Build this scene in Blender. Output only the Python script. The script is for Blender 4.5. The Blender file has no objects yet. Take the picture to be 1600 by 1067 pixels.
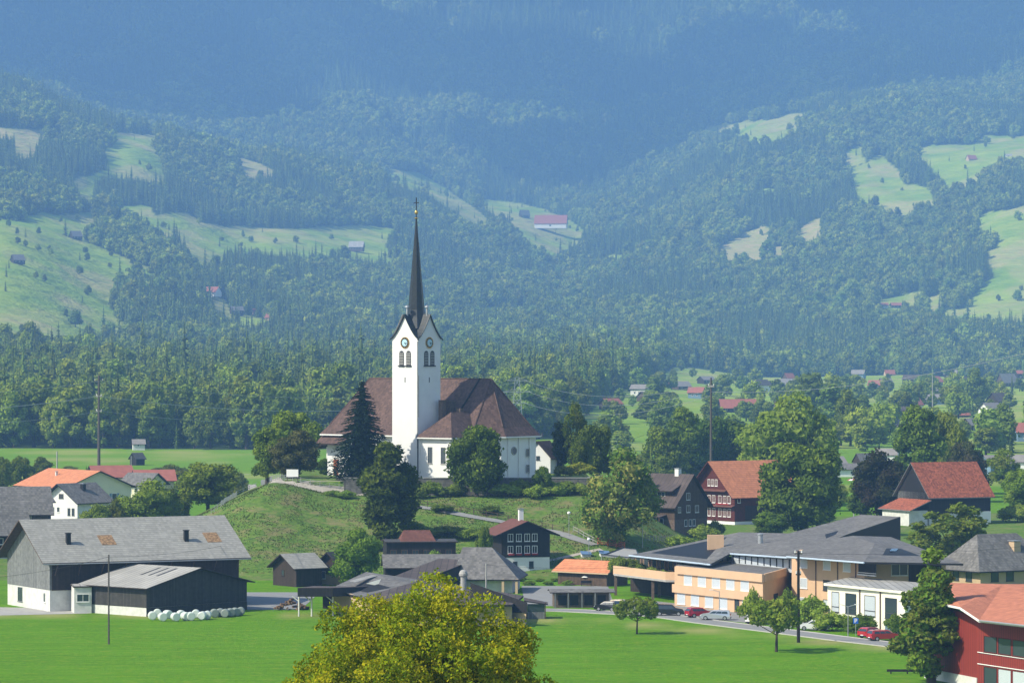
import bpy, math, random
import numpy as np
from mathutils import Vector, Matrix
R = math.radians
SC = bpy.context.scene
COL = SC.collection
# ------------------------------------------------------------------ camera
F = 6000.0      # focal length in pixels of a 1600 px wide frame
CAMZ = 40.0
HOR = 540.0
cam_d = bpy.data.cameras.new('camera')
cam = bpy.data.objects.new('camera', cam_d)
COL.objects.link(cam)
cam_d.sensor_width = 36.0
cam_d.lens = 36.0 * F / 1600.0
cam_d.clip_start = 1.0
cam_d.clip_end = 40000.0
cam.location = (0, 0, CAMZ)
cam.rotation_euler = (R(90) + math.atan(6.5 / F), 0, 0)
SC.camera = cam
# ------------------------------------------------------------------ sky, sun, exposure
SUN_EL, SUN_X, SUN_Y = R(42), -0.905, -0.425
wd = bpy.data.worlds.new('World')
SC.world = wd
wd.use_nodes = True
nt = wd.node_tree
nt.nodes.clear()
sky = nt.nodes.new('ShaderNodeTexSky')
sky.sky_type = 'NISHITA'
sky.sun_disc = False
sky.sun_elevation = SUN_EL
sky.sun_rotation = math.atan2(SUN_X, SUN_Y)
bg = nt.nodes.new('ShaderNodeBackground')
bg.inputs['Strength'].default_value = 0.13
wo = nt.nodes.new('ShaderNodeOutputWorld')
nt.links.new(sky.outputs[0], bg.inputs[0])
nt.links.new(bg.outputs[0], wo.inputs[0])
sd = bpy.data.lights.new('sun', 'SUN')
sun = bpy.data.objects.new('sun', sd)
COL.objects.link(sun)
sd.energy = 4.7
sd.angle = R(0.5)
sd.color = (1.0, 0.93, 0.76)
sv = Vector((SUN_X * math.cos(SUN_EL), SUN_Y * math.cos(SUN_EL), math.sin(SUN_EL)))
sun.rotation_euler = sv.to_track_quat('Z', 'Y').to_euler()
sun.location = (-300, -100, 300)
SC.view_settings.view_transform = 'Standard'
SC.view_settings.look = 'None'
SC.view_settings.exposure = 0.55
SC.view_settings.gamma = 1.0
SC.render.engine = 'CYCLES'
cy = SC.cycles
cy.max_bounces = 4
cy.diffuse_bounces = 2
cy.glossy_bounces = 2
cy.transmission_bounces = 2
cy.transparent_max_bounces = 4
cy.volume_bounces = 1
cy.use_denoising = True
cy.sample_clamp_indirect = 3.0
cy.caustics_reflective = False
cy.caustics_refractive = False

# ------------------------------------------------------------------ helpers: tags
def tag(o, label, cat, group=None):
    o['label'] = label
    o['category'] = cat
    if group:
        o['group'] = group
    return o

def kind(o, k):
    o['kind'] = k
    return o

def empty(name, loc, rz=0.0, scale=(1, 1, 1)):
    o = bpy.data.objects.new(name, None)
    COL.objects.link(o)
    o.location = loc
    o.rotation_euler = (0, 0, rz)
    o.scale = scale
    o.empty_display_size = 0.5
    return o

def link(name, me, parent=None):
    o = bpy.data.objects.new(name, me)
    COL.objects.link(o)
    if parent is not None:
        o.parent = parent
    return o

def copy_tree(o, parent=None):
    c = o.copy()
    COL.objects.link(c)
    c.parent = parent
    for ch in o.children:
        copy_tree(ch, c)
    return c

# ------------------------------------------------------------------ noise
def _hash(ix, iy, seed):
    h = (ix.astype(np.int64) * 374761393 + iy.astype(np.int64) * 668265263 + seed * 69069) & 0xffffffff
    h = ((h ^ (h >> 13)) * 1274126177) & 0xffffffff
    h = h ^ (h >> 16)
    return (h & 0xffffff) / float(0xffffff)

def vnoise(x, y, seed=0):
    ix = np.floor(x); iy = np.floor(y)
    fx = x - ix; fy = y - iy
    fx = fx * fx * (3 - 2 * fx); fy = fy * fy * (3 - 2 * fy)
    a = _hash(ix, iy, seed); b = _hash(ix + 1, iy, seed)
    c = _hash(ix, iy + 1, seed); d = _hash(ix + 1, iy + 1, seed)
    return (a + (b - a) * fx) * (1 - fy) + (c + (d - c) * fx) * fy

def fbm(x, y, seed=0, o=4):
    s = 0; a = 0.5; t = 0
    for k in range(o):
        s = s + a * vnoise(x * 2 ** k, y * 2 ** k, seed + k * 17); t += a; a *= 0.5
    return s / t

def sstep(a, b, x):
    t = np.clip((x - a) / (b - a), 0, 1)
    return t * t * (3 - 2 * t)

# ------------------------------------------------------------------ materials
def new_mat(name):
    m = bpy.data.materials.new(name)
    m.use_nodes = True
    n = m.node_tree
    n.nodes.clear()
    out = n.nodes.new('ShaderNodeOutputMaterial')
    return m, n, out

def N(n, t, **kw):
    x = n.nodes.new(t)
    for k, v in kw.items():
        setattr(x, k, v)
    return x

def mixc(n, fac, a, b, mode='MIX'):
    x = n.nodes.new('ShaderNodeMix')
    x.data_type = 'RGBA'
    x.blend_type = mode
    for s, v in ((x.inputs[0], fac), (x.inputs[6], a), (x.inputs[7], b)):
        if hasattr(v, 'is_output') or hasattr(v, 'links'):
            n.links.new(v, s)
        elif isinstance(v, (tuple, list)):
            s.default_value = (*v[:3], 1)
        else:
            s.default_value = v
    return x.outputs[2]

def ramp(n, src, p0, p1, c0=(0, 0, 0), c1=(1, 1, 1)):
    r = n.nodes.new('ShaderNodeValToRGB')
    r.color_ramp.elements[0].position = p0
    r.color_ramp.elements[1].position = p1
    r.color_ramp.elements[0].color = (*c0, 1)
    r.color_ramp.elements[1].color = (*c1, 1)
    n.links.new(src, r.inputs[0])
    return r.outputs[0]

_mc = {}
def surf(name, col, rough=0.8, var=0.25, scale=1.5, stripe=None, stripe_amt=0.35, rows=None, rows_amt=0.4, col2=None, spec=0.3, patch=0.0, bump=0.0, metallic=0.0):
    """procedural surface in UV metres: stripe = board width (vertical joints), rows = tile course height"""
    if name in _mc:
        return _mc[name]
    m, n, out = new_mat(name)
    b = N(n, 'ShaderNodeBsdfPrincipled')
    b.inputs['Roughness'].default_value = rough
    b.inputs['Specular IOR Level'].default_value = spec
    b.inputs['Metallic'].default_value = metallic
    uv = N(n, 'ShaderNodeUVMap')
    nz = N(n, 'ShaderNodeTexNoise')
    nz.inputs['Scale'].default_value = scale
    nz.inputs['Detail'].default_value = 6
    nz.inputs['Roughness'].default_value = 0.65
    n.links.new(uv.outputs[0], nz.inputs['Vector'])
    c2 = col2 if col2 else tuple(c * (1 - 1.6 * var) for c in col)
    c = mixc(n, ramp(n, nz.outputs[0], 0.35, 0.68), col, c2)
    if patch:
        nz2 = N(n, 'ShaderNodeTexNoise')
        nz2.inputs['Scale'].default_value = 0.22
        nz2.inputs['Detail'].default_value = 3
        n.links.new(uv.outputs[0], nz2.inputs['Vector'])
        c = mixc(n, ramp(n, nz2.outputs[0], 0.4, 0.7), c, tuple(x * (1 - patch) for x in col))
    sep = N(n, 'ShaderNodeSeparateXYZ')
    n.links.new(uv.outputs[0], sep.inputs[0])
    height = None
    if stripe:
        # every board has its own tone, thin dark joints between
        d = N(n, 'ShaderNodeMath', operation='DIVIDE'); d.inputs[1].default_value = stripe
        n.links.new(sep.outputs[0], d.inputs[0])
        fl = N(n, 'ShaderNodeMath', operation='FLOOR'); n.links.new(d.outputs[0], fl.inputs[0])
        wn = N(n, 'ShaderNodeTexWhiteNoise', noise_dimensions='1D'); n.links.new(fl.outputs[0], wn.inputs['W'])
        c = mixc(n, wn.outputs[0], c, mixc(n, 1.0, c, (1 - stripe_amt,) * 3, 'MULTIPLY'))
        fr = N(n, 'ShaderNodeMath', operation='FRACT'); n.links.new(d.outputs[0], fr.inputs[0])
        j = ramp(n, fr.outputs[0], 0.84, 0.9)
        c = mixc(n, j, c, tuple(x * 0.35 for x in col))
    if rows:
        d = N(n, 'ShaderNodeMath', operation='DIVIDE'); d.inputs[1].default_value = rows
        n.links.new(sep.outputs[1], d.inputs[0])
        fl = N(n, 'ShaderNodeMath', operation='FLOOR'); n.links.new(d.outputs[0], fl.inputs[0])
        d2 = N(n, 'ShaderNodeMath', operation='DIVIDE'); d2.inputs[1].default_value = rows * 0.75
        n.links.new(sep.outputs[0], d2.inputs[0])
        fl2 = N(n, 'ShaderNodeMath', operation='FLOOR'); n.links.new(d2.outputs[0], fl2.inputs[0])
        cb = N(n, 'ShaderNodeCombineXYZ'); n.links.new(fl.outputs[0], cb.inputs[0]); n.links.new(fl2.outputs[0], cb.inputs[1])
        wn = N(n, 'ShaderNodeTexWhiteNoise', noise_dimensions='2D'); n.links.new(cb.outputs[0], wn.inputs['Vector'])
        c = mixc(n, wn.outputs[0], c, mixc(n, 1.0, c, (1 - rows_amt,) * 3, 'MULTIPLY'))
        fr = N(n, 'ShaderNodeMath', operation='FRACT'); n.links.new(d.outputs[0], fr.inputs[0])
        j = ramp(n, fr.outputs[0], 0.78, 0.95)
        c = mixc(n, j, c, tuple(x * 0.45 for x in col))
        height = fr.outputs[0]
    n.links.new(c, b.inputs['Base Color'])
    if height is not None or bump:
        bp = N(n, 'ShaderNodeBump')
        bp.inputs['Strength'].default_value = 0.5 if height is not None else bump
        bp.inputs['Distance'].default_value = 0.06
        n.links.new(height if height is not None else nz.outputs[0], bp.inputs['Height'])
        n.links.new(bp.outputs[0], b.inputs['Normal'])
    n.links.new(b.outputs[0], out.inputs[0])
    _mc[name] = m
    return m

def leafmat(name, col, col2, trans=0.3, scale=0.35):
    if name in _mc:
        return _mc[name]
    m, n, out = new_mat(name)
    oi = N(n, 'ShaderNodeObjectInfo')
    tc = N(n, 'ShaderNodeTexCoord')
    nz = N(n, 'ShaderNodeTexNoise')
    nz.inputs['Scale'].default_value = scale
    nz.inputs['Detail'].default_value = 3
    n.links.new(tc.outputs['Object'], nz.inputs['Vector'])
    c = mixc(n, ramp(n, nz.outputs[0], 0.38, 0.62), col, col2)
    wn = N(n, 'ShaderNodeTexWhiteNoise', noise_dimensions='1D')
    n.links.new(oi.outputs['Random'], wn.inputs['W'])
    mr = N(n, 'ShaderNodeMapRange')
    mr.inputs['To Min'].default_value = 0.6
    mr.inputs['To Max'].default_value = 1.4
    n.links.new(wn.outputs['Value'], mr.inputs['Value'])
    hs = N(n, 'ShaderNodeHueSaturation')
    n.links.new(mr.outputs[0], hs.inputs['Value'])
    mr2 = N(n, 'ShaderNodeMapRange')
    mr2.inputs['To Min'].default_value = 0.475
    mr2.inputs['To Max'].default_value = 0.505
    n.links.new(oi.outputs['Random'], mr2.inputs['Value'])
    n.links.new(mr2.outputs[0], hs.inputs['Hue'])
    if name.startswith('wood'):
        gp_ = N(n, 'ShaderNodeNewGeometry')
        z2 = N(n, 'ShaderNodeTexNoise'); z2.inputs['Scale'].default_value = 0.007; z2.inputs['Detail'].default_value = 4
        n.links.new(gp_.outputs['Position'], z2.inputs['Vector'])
        c = mixc(n, ramp(n, z2.outputs[0], 0.4, 0.62), c, mixc(n, 1.0, c, (1.18, 1.12, 0.9), 'MULTIPLY'))
    n.links.new(c, hs.inputs['Color'])
    d = N(n, 'ShaderNodeBsdfDiffuse')
    t = N(n, 'ShaderNodeBsdfTranslucent')
    n.links.new(hs.outputs[0], d.inputs[0])
    n.links.new(hs.outputs[0], t.inputs[0])
    mx = N(n, 'ShaderNodeMixShader')
    mx.inputs[0].default_value = trans
    n.links.new(d.outputs[0], mx.inputs[1])
    n.links.new(t.outputs[0], mx.inputs[2])
    n.links.new(mx.outputs[0], out.inputs[0])
    _mc[name] = m
    return m

def glassmat():
    if 'glass' in _mc:
        return _mc['glass']
    m, n, out = new_mat('window_glass')
    b = N(n, 'ShaderNodeBsdfPrincipled')
    b.inputs['Base Color'].default_value = (0.035, 0.05, 0.06, 1)
    b.inputs['Roughness'].default_value = 0.12
    b.inputs['Specular IOR Level'].default_value = 0.6
    n.links.new(b.outputs[0], out.inputs[0])
    _mc['glass'] = m
    return m

M = {}
def setup_mats():
    M['white'] = surf('white_plaster', (0.76, 0.76, 0.73), 0.85, 0.05, 0.5)
    M['church_white'] = surf('church_plaster', (0.74, 0.74, 0.73), 0.85, 0.07, 0.35, patch=0.05)
    M['oldwhite'] = surf('weathered_white_plaster', (0.66, 0.66, 0.62), 0.9, 0.16, 0.8)
    M['cream'] = surf('cream_plaster', (0.72, 0.66, 0.48), 0.85, 0.05, 0.5)
    M['ivory'] = surf('ivory_plaster', (0.80, 0.77, 0.64), 0.85, 0.04, 0.5)
    M['tan'] = surf('tan_plaster', (0.52, 0.38, 0.24), 0.85, 0.07, 0.5)
    M['apricot'] = surf('apricot_plaster', (0.60, 0.40, 0.25), 0.85, 0.06, 0.6)
    M['stone'] = surf('grey_stone', (0.22, 0.21, 0.19), 0.95, 0.3, 1.2, rows=0.4, rows_amt=0.4)
    M['concrete'] = surf('concrete', (0.38, 0.37, 0.35), 0.9, 0.15, 0.7)
    M['greywood'] = surf('weathered_grey_boards', (0.24, 0.25, 0.25), 0.9, 0.25, 1.5, stripe=0.22)
    M['darkwood'] = surf('dark_brown_boards', (0.055, 0.037, 0.028), 0.85, 0.25, 1.5, stripe=0.25)
    M['blackwood'] = surf('black_brown_boards', (0.025, 0.022, 0.022), 0.85, 0.25, 1.5, stripe=0.25)
    M['slatewood'] = surf('slate_coloured_boards', (0.066, 0.062, 0.057), 0.85, 0.25, 1.5, stripe=0.3)
    M['redwood'] = surf('dark_red_boards', (0.12, 0.022, 0.014), 0.8, 0.2, 1.5, rows=0.25, rows_amt=0.25)
    M['redpaint'] = surf('bright_red_cladding', (0.23, 0.030, 0.020), 0.7, 0.06, 0.8, stripe=0.5, stripe_amt=0.06)
    M['midwood'] = surf('brown_boards', (0.13, 0.085, 0.055), 0.85, 0.25, 1.5, stripe=0.2)
    M['rubblewood'] = surf('brown_rubble', (0.17, 0.12, 0.09), 0.9, 0.3, 2.5)
    M['r_grey'] = surf('grey_fibre_cement_tiles', (0.37, 0.36, 0.325), 0.8, 0.14, 0.6, rows=0.55, rows_amt=0.22, patch=0.15)
    M['r_light'] = surf('light_grey_sheet_roof', (0.42, 0.405, 0.37), 0.75, 0.12, 0.5, stripe=1.0, stripe_amt=0.15, patch=0.25)
    M['r_dark'] = surf('dark_grey_tiles', (0.095, 0.095, 0.1), 0.8, 0.2, 1.0, rows=0.4, rows_amt=0.35, patch=0.2)
    M['r_slate'] = surf('slate_grey_tiles', (0.235, 0.225, 0.215), 0.85, 0.24, 0.8, rows=0.55, rows_amt=0.4, patch=0.35)
    M['r_brown'] = surf('brown_felt_roof', (0.125, 0.095, 0.085), 0.85, 0.25, 0.6, stripe=1.1, stripe_amt=0.25, patch=0.4)
    M['r_church'] = surf('red_brown_plain_tiles', (0.165, 0.098, 0.078), 0.8, 0.26, 0.9, rows=0.5, rows_amt=0.45, patch=0.4)
    M['r_chalet'] = surf('brown_red_tiles', (0.19, 0.075, 0.055), 0.8, 0.2, 0.9, rows=0.45, rows_amt=0.3, patch=0.2)
    M['r_orange'] = surf('orange_clay_tiles', (0.68, 0.26, 0.125), 0.8, 0.15, 0.9, rows=0.62, rows_amt=0.22)
    M['r_terra'] = surf('terracotta_clay_tiles', (0.56, 0.21, 0.12), 0.8, 0.14, 0.9, rows=0.8, rows_amt=0.2)
    M['r_oldred'] = surf('old_mottled_red_tiles', (0.50, 0.15, 0.08), 0.85, 0.35, 1.6, rows=0.45, rows_amt=0.55, patch=0.2)
    M['r_farred'] = surf('dull_red_roof', (0.34, 0.12, 0.09), 0.85, 0.15, 0.6)
    M['r_fargrey'] = surf('dull_grey_roof', (0.25, 0.23, 0.215), 0.85, 0.15, 0.4)
    M['spire'] = surf('black_green_shingles', (0.016, 0.022, 0.024), 0.45, 0.2, 1.2, rows=0.5, rows_amt=0.3, spec=0.5)
    M['frame'] = surf('white_paint', (0.78, 0.78, 0.76), 0.6, 0.03, 2)
    M['darkframe'] = surf('dark_frame_paint', (0.05, 0.05, 0.055), 0.6, 0.05, 2)
    M['blind'] = surf('pale_blind', (0.62, 0.68, 0.74), 0.6, 0.03, 2, rows=0.12, rows_amt=0.05)
    M['shutter'] = surf('blue_grey_shutter', (0.16, 0.25, 0.33), 0.7, 0.06, 2)
    M['metal'] = surf('galvanised_metal', (0.42, 0.44, 0.45), 0.45, 0.12, 2, metallic=0.6)
    M['gutter'] = surf('pale_blue_gutter', (0.45, 0.55, 0.66), 0.5, 0.05, 2)
    M['gold'] = surf('gilding', (0.62, 0.42, 0.12), 0.35, 0.05, 2, metallic=0.8)
    M['clockblue'] = surf('pale_blue_clock_face', (0.40, 0.62, 0.72), 0.5, 0.03, 2)
    M['black'] = surf('black_paint', (0.012, 0.012, 0.014), 0.6, 0.1, 2)
    M['pole'] = surf('grey_brown_pole', (0.10, 0.085, 0.075), 0.9, 0.2, 3)
    M['bark'] = surf('bark', (0.07, 0.055, 0.042), 0.95, 0.3, 4)
    M['door_orange'] = surf('orange_brown_door', (0.42, 0.11, 0.03), 0.6, 0.1, 2)
    M['asphalt'] = surf('grey_asphalt', (0.25, 0.25, 0.245), 0.9, 0.12, 0.5, patch=0.12)
    M['gravel'] = surf('pale_gravel', (0.42, 0.38, 0.32), 0.95, 0.15, 1.0)
    M['kerb'] = surf('kerb_stone', (0.40, 0.39, 0.37), 0.9, 0.1, 2)
    M['glass'] = glassmat()
    M['translucent'] = surf('translucent_roof_panel', (0.50, 0.50, 0.40), 0.4, 0.1, 1)
    M['rust'] = surf('rusty_roof_panel', (0.40, 0.25, 0.13), 0.8, 0.5, 2.5)
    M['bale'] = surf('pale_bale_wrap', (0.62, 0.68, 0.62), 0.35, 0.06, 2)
    M['bale_painted_shade'] = surf('bale_wrap_painted_shade', (0.26, 0.30, 0.27), 0.4, 0.1, 2)  # darker copy of the pale wrap, shade put into its colour
    M['tyre'] = surf('tyre_rubber', (0.018, 0.018, 0.018), 0.9, 0.1, 4)
    M['rim'] = surf('alloy_rim', (0.45, 0.45, 0.46), 0.35, 0.05, 4, metallic=0.7)
    M['lamp_glass'] = surf('lamp_glass', (0.85, 0.85, 0.85), 0.25, 0.02, 4)
    M['tail'] = surf('red_lens', (0.4, 0.01, 0.01), 0.25, 0.02, 4)
    M['signblue'] = surf('sign_blue', (0.02, 0.12, 0.5), 0.5, 0.02, 4)
    M['logs'] = surf('cut_logs', (0.26, 0.16, 0.09), 0.9, 0.4, 3)
    M['blue_tarp'] = surf('blue_tarpaulin', (0.13, 0.22, 0.38), 0.6, 0.1, 2)
    M['pink'] = surf('red_geraniums', (0.42, 0.03, 0.03), 0.8, 0.4, 5)
setup_mats()

# ------------------------------------------------------------------ mesh builder
class MB:
    def __init__(s):
        s.v = []; s.f = []; s.m = []
    def face(s, pts, mi=0):
        b = len(s.v)
        s.v += [tuple(p) for p in pts]
        s.f.append(tuple(range(b, b + len(pts)))); s.m.append(mi)
    def box(s, x0, x1, y0, y1, z0, z1, mi=0):
        b = len(s.v)
        s.v += [(x0, y0, z0), (x1, y0, z0), (x1, y1, z0), (x0, y1, z0), (x0, y0, z1), (x1, y0, z1), (x1, y1, z1), (x0, y1, z1)]
        for q in ((0, 3, 2, 1), (4, 5, 6, 7), (0, 1, 5, 4), (1, 2, 6, 5), (2, 3, 7, 6), (3, 0, 4, 7)):
            s.f.append(tuple(b + k for k in q)); s.m.append(mi)
    def solid(s, base, top, mi=0, mside=None):
        """base and top: equal-length rings (ccw from above)"""
        b = len(s.v); n = len(base)
        s.v += [tuple(p) for p in base] + [tuple(p) for p in top]
        s.f.append(tuple(b + k for k in reversed(range(n)))); s.m.append(mi if mside is None else mside)
        s.f.append(tuple(b + n + k for k in range(n))); s.m.append(mi)
        for k in range(n):
            j = (k + 1) % n
            s.f.append((b + k, b + j, b + n + j, b + n + k)); s.m.append(mi if mside is None else mside)
    def slab(s, pts, t, mi=0, mside=None):
        s.solid([(p[0], p[1], p[2] - t) for p in pts], pts, mi, mside)
    def tube(s, p0, p1, r0, r1=None, n=6, mi=0, cap=True):
        r1 = r0 if r1 is None else r1
        p0 = Vector(p0); p1 = Vector(p1); d = p1 - p0
        if d.length < 1e-6: return
        d.normalize()
        a = d.orthogonal().normalized(); c = d.cross(a)
        b = len(s.v)
        for p, r in ((p0, r0), (p1, r1)):
            for k in range(n):
                t = 2 * math.pi * k / n
                q = p + (a * math.cos(t) + c * math.sin(t)) * r
                s.v.append(tuple(q))
        for k in range(n):
            j = (k + 1) % n
            s.f.append((b + k, b + j, b + n + j, b + n + k)); s.m.append(mi)
        if cap:
            s.f.append(tuple(b + k for k in reversed(range(n)))); s.m.append(mi)
            s.f.append(tuple(b + n + k for k in range(n))); s.m.append(mi)
    def lathe(s, prof, c=(0, 0, 0), n=12, mi=0):
        b = len(s.v)
        for r, z in prof:
            for k in range(n):
                t = 2 * math.pi * k / n
                s.v.append((c[0] + r * math.cos(t), c[1] + r * math.sin(t), c[2] + z))
        for i in range(len(prof) - 1):
            for k in range(n):
                j = (k + 1) % n
                s.f.append((b + i * n + k, b + i * n + j, b + (i + 1) * n + j, b + (i + 1) * n + k)); s.m.append(mi)
        s.f.append(tuple(b + k for k in reversed(range(n)))); s.m.append(mi)
        s.f.append(tuple(b + (len(prof) - 1) * n + k for k in range(n))); s.m.append(mi)
    def mesh(s, name, mats, smooth=False):
        me = bpy.data.meshes.new(name)
        me.from_pydata(s.v, [], s.f)
        if not isinstance(mats, (list, tuple)): mats = [mats]
        for m in mats: me.materials.append(m)
        me.polygons.foreach_set('material_index', s.m)
        if smooth:
            me.polygons.foreach_set('use_smooth', [True] * len(s.f))
        me.update()
        uv = me.uv_layers.new(name='UVMap')
        co = s.v
        data = [0.0] * (2 * len(me.loops))
        for p in me.polygons:
            nn = p.normal
            if abs(nn.z) > 0.999: u = Vector((1, 0, 0))
            else: u = Vector((-nn.y, nn.x, 0)).normalized()
            v = nn.cross(u)
            for li in p.loop_indices:
                c = co[me.loops[li].vertex_index]
                data[2 * li] = c[0] * u.x + c[1] * u.y + c[2] * u.z
                data[2 * li + 1] = c[0] * v.x + c[1] * v.y + c[2] * v.z
        uv.data.foreach_set('uv', data)
        return me
    def build(s, name, mats, parent=None, smooth=False):
        return link(name, s.mesh(name, mats, smooth), parent)
# ------------------------------------------------------------------ terrain (real heights in metres on a polar grid)
CPX = [-700, -300, 0, 200, 400, 600, 800, 900, 1000, 1200, 1400, 1600, 1900, 2300]
# each column: distance -> height above the valley floor
def zc(*a):   # (distance, image row) pairs measured off the photograph, turned into metres
    return [(d, CAMZ - (p - HOR) * d / F) for d, p in a]
T0 = zc((3300, 548), (4250, 355), (4600, 352), (5200, 262), (5800, 205), (6400, 128), (7500, 150), (9000, 40), (9900, -75), (10400, -90))
TAB = {
 -700: zc((3300, 540), (4250, 320), (4600, 310), (5200, 220), (5800, 160), (6400, 60), (7500, 60), (9000, 0), (9900, -75), (10400, -90)),
 -300: zc((3300, 545), (4250, 335), (4600, 330), (5200, 240), (5800, 180), (6400, 90), (7500, 100), (9000, 20), (9900, -75), (10400, -90)),
 0: T0,
 200: zc((3400, 565), (3750, 525), (4250, 440), (4600, 390), (5200, 330), (5800, 250), (6300, 205), (7500, 225), (9000, 80), (9900, -75), (10400, -90)),
 400: zc((3400, 575), (4000, 520), (4300, 490), (4900, 420), (5300, 390), (5700, 355), (6200, 270), (6500, 262), (7500, 265), (9000, 90), (9900, -75), (10400, -90)),
 600: zc((3500, 575), (4500, 500), (5200, 425), (5600, 390), (5900, 362), (6500, 295), (7300, 295), (9000, 110), (9900, -75), (10400, -90)),
 800: zc((3500, 575), (4500, 520), (5500, 440), (6200, 385), (6900, 332), (7600, 322), (9000, 130), (9900, -75), (10400, -90)),
 900: zc((3500, 578), (4500, 530), (5500, 460), (6200, 410), (7000, 350), (7600, 325), (9000, 140), (9900, -75), (10400, -90)),
 1000: zc((3600, 582), (4500, 533), (5500, 455), (6000, 400), (6800, 345), (7400, 300), (9000, 150), (9900, -75), (10400, -90)),
 1200: zc((4000, 588), (4700, 545), (5200, 480), (5500, 430), (5900, 375), (6400, 300), (6900, 215), (7500, 195), (9200, 100), (9900, -75), (10400, -90)),
 1400: zc((4100, 586), (4800, 515), (5200, 465), (5700, 380), (6200, 310), (6700, 240), (7200, 165), (7900, 140), (9500, 60), (9900, -75), (10400, -90)),
 1600: zc((4100, 586), (4700, 520), (5100, 440), (5500, 345), (5900, 300), (6500, 225), (7000, 210), (8000, 110), (9500, 20), (9900, -75), (10400, -90)),
 1900: zc((4100, 580), (4700, 500), (5100, 400), (5500, 310), (5900, 260), (6500, 190), (7000, 170), (8000, 80), (9500, 0), (9900, -75), (10400, -90)),
 2300: zc((4100, 570), (4700, 480), (5100, 380), (5500, 290), (5900, 240), (6500, 150), (7000, 120), (8000, 40), (9500, -30), (9900, -75), (10400, -90)),
}
Dg = np.concatenate([np.linspace(30, 640, 62)[:-1], np.arange(640, 880, 1.0), np.arange(880, 1500, 8.0), np.arange(1500, 7800, 14.0), np.arange(7800, 10400, 25.0)])
Pg = np.linspace(-620, 2220, 569)
DD, PP = np.meshgrid(Dg, Pg, indexing='ij')
XX = (PP - 800) * DD / F
YY = DD.copy()
ztab = np.array([np.interp(Dg, [0, 1700] + [d for d, z in TAB[c]], [0, 0] + [z for d, z in TAB[c]]) for c in CPX]).T
# smooth along distance
reg = np.arange(0, 10500, 20.0)
sm = np.array([np.interp(reg, Dg, ztab[:, k]) for k in range(len(CPX))])
ker = np.hanning(15); ker /= ker.sum()
sm = np.array([np.convolve(np.pad(r_, 7, 'edge'), ker, 'valid') for r_ in sm])
ztab = np.array([np.interp(Dg, reg, r_) for r_ in sm]).T
# smooth interpolation across columns (cosine)
ci = np.clip(np.searchsorted(CPX, Pg) - 1, 0, len(CPX) - 2)
tt = (Pg - np.array(CPX)[ci]) / (np.array(CPX)[ci + 1] - np.array(CPX)[ci])
tt = tt * 0.4 + 0.6 * tt * tt * (3 - 2 * tt)
ZZ = ztab[:, ci] * (1 - tt) + ztab[:, ci + 1] * tt
amp = sstep(2600, 6500, DD)
ZZ += amp * 70 * (fbm(XX / 380, YY / 520, 3, 5) - 0.5)
amp2 = sstep(7000, 9000, DD)
rid = 1 - np.abs(2 * fbm(XX / 330 + 0.15 * YY / 330, YY / 1500, 9, 4) - 1)
ZZ += amp2 * 190 * (rid - 0.8)
ZZ += sstep(640, 1500, DD) * sstep(1500, 640, DD) * 0.0
# the hill the photographer stands on
ZZ += np.where(DD < 420, 34 * np.clip(1 - DD / 420, 0, 1) ** 1.6, 0)
# the church mound
def mound(X, Y):
    dl = np.clip((-44 - X) / 33, 0, None); dr = np.clip((X - 13) / 24, 0, None)
    df = np.clip((722 - Y) / 58, 0, None); db = np.clip((Y - 800) / 40, 0, None)
    t = np.clip(np.hypot(dl + dr, df + db), 0, 1)
    prof = 1 - (0.75 * t + 0.25 * t * t * (3 - 2 * t))
    prof = np.where(t < 0.12, 1 - 0.9 * t * (t / 0.12) * 0.9, prof)
    z = 14.3 * np.clip(prof, 0, 1)
    step = 2.7 * sstep(-47, -31, X) * sstep(24, 14, X)
    z = np.where((Y < 728.6), np.minimum(z, z - step * (z / 14.3)), z)
    z = z + 0.5 * (fbm(X / 5, Y / 5, 31, 3) - 0.5) * sstep(0.02, 0.2, t) * sstep(1.0, 0.9, t)
    return z
MZ = mound(XX, YY)
ZZ += np.where((DD > 600) & (DD < 900), MZ, 0)
ZZ += 0.9 * sstep(800, 850, DD) * sstep(1340, 1420, PP) * sstep(1500, 1100, DD)
PYg = HOR + (CAMZ - ZZ) * F / DD      # image row of every ground point
def ground_z(x, y):
    x = np.asarray(x, float); y = np.asarray(y, float)
    p = 800 + F * x / y
    i = np.clip(np.searchsorted(Dg, y) - 1, 0, len(Dg) - 2)
    ti = np.clip((y - Dg[i]) / (Dg[i + 1] - Dg[i]), 0, 1)
    fj = np.clip((p - Pg[0]) / (Pg[1] - Pg[0]), 0, len(Pg) - 1.001)
    j = fj.astype(int); tj = fj - j
    return (ZZ[i, j] * (1 - ti) * (1 - tj) + ZZ[i + 1, j] * ti * (1 - tj) + ZZ[i, j + 1] * (1 - ti) * tj + ZZ[i + 1, j + 1] * ti * tj)
def gz(x, y):
    return float(ground_z(x, y))
def gp(px, py):
    """ground point seen at this place of the photograph"""
    j = min(max(int(round((px - Pg[0]) / (Pg[1] - Pg[0]))), 0), len(Pg) - 1)
    c = PYg[:, j]
    st = int(np.searchsorted(Dg, 430))
    k = st
    while k < len(Dg) - 1 and c[k] > py: k += 1
    d = Dg[k] if c[k - 1] == c[k] else Dg[k - 1] + (Dg[k] - Dg[k - 1]) * (c[k - 1] - py) / (c[k - 1] - c[k])
    x = (px - 800) * d / F
    return Vector((x, d, gz(x, d)))
def W(px, py, d):
    return Vector(((px - 800) * d / F, d, CAMZ - (py - HOR) * d / F))
def GD(px, d):
    x = (px - 800) * d / F
    return Vector((x, d, gz(x, d)))

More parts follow.
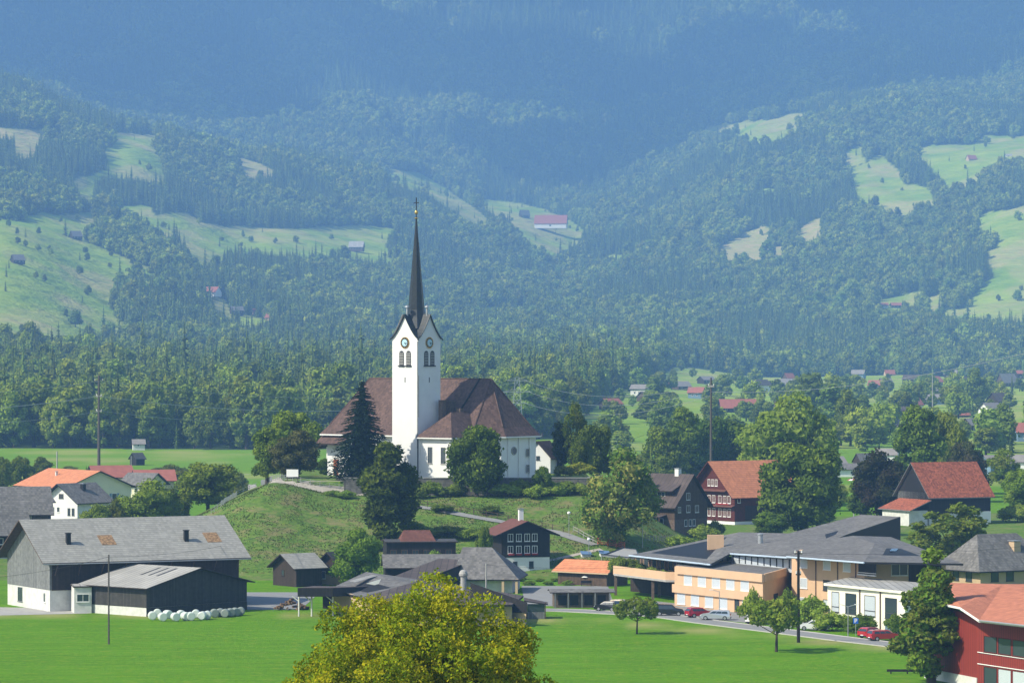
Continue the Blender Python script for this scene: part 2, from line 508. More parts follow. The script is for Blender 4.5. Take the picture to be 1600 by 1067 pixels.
# land cover: open meadows on the wooded slopes
MEADOWS = [
 [(-60, 332), (20, 344), (95, 366), (145, 382), (262, 430), (196, 438), (168, 452), (174, 490), (212, 522), (120, 536), (-60, 545)],
 [(20, 347), (60, 333), (150, 333), (152, 350), (130, 378), (60, 366)],
 [(225, 336), (290, 331), (320, 350), (420, 357), (520, 353), (622, 356), (604, 386), (625, 418), (560, 406), (440, 400), (352, 396), (345, 425), (296, 415), (286, 382), (210, 354)],
 [(-40, 198), (90, 203), (102, 218), (60, 216), (52, 246), (24, 250), (20, 216), (-40, 215)],
 [(160, 240), (186, 208), (245, 212), (247, 236), (262, 262), (250, 288), (160, 275), (150, 290), (145, 330), (130, 318), (112, 285), (170, 265)],
 [(358, 243), (400, 253), (432, 268), (420, 276), (385, 280), (376, 262)],
 [(318, 462), (350, 466), (365, 490), (425, 500), (398, 517), (360, 507), (335, 487)],
 [(742, 308), (800, 316), (850, 326), (890, 343), (915, 362), (905, 386), (860, 402), (820, 375), (790, 347), (750, 325)],
 [(596, 260), (660, 272), (744, 326), (770, 350), (735, 350), (668, 306), (606, 284)],
 [(1075, 198), (1150, 192), (1262, 176), (1242, 212), (1180, 228), (1160, 216)],
 [(1316, 240), (1345, 228), (1352, 255), (1320, 264)],
 [(1328, 268), (1375, 240), (1402, 264), (1414, 288), (1450, 292), (1468, 322), (1404, 338), (1346, 316), (1328, 290)],
 [(1428, 232), (1510, 226), (1540, 212), (1700, 212), (1700, 246), (1560, 250), (1535, 262), (1530, 292), (1480, 302), (1470, 280), (1440, 252)],
 [(1512, 343), (1600, 320), (1720, 318), (1720, 510), (1520, 500), (1466, 494), (1520, 465), (1552, 430), (1540, 400), (1560, 380)],
 [(1118, 392), (1188, 350), (1206, 358), (1194, 388), (1226, 384), (1224, 400), (1140, 410)],
 [(1240, 362), (1284, 338), (1286, 364), (1258, 384)],
 [(750, 480), (830, 476), (825, 482), (760, 486)],
 [(150, 333), (232, 322), (240, 334), (180, 345)],
 [(1180, 300), (1215, 292), (1210, 302)],
 [(940, 402), (985, 396), (970, 408)],
 [(1358, 472), (1442, 452), (1436, 476), (1400, 492)],
 [(1436, 484), (1475, 448), (1482, 465), (1465, 494)],
]
DRY = [(3, 1.0), (5, 1.0), (14, 1.0), (15, 1.0), (16, 1.0)]
def inpoly(px, py, poly):
    r = np.zeros(px.shape, bool)
    n = len(poly)
    for i in range(n):
        x0, y0 = poly[i]; x1, y1 = poly[(i + 1) % n]
        if y0 == y1: continue
        c = ((y0 > py) != (y1 > py)) & (px < (x1 - x0) * (py - y0) / (y1 - y0) + x0)
        r ^= c
    return r
WJ = 16 * (fbm(PP / 22, PYg / 14, 5, 4) - 0.5)
mead = np.zeros(PP.shape)
dry = np.zeros(PP.shape)
for k, pl in enumerate(MEADOWS):
    ii = inpoly(PP + WJ, PYg + WJ * 0.6, pl) & (DD > 3000)
    mead[ii] = 1
    if k in (3, 5, 14, 15): dry[ii] = 1
def fedge(px):   # distance at which the valley wood starts
    return np.interp(px, [-700, 0, 480, 560, 880, 940, 1000, 1060, 2300], [1480, 1500, 1470, 1560, 1650, 2300, 3000, 3850, 3900])
mead[(DD < fedge(PP))] = 1
dry = np.maximum(dry, mead * sstep(0.55, 0.68, fbm(XX / 110, YY / 160, 44, 4)) * 0.75 * (DD > 3000))
dry = np.maximum(dry, mead * sstep(0.5, 0.7, fbm(XX / 40, YY / 90, 45, 3)) * 0.45 * (DD > 1000))
edge = np.interp(PP, [-100, 400, 470, 850, 940, 1100, 1400], [572, 572, 566, 560, 556, 540, 508])
dryn = np.exp(-((DD - edge) / 5.0) ** 2) * sstep(0.35, 0.6, fbm(XX / 9, YY / 7, 51, 3)) * 0.8
rough = sstep(0.3, 1.5, MZ) * ((DD > 640) & (DD < 820))
rough = np.maximum(rough, 0.9 * ((DD > 655) & (DD < 1400)) * sstep(620, 640, DD))
rough = np.where((DD > 900) & (DD < 3000), 0.12, rough)
rough = np.where(DD > 3000, 0.3, rough)

def grid_mesh(name, X, Y, Z, attrs):
    nr, nc = X.shape
    me = bpy.data.meshes.new(name)
    me.vertices.add(nr * nc)
    me.vertices.foreach_set('co', np.stack([X, Y, Z], -1).astype(np.float32).ravel())
    a = np.arange(nr * nc).reshape(nr, nc)
    q = np.stack([a[:-1, :-1], a[:-1, 1:], a[1:, 1:], a[1:, :-1]], -1).reshape(-1, 4)
    me.loops.add(q.size); me.polygons.add(len(q))
    me.loops.foreach_set('vertex_index', q.astype(np.int32).ravel())
    me.polygons.foreach_set('loop_start', np.arange(0, q.size, 4, dtype=np.int32))
    me.polygons.foreach_set('use_smooth', np.ones(len(q), bool))
    me.update()
    for k, v in attrs.items():
        at = me.attributes.new(k, 'FLOAT', 'POINT')
        at.data.foreach_set('value', v.astype(np.float32).ravel())
    return me

def ground_material():
    m, n, out = new_mat('grassland')
    b = N(n, 'ShaderNodeBsdfPrincipled')
    b.inputs['Roughness'].default_value = 0.95
    b.inputs['Specular IOR Level'].default_value = 0.1
    geo = N(n, 'ShaderNodeNewGeometry')
    def noise(scale, det, rough_=0.6, sx=None):
        z = N(n, 'ShaderNodeTexNoise')
        z.inputs['Scale'].default_value = scale
        z.inputs['Detail'].default_value = det
        z.inputs['Roughness'].default_value = rough_
        if sx:
            mp = N(n, 'ShaderNodeMapping')
            mp.inputs['Scale'].default_value = sx
            n.links.new(geo.outputs['Position'], mp.inputs[0])
            n.links.new(mp.outputs[0], z.inputs['Vector'])
        else:
            n.links.new(geo.outputs['Position'], z.inputs['Vector'])
        return z.outputs[0]
    def attr(k):
        a = N(n, 'ShaderNodeAttribute'); a.attribute_name = k
        return a.outputs['Fac']
    fine = noise(1.6, 8, 0.75, (1, 0.45, 1))
    mid = noise(0.09, 5, 0.6)
    rows_ = noise(0.35, 4, 0.6, (0.12, 1, 1))
    lawn = mixc(n, ramp(n, fine, 0.3, 0.7), (0.04, 0.135, 0.002), (0.16, 0.34, 0.004))
    lawn = mixc(n, ramp(n, mid, 0.35, 0.7), lawn, (0.12, 0.28, 0.004))
    lawn = mixc(n, mixc(n, 1.0, ramp(n, rows_, 0.4, 0.65), (0.5, 0.5, 0.5), 'MULTIPLY'), lawn, (0.06, 0.16, 0.002))
    lawn = mixc(n, mixc(n, 1.0, ramp(n, noise(0.5, 6, 0.7), 0.52, 0.7), (0.55, 0.55, 0.55), 'MULTIPLY'), lawn, (0.19, 0.27, 0.015))
    rg = mixc(n, ramp(n, noise(0.8, 7, 0.75), 0.35, 0.65), (0.05, 0.12, 0.015), (0.16, 0.24, 0.04))
    lawn = mixc(n, mixc(n, 1.0, ramp(n, noise(0.5, 6, 0.7), 0.52, 0.7), (0.55, 0.55, 0.55), 'MULTIPLY'), lawn, (0.19, 0.27, 0.015))
    rg = mixc(n, ramp(n, noise(0.22, 6, 0.75), 0.5, 0.62), rg, (0.20, 0.19, 0.075))
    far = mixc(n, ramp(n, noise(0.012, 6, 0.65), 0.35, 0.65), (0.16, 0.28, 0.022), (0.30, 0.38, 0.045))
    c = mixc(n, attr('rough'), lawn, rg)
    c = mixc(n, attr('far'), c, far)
    c = mixc(n, attr('dry'), c, mixc(n, ramp(n, noise(0.05, 5), 0.4, 0.6), (0.40, 0.33, 0.14), (0.32, 0.33, 0.10)))
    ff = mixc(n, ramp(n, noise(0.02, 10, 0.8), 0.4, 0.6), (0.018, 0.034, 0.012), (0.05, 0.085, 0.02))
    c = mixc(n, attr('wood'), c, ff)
    n.links.new(c, b.inputs['Base Color'])
    bp = N(n, 'ShaderNodeBump')
    bp.inputs['Strength'].default_value = 0.8
    bp.inputs['Distance'].default_value = 0.45
    n.links.new(noise(1.1, 8, 0.8), bp.inputs['Height'])
    bp2 = N(n, 'ShaderNodeBump')
    bp2.inputs['Strength'].default_value = 1.0
    bp2.inputs['Distance'].default_value = 14.0
    hm = N(n, 'ShaderNodeMath', operation='MULTIPLY')
    n.links.new(noise(0.016, 5, 0.6, (0.6, 1.0, 3.5)), hm.inputs[0]); n.links.new(attr('far'), hm.inputs[1])
    n.links.new(hm.outputs[0], bp2.inputs['Height'])
    n.links.new(bp.outputs[0], bp2.inputs['Normal'])
    n.links.new(bp2.outputs[0], b.inputs['Normal'])
    n.links.new(b.outputs[0], out.inputs[0])
    return m
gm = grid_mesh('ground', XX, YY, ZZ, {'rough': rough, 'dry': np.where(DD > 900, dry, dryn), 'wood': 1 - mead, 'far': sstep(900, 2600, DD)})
gm.materials.append(ground_material())
kind(link('ground', gm), 'structure')

def strip(name, pts, width, mat, lift=0.02, kerb=False, step=1.5):
    """a road or path: image places of the centre line laid on the ground, width in metres"""
    P = [gp(*p) for p in pts]
    C = []
    for a, b in zip(P[:-1], P[1:]):
        k = max(1, int((b - a).length / step))
        for i in range(k): C.append(a.lerp(b, i / k))
    C.append(P[-1])
    for _ in range(6):
        C = [C[0]] + [(C[i - 1] + C[i] * 2 + C[i + 1]) / 4 for i in range(1, len(C) - 1)] + [C[-1]]
    nw = 4
    m = MB()
    rows = []
    for i, c in enumerate(C):
        d = (C[min(i + 1, len(C) - 1)] - C[max(i - 1, 0)]); d.z = 0; d.normalize()
        s = Vector((-d.y, d.x, 0))
        row = []
        for k in range(nw + 1):
            q = c + s * width * (k / nw - 0.5)
            row.append((q.x, q.y, gz(q.x, q.y) + lift))
        rows.append(row)
    for a, b in zip(rows[:-1], rows[1:]):
        for k in range(nw):
            m.face([a[k + 1], a[k], b[k], b[k + 1]])
    o = m.build(name, mat)
    kind(o, 'structure')
    if kerb:
        kb = MB()
        for side in (0, nw):
            for a, b in zip(rows[:-1], rows[1:]):
                kb.tube(Vector(a[side]) + Vector((0, 0, .03)), Vector(b[side]) + Vector((0, 0, .03)), 0.09, n=4, cap=False)
        kind(kb.build('kerb', M['kerb']), 'structure')
    return o

def patch(name, pts, mat, lift=0.03, n=12):
    P = [gp(*p) for p in pts]
    a, b, c, d = P
    m = MB()
    def q(u, v):
        p = a.lerp(b, u).lerp(d.lerp(c, u), v)
        return (p.x, p.y, gz(p.x, p.y) + lift)
    for i in range(n):
        for j in range(n):
            m.face([q(i / n, j / n), q((i + 1) / n, j / n), q((i + 1) / n, (j + 1) / n), q(i / n, (j + 1) / n)])
    return kind(m.build(name, mat), 'structure')
strip('road', [(830, 953), (880, 953), (950, 957), (1040, 962), (1100, 971), (1180, 981), (1260, 991), (1330, 1000), (1420, 1010), (1480, 1018)], 5.2, M['asphalt'], 0.03, True)
patch('yard', [(375, 952), (470, 952), (500, 925), (370, 925)], M['asphalt'], 0.02)
patch('farm_yard', [(-40, 962), (140, 958), (150, 950), (-40, 948)], M['concrete'], 0.02)
patch('village_square', [(820, 946), (960, 948), (950, 915), (815, 915)], M['asphalt'], 0.02)
patch('parking_area', [(960, 952), (1290, 985), (1310, 970), (990, 935)], M['asphalt'], 0.015)
strip('path', [(650, 792), (700, 800), (760, 812), (830, 824), (890, 838), (930, 852)], 1.9, M['asphalt'], 0.16)  # shade on this path is put into its colour by the darker asphalt
strip('churchyard_path', [(392, 757), (430, 754), (480, 756), (530, 759), (600, 768)], 3.0, M['gravel'], 0.06)
strip('field_track', [(75, 741), (160, 738), (260, 743), (390, 741)], 3.0, M['gravel'], 0.05)
strip('footpath', [(850, 878), (890, 868), (940, 858)], 1.2, M['gravel'], 0.05)
# the clouds that keep the background mountain in shade
def clouds():
    rng = np.random.default_rng(2)
    b = MB()
    P = []
    for i in range(110):
        x = rng.uniform(-3600, 900); y = rng.uniform(7300, 10800)
        P.append((x, y, rng.uniform(1850, 2100), rng.uniform(260, 520)))
    for x, y, z, r in P:
        b.lathe([(r * .1, -r * .22), (r * .75, -r * .2), (r, 0), (r * .85, r * .22), (r * .5, r * .4), (r * .1, r * .48)], (x, y, z), 10)
    m, n, out = new_mat('cloud_white')
    d = N(n, 'ShaderNodeBsdfDiffuse'); d.inputs[0].default_value = (.85, .85, .86, 1); n.links.new(d.outputs[0], out.inputs[0])
    kind(b.build('clouds', m, smooth=True), 'structure')
clouds()
# air
def haze_box():
    m, n, out = new_mat('haze_air')
    v = N(n, 'ShaderNodeVolumePrincipled')
    v.inputs['Color'].default_value = (0.27, 0.53, 1.0, 1)
    v.inputs['Density'].default_value = 1.14e-4
    v.inputs['Anisotropy'].default_value = 0.0
    n.links.new(v.outputs[0], out.inputs['Volume'])
    b = MB()
    zt = float(ZZ.max()) + 60
    b.box(-3000, 3000, -60, 10600, min(-3.0, float(ZZ.min()) - 3), zt)
    o = b.build('haze', m)
    kind(o, 'stuff')
    print('haze top', zt, 'min', ZZ.min())
haze_box()
# ------------------------------------------------------------------ trees
def ico():
    t = (1 + 5 ** 0.5) / 2
    v = np.array([(-1, t, 0), (1, t, 0), (-1, -t, 0), (1, -t, 0), (0, -1, t), (0, 1, t), (0, -1, -t), (0, 1, -t), (t, 0, -1), (t, 0, 1), (-t, 0, -1), (-t, 0, 1)], float)
    v /= np.linalg.norm(v[0])
    f = np.array([(0, 11, 5), (0, 5, 1), (0, 1, 7), (0, 7, 10), (0, 10, 11), (1, 5, 9), (5, 11, 4), (11, 10, 2), (10, 7, 6), (7, 1, 8), (3, 9, 4), (3, 4, 2), (3, 2, 6), (3, 6, 8), (3, 8, 9), (4, 9, 5), (2, 4, 11), (6, 2, 10), (8, 6, 7), (9, 8, 1)])
    return v, f
ICO_V, ICO_F = ico()

def unit(a):
    return a / np.maximum(np.linalg.norm(a, axis=-1, keepdims=True), 1e-9)

def leaf_mesh(name, P, Nn, S, rng, mats, aspect=0.6, cores=None, tilt=0.7, mi=None, along=None):
    n = len(P)
    Nn = unit(Nn + tilt * rng.normal(size=(n, 3)))
    if along is None:
        t = unit(np.cross(Nn, rng.normal(size=(n, 3))))
    else:
        t = unit(along + 0.35 * rng.normal(size=(n, 3)))
        Nn = unit(Nn - t * (Nn * t).sum(1, keepdims=True))
    b = np.cross(Nn, t)
    S = (np.asarray(S) * rng.uniform(0.7, 1.3, n))[:, None]
    V = np.stack([P - t * S, P - b * S * aspect - Nn * S * 0.18, P + t * S, P + b * S * aspect - Nn * S * 0.18], 1).reshape(-1, 3)
    q = np.arange(4 * n)
    mid = np.zeros(n, np.int32) if mi is None else mi.astype(np.int32)
    lv = [q]; ls = [np.arange(0, 4 * n, 4)]; ml = [mid]
    if cores is not None and len(cores[0]):
        C, r = cores
        cv = (C[:, None, :] + ICO_V[None] * r[:, None, :] * rng.uniform(0.8, 1.15, (len(C), 12, 1))).reshape(-1, 3)
        cf = (ICO_F[None] + (np.arange(len(C)) * 12)[:, None, None] + len(V)).reshape(-1)
        V = np.concatenate([V, cv])
        lv.append(cf); ls.append(4 * n + np.arange(0, len(cf), 3)); ml.append(np.zeros(len(cf) // 3, np.int32))
    lv = np.concatenate(lv); ls = np.concatenate(ls); ml = np.concatenate(ml)
    me = bpy.data.meshes.new(name)
    me.vertices.add(len(V)); me.vertices.foreach_set('co', V.astype(np.float32).ravel())
    me.loops.add(len(lv)); me.polygons.add(len(ls))
    me.loops.foreach_set('vertex_index', lv.astype(np.int32))
    me.polygons.foreach_set('loop_start', ls.astype(np.int32))
    for m in (mats if isinstance(mats, (list, tuple)) else [mats]): me.materials.append(m)
    me.polygons.foreach_set('material_index', ml)
    me.update()
    return me

def broad(name, seed, H, Wd, zlow, nl, ncard, size, mats, shape='round', lobe=0.2, tilt=0.7, core=0.74, coreamt=1.0, droop=0):
    """returns crown and trunk meshes of a broadleaf tree H metres tall and Wd wide"""
    rng = np.random.default_rng(seed)
    rx = Wd / 2; rz = (H - zlow) / 2; zc_ = zlow + rz
    C = []
    k = 0
    while len(C) < nl and k < 20000:
        k += 1
        d = rng.normal(size=3); d /= np.linalg.norm(d)
        rr = rng.uniform(0.35, 0.86) ** 0.6
        p = d * rr
        if shape == 'flat' and p[2] < -0.45: continue
        h = (p[2] + 1) / 2
        if shape == 'cone': w = max(0.10, 1.08 - h * 0.98) * (0.55 + 0.45 * min(1, h / 0.14))
        elif shape == 'egg': w = 1.12 - 0.55 * h
        elif shape == 'column': w = 1.0
        elif shape == 'spread': w = 0.75 + 0.4 * h
        else: w = 1.0
        q = np.array([p[0] * w * rx, p[1] * w * rx, p[2] * rz])
        lr = lobe * Wd * rng.uniform(0.65, 1.2) * (0.55 + 0.45 * w if shape == 'cone' else 1)
        if C and min(np.linalg.norm(q - c[0]) for c in C) < 0.42 * lr: continue
        C.append((q + np.array([0, 0, zc_]), lr))
    cc = np.array([c[0] for c in C]); lr = np.array([c[1] for c in C])
    cc[:, :2] *= 1 + 0.10 * np.sin(3 * np.arctan2(cc[:, 1], cc[:, 0]) + seed)[:, None]
    wsel = rng.choice(len(cc), int(ncard * 1.5), p=lr ** 2 / (lr ** 2).sum())
    d = rng.normal(size=(len(wsel), 3)); d[:, 2] += 0.25; d = unit(d)
    rad = lr[wsel] * rng.uniform(0.72, 1.12, len(wsel)) * (0.9 + 0.2 * np.sin(d[:, 0] * 7 + wsel) * np.cos(d[:, 2] * 6 + wsel))
    P = cc[wsel] + d * rad[:, None] * np.array([1, 1, 0.85])
    P[:, 2] -= droop * rng.uniform(0, 1, len(P))
    # drop leaves buried inside another clump
    keep = np.ones(len(P), bool)
    for i in range(len(cc)):
        keep &= (np.linalg.norm((P - cc[i]) / np.array([1, 1, 0.85]), axis=1) > 0.66 * lr[i])
    keep &= P[:, 2] > zlow * 0.6
    P = P[keep][:ncard]; d = d[keep][:ncard]
    mi = None
    if isinstance(mats, (list, tuple)) and len(mats) > 1:
        mi = (rng.uniform(size=len(P)) < (0.25 + 0.5 * (rng.uniform(size=len(cc)) < 0.4)[wsel[keep][:ncard]])).astype(np.int32)
    sel = rng.uniform(size=len(cc)) < coreamt
    cr = np.stack([lr, lr, lr * 0.85], 1) * core
    crown = leaf_mesh(name + '_crown', P, d, size, rng, mats, cores=(cc[sel], cr[sel]), mi=mi, tilt=tilt)
    # trunk and limbs
    tb = MB()
    r0 = max(0.12, 0.028 * H)
    zt = zlow + rz * 0.7
    lean = rng.normal(size=2) * 0.02 * H
    segs = [Vector((0, 0, -0.6)), Vector((lean[0] * .3, lean[1] * .3, zt * 0.4)), Vector((lean[0], lean[1], zt))]
    tb.tube(segs[0], segs[1], r0 * 1.25, r0 * 0.9, 8); tb.tube(segs[1], segs[2], r0 * 0.9, r0 * 0.4, 8)
    for i in np.argsort(-lr)[:16]:
        f = rng.uniform(0.25, 0.95)
        s = segs[1].lerp(segs[2], f) if cc[i][2] > zt * 0.5 else segs[1]
        e = Vector(cc[i]); mid_ = s.lerp(e, 0.5) + Vector((0, 0, -0.06 * H * rng.uniform(0, 1)))
        tb.tube(s, mid_, r0 * 0.38, r0 * 0.25, 5, cap=False); tb.tube(mid_, e, r0 * 0.25, r0 * 0.06, 5, cap=False)
    return crown, tb.mesh(name + '_trunk', M['bark'])

def conifer(name, seed, H, Wd, zlow, tiers, nb, nc, size, mat, droop=0.25, power=0.9, core=0.45):
    rng = np.random.default_rng(seed)
    P = []; D = []; A = []; S = []
    for i in range(tiers):
        t = (i + rng.uniform(-0.3, 0.3)) / tiers
        z = zlow + (H - zlow) * max(0, t)
        Rr = Wd / 2 * max(0.03, (1 - t)) ** power * min(1, 0.65 + t * 5)
        k = max(3, int(nb * (0.4 + 0.6 * (1 - t))))
        for j in range(k):
            a = 2 * math.pi * (j + rng.uniform(-0.4, 0.4)) / k + i * 1.3
            L = Rr * rng.uniform(0.72, 1.12)
            out = np.array([math.cos(a), math.sin(a), 0])
            side = np.array([-out[1], out[0], 0])
            for q in range(nc):
                u = (q + rng.uniform(0, 1)) / nc
                u = 0.25 + 0.75 * u
                wv = (1 - u) * 0.28 * L + 0.12
                p = out * L * u + side * rng.uniform(-1, 1) * wv + np.array([0, 0, z - droop * L * u ** 1.5 + rng.uniform(-.1, .1) * L * .3])
                P.append(p); D.append(np.array([out[0] * 0.5, out[1] * 0.5, 0.8])); A.append(out - np.array([0, 0, droop])); S.append(size * (0.6 + 0.4 * (1 - t)))
    P = np.array(P); D = np.array(D)
    nco = max(5, tiers // 2)
    cz = np.linspace(zlow, H * 0.93, nco)
    cr = np.array([[Wd / 2 * core * max(0.05, (1 - (z - zlow) / (H - zlow))) ** power] * 2 + [(H - zlow) / nco * 0.9] for z in cz])
    cc = np.stack([np.zeros(nco), np.zeros(nco), cz], 1)
    crown = leaf_mesh(name + '_crown', P, D, np.array(S), rng, mat, aspect=0.42, cores=(cc, cr), tilt=0.35, along=np.array(A))
    tb = MB()
    tb.tube((0, 0, -0.6), (0, 0, H * 0.96), max(0.15, H * 0.016), 0.03, 7)
    return crown, tb.mesh(name + '_trunk', M['bark'])

L_dark = leafmat('dark_broad_leaf', (0.050, 0.101, 0.016), (0.103, 0.170, 0.024))
L_mid = leafmat('mid_broad_leaf', (0.094, 0.173, 0.021), (0.176, 0.264, 0.029))
L_light = leafmat('light_broad_leaf', (0.155, 0.215, 0.030), (0.205, 0.260, 0.040), 0.4)
L_olive = leafmat('olive_leaf', (0.135, 0.158, 0.025), (0.081, 0.124, 0.020))
L_beige = leafmat('browning_chestnut_leaf', (0.245, 0.241, 0.056), (0.122, 0.167, 0.035))
L_walnut = leafmat('yellow_green_walnut_leaf_shade', (0.20, 0.26, 0.010), (0.09, 0.14, 0.008), 0.35, 0.5)  # darker second tone paints the shadow gaps between the leaves
L_walnut2 = leafmat('ochre_walnut_leaf', (0.34, 0.32, 0.013), (0.24, 0.25, 0.012), 0.35, 0.5)
L_plum = leafmat('purple_brown_leaf', (0.070, 0.058, 0.030), (0.055, 0.075, 0.025))
L_spruce = leafmat('spruce_needles', (0.014, 0.030, 0.018), (0.027, 0.046, 0.020), 0.1)
L_yew = leafmat('yew_needles', (0.043, 0.053, 0.019), (0.082, 0.085, 0.026), 0.1)
L_fbroad = leafmat('wood_leaf', (0.149, 0.228, 0.029), (0.247, 0.312, 0.043), 0.25, 0.05)
L_fbroad2 = leafmat('wood_dark_leaf', (0.103, 0.183, 0.032), (0.178, 0.252, 0.042), 0.25, 0.05)
L_fcon = leafmat('wood_needles', (0.069, 0.121, 0.031), (0.110, 0.161, 0.037), 0.1, 0.05)
L_bush = leafmat('bush_leaf', (0.118, 0.216, 0.029), (0.211, 0.294, 0.045), 0.3, 1.0)
L_yellow = leafmat('yellow_flower_bush_leaf', (0.30, 0.28, 0.02), (0.10, 0.16, 0.02), 0.3, 1.0)

PROTO = {}
def proto(k):
    if k in PROTO: return PROTO[k]
    H = 10.0
    kd, s = k[0], k[1]
    if kd == 'round': r = broad('round', s, H, 9.0, 0.5, 46, 8500, 0.26, [L_mid])
    elif kd == 'darkround': r = broad('darkround', s, H, 8.0, 0.4, 50, 9000, 0.25, [L_dark, L_mid])
    elif kd == 'light': r = broad('light', s, H, 8.5, 1.0, 44, 7500, 0.27, [L_light], coreamt=0.7)
    elif kd == 'tall': r = broad('tall', s, H, 5.2, 0.3, 46, 8000, 0.22, [L_dark, L_mid], 'egg')
    elif kd == 'loose': r = broad('loose', s, H, 7.0, 0.9, 34, 5200, 0.24, [L_mid, L_light], 'round', 0.17, coreamt=0.35)
    elif kd == 'olive': r = broad('olive', s, H, 9.0, 1.0, 46, 8000, 0.26, [L_olive])
    elif kd == 'beige': r = broad('beige', s, H, 8.8, 0.8, 70, 12000, 0.22, [L_beige, L_dark], 'egg', 0.15, coreamt=0.8, droop=0.5)
    elif kd == 'plum': r = broad('plum', s, H, 8.0, 1.0, 46, 7500, 0.25, [L_plum])
    elif kd == 'yewround': r = broad('yewround', s, H, 8.0, 0.3, 50, 8000, 0.22, [L_yew])
    elif kd == 'cypress': r = broad('cypress', s, H, 3.0, 0.1, 40, 5500, 0.18, [L_spruce], 'egg', 0.28)
    elif kd == 'bush': r = broad('bush', s, H, 15.0, 0.0, 26, 2600, 0.6, [L_bush], 'flat', 0.2)
    elif kd == 'ybush': r = broad('ybush', s, H, 15.0, 0.0, 26, 2600, 0.6, [L_yellow], 'flat', 0.2)
    elif kd == 'orchard': r = broad('orchard', s, H, 13.0, 3.6, 26, 3600, 0.36, [L_mid, L_light], 'flat', 0.12, coreamt=0.15)
    elif kd == 'spruce': r = conifer('spruce', s, H, 7.6, 0.5, 38, 24, 17, 0.22, L_spruce, 0.2, 0.8)
    elif kd == 'pinelike': r = broad('pinelike', s, H, 5.6, 0.5, 64, 12000, 0.17, [L_olive, L_mid], 'cone', 0.17, coreamt=0.75)
    elif kd == 'fbroad': r = broad('fbroad', s, H, 8.6, 0.3, 20, 620, 0.62, [L_fbroad], 'round', 0.24)
    elif kd == 'fbroad2': r = broad('fbroad2', s, H, 7.2, 0.3, 20, 620, 0.58, [L_fbroad2], 'egg', 0.24)
    elif kd == 'fcon': r = conifer('fcon', s, H, 4.2, 0.3, 12, 8, 4, 0.55, L_fcon, 0.35, 0.85)
    elif kd == 'fedge': r = broad('fedge', s, H, 6.4, 0.3, 34, 2600, 0.33, [L_fbroad2, L_fbroad], 'egg', 0.19)
    PROTO[k] = r
    return r

def tree(kd, seed, pos, H, Wd, label, cat='tree', name='broadleaf_tree', group=None, rz=None):
    crown, trunk = proto((kd, seed))
    base = {'round': 9.0, 'darkround': 8, 'light': 8.5, 'tall': 5.2, 'loose': 7, 'olive': 9, 'beige': 8.8, 'plum': 8, 'yewround': 8, 'cypress': 3, 'bush': 15,
            'ybush': 15, 'orchard': 13, 'spruce': 5.6, 'pinelike': 5.6, 'fbroad': 8.6, 'fbroad2': 7.2, 'fcon': 4.2, 'fedge': 6.4}[kd]
    sx = Wd / base * 0.94
    rz = (int(abs(pos[0]) * 100 + len(kd) * 37) % 628) / 100 if rz is None else rz
    e = empty(name, pos, rz, (sx, sx, H / 10.0))
    tag(e, label, cat, group)
    if kd not in ('bush', 'ybush'):
        link('trunk', trunk, e)
        link('crown', crown, e)
    else:
        link('foliage', crown, e); link('stem', trunk, e)
    return e

def ptree(kd, seed, px, pyb, pyt, wpx, label, cat='tree', name='broadleaf_tree', group=None, D=None, rz=None):
    """tree by the place of its foot, its top row and its width in the photograph"""
    p = gp(px, pyb) if D is None else GD(px, D)
    s = F / p.y
    H = CAMZ - (pyt - HOR) * p.y / F - p.z
    return tree(kd, seed, (p.x, p.y, p.z - 0.1), H, wpx / s, label, cat, name, group, rz)

# --- near and middle trees (foot x, foot y, top y, width in photo pixels)
ptree('spruce', 1, 566, 752, 592, 98, 'tall dark spruce standing before the left half of the church', 'spruce', 'spruce_tree', D=733)
ptree('tall', 2, 608, 846, 690, 104, 'tall dark leafy tree on the mound in front of the church tower', name='broadleaf_tree', D=688)
ptree('darkround', 3, 745, 790, 662, 92, 'dark round tree in front of the church annex windows', D=722)
ptree('tall', 3, 417, 760, 663, 54, 'dark narrow tree at the left end of the churchyard path, left of the yew', D=752)
ptree('yewround', 1, 460, 758, 676, 74, 'olive brown yew beside the white notice board', 'yew tree', 'yew_tree', D=745)
ptree('round', 2, 455, 745, 645, 86, 'pale green round tree behind the yew left of the church', D=800)
ptree('darkround', 4, 507, 745, 716, 22, 'small dark shrub by the church entrance wall', 'shrub', 'shrub', D=765)
ptree('cypress', 1, 873, 735, 660, 24, 'narrow black green cypress right of the small white chapel', 'cypress', 'cypress_tree', D=775)
ptree('loose', 1, 893, 738, 634, 50, 'bright loose leaved tree right of the cypress', D=795)
ptree('darkround', 5, 930, 745, 654, 52, 'dark green tree between the church garden and the big chestnut', D=785)
ptree('darkround', 2, 908, 738, 682, 36, 'small dark tree by the end of the churchyard wall', D=770)
ptree('darkround', 6, 848, 790, 728, 30, 'dark ivy covered shrub under the small chapel', 'shrub', 'shrub', D=724)
ptree('beige', 1, 968, 853, 704, 140, 'large chestnut with browning leaves right of the mound', 'chestnut tree', 'chestnut_tree')
ptree('round', 1, 556, 905, 833, 86, 'round green tree above the dark workshop roofs', D=640)
ptree('darkround', 3, 1254, 838, 690, 128, 'big dark round tree right of the large red gabled house')
ptree('light', 1, 1228, 780, 630, 146, 'large bright green tree behind the big dark round tree', D=960)
ptree('tall', 4, 1434, 775, 632, 84, 'tall dark tree behind the red roofed barn', D=985)
ptree('light', 2, 1478, 770, 648, 72, 'light green tree right of the tall dark tree behind the barn', D=1010)
ptree('plum', 1, 1376, 812, 712, 86, 'purple brown tree left of the red roofed barn')
ptree('plum', 2, 1512, 770, 692, 66, 'purple brown tree behind the right end of the red barn roof', D=960)
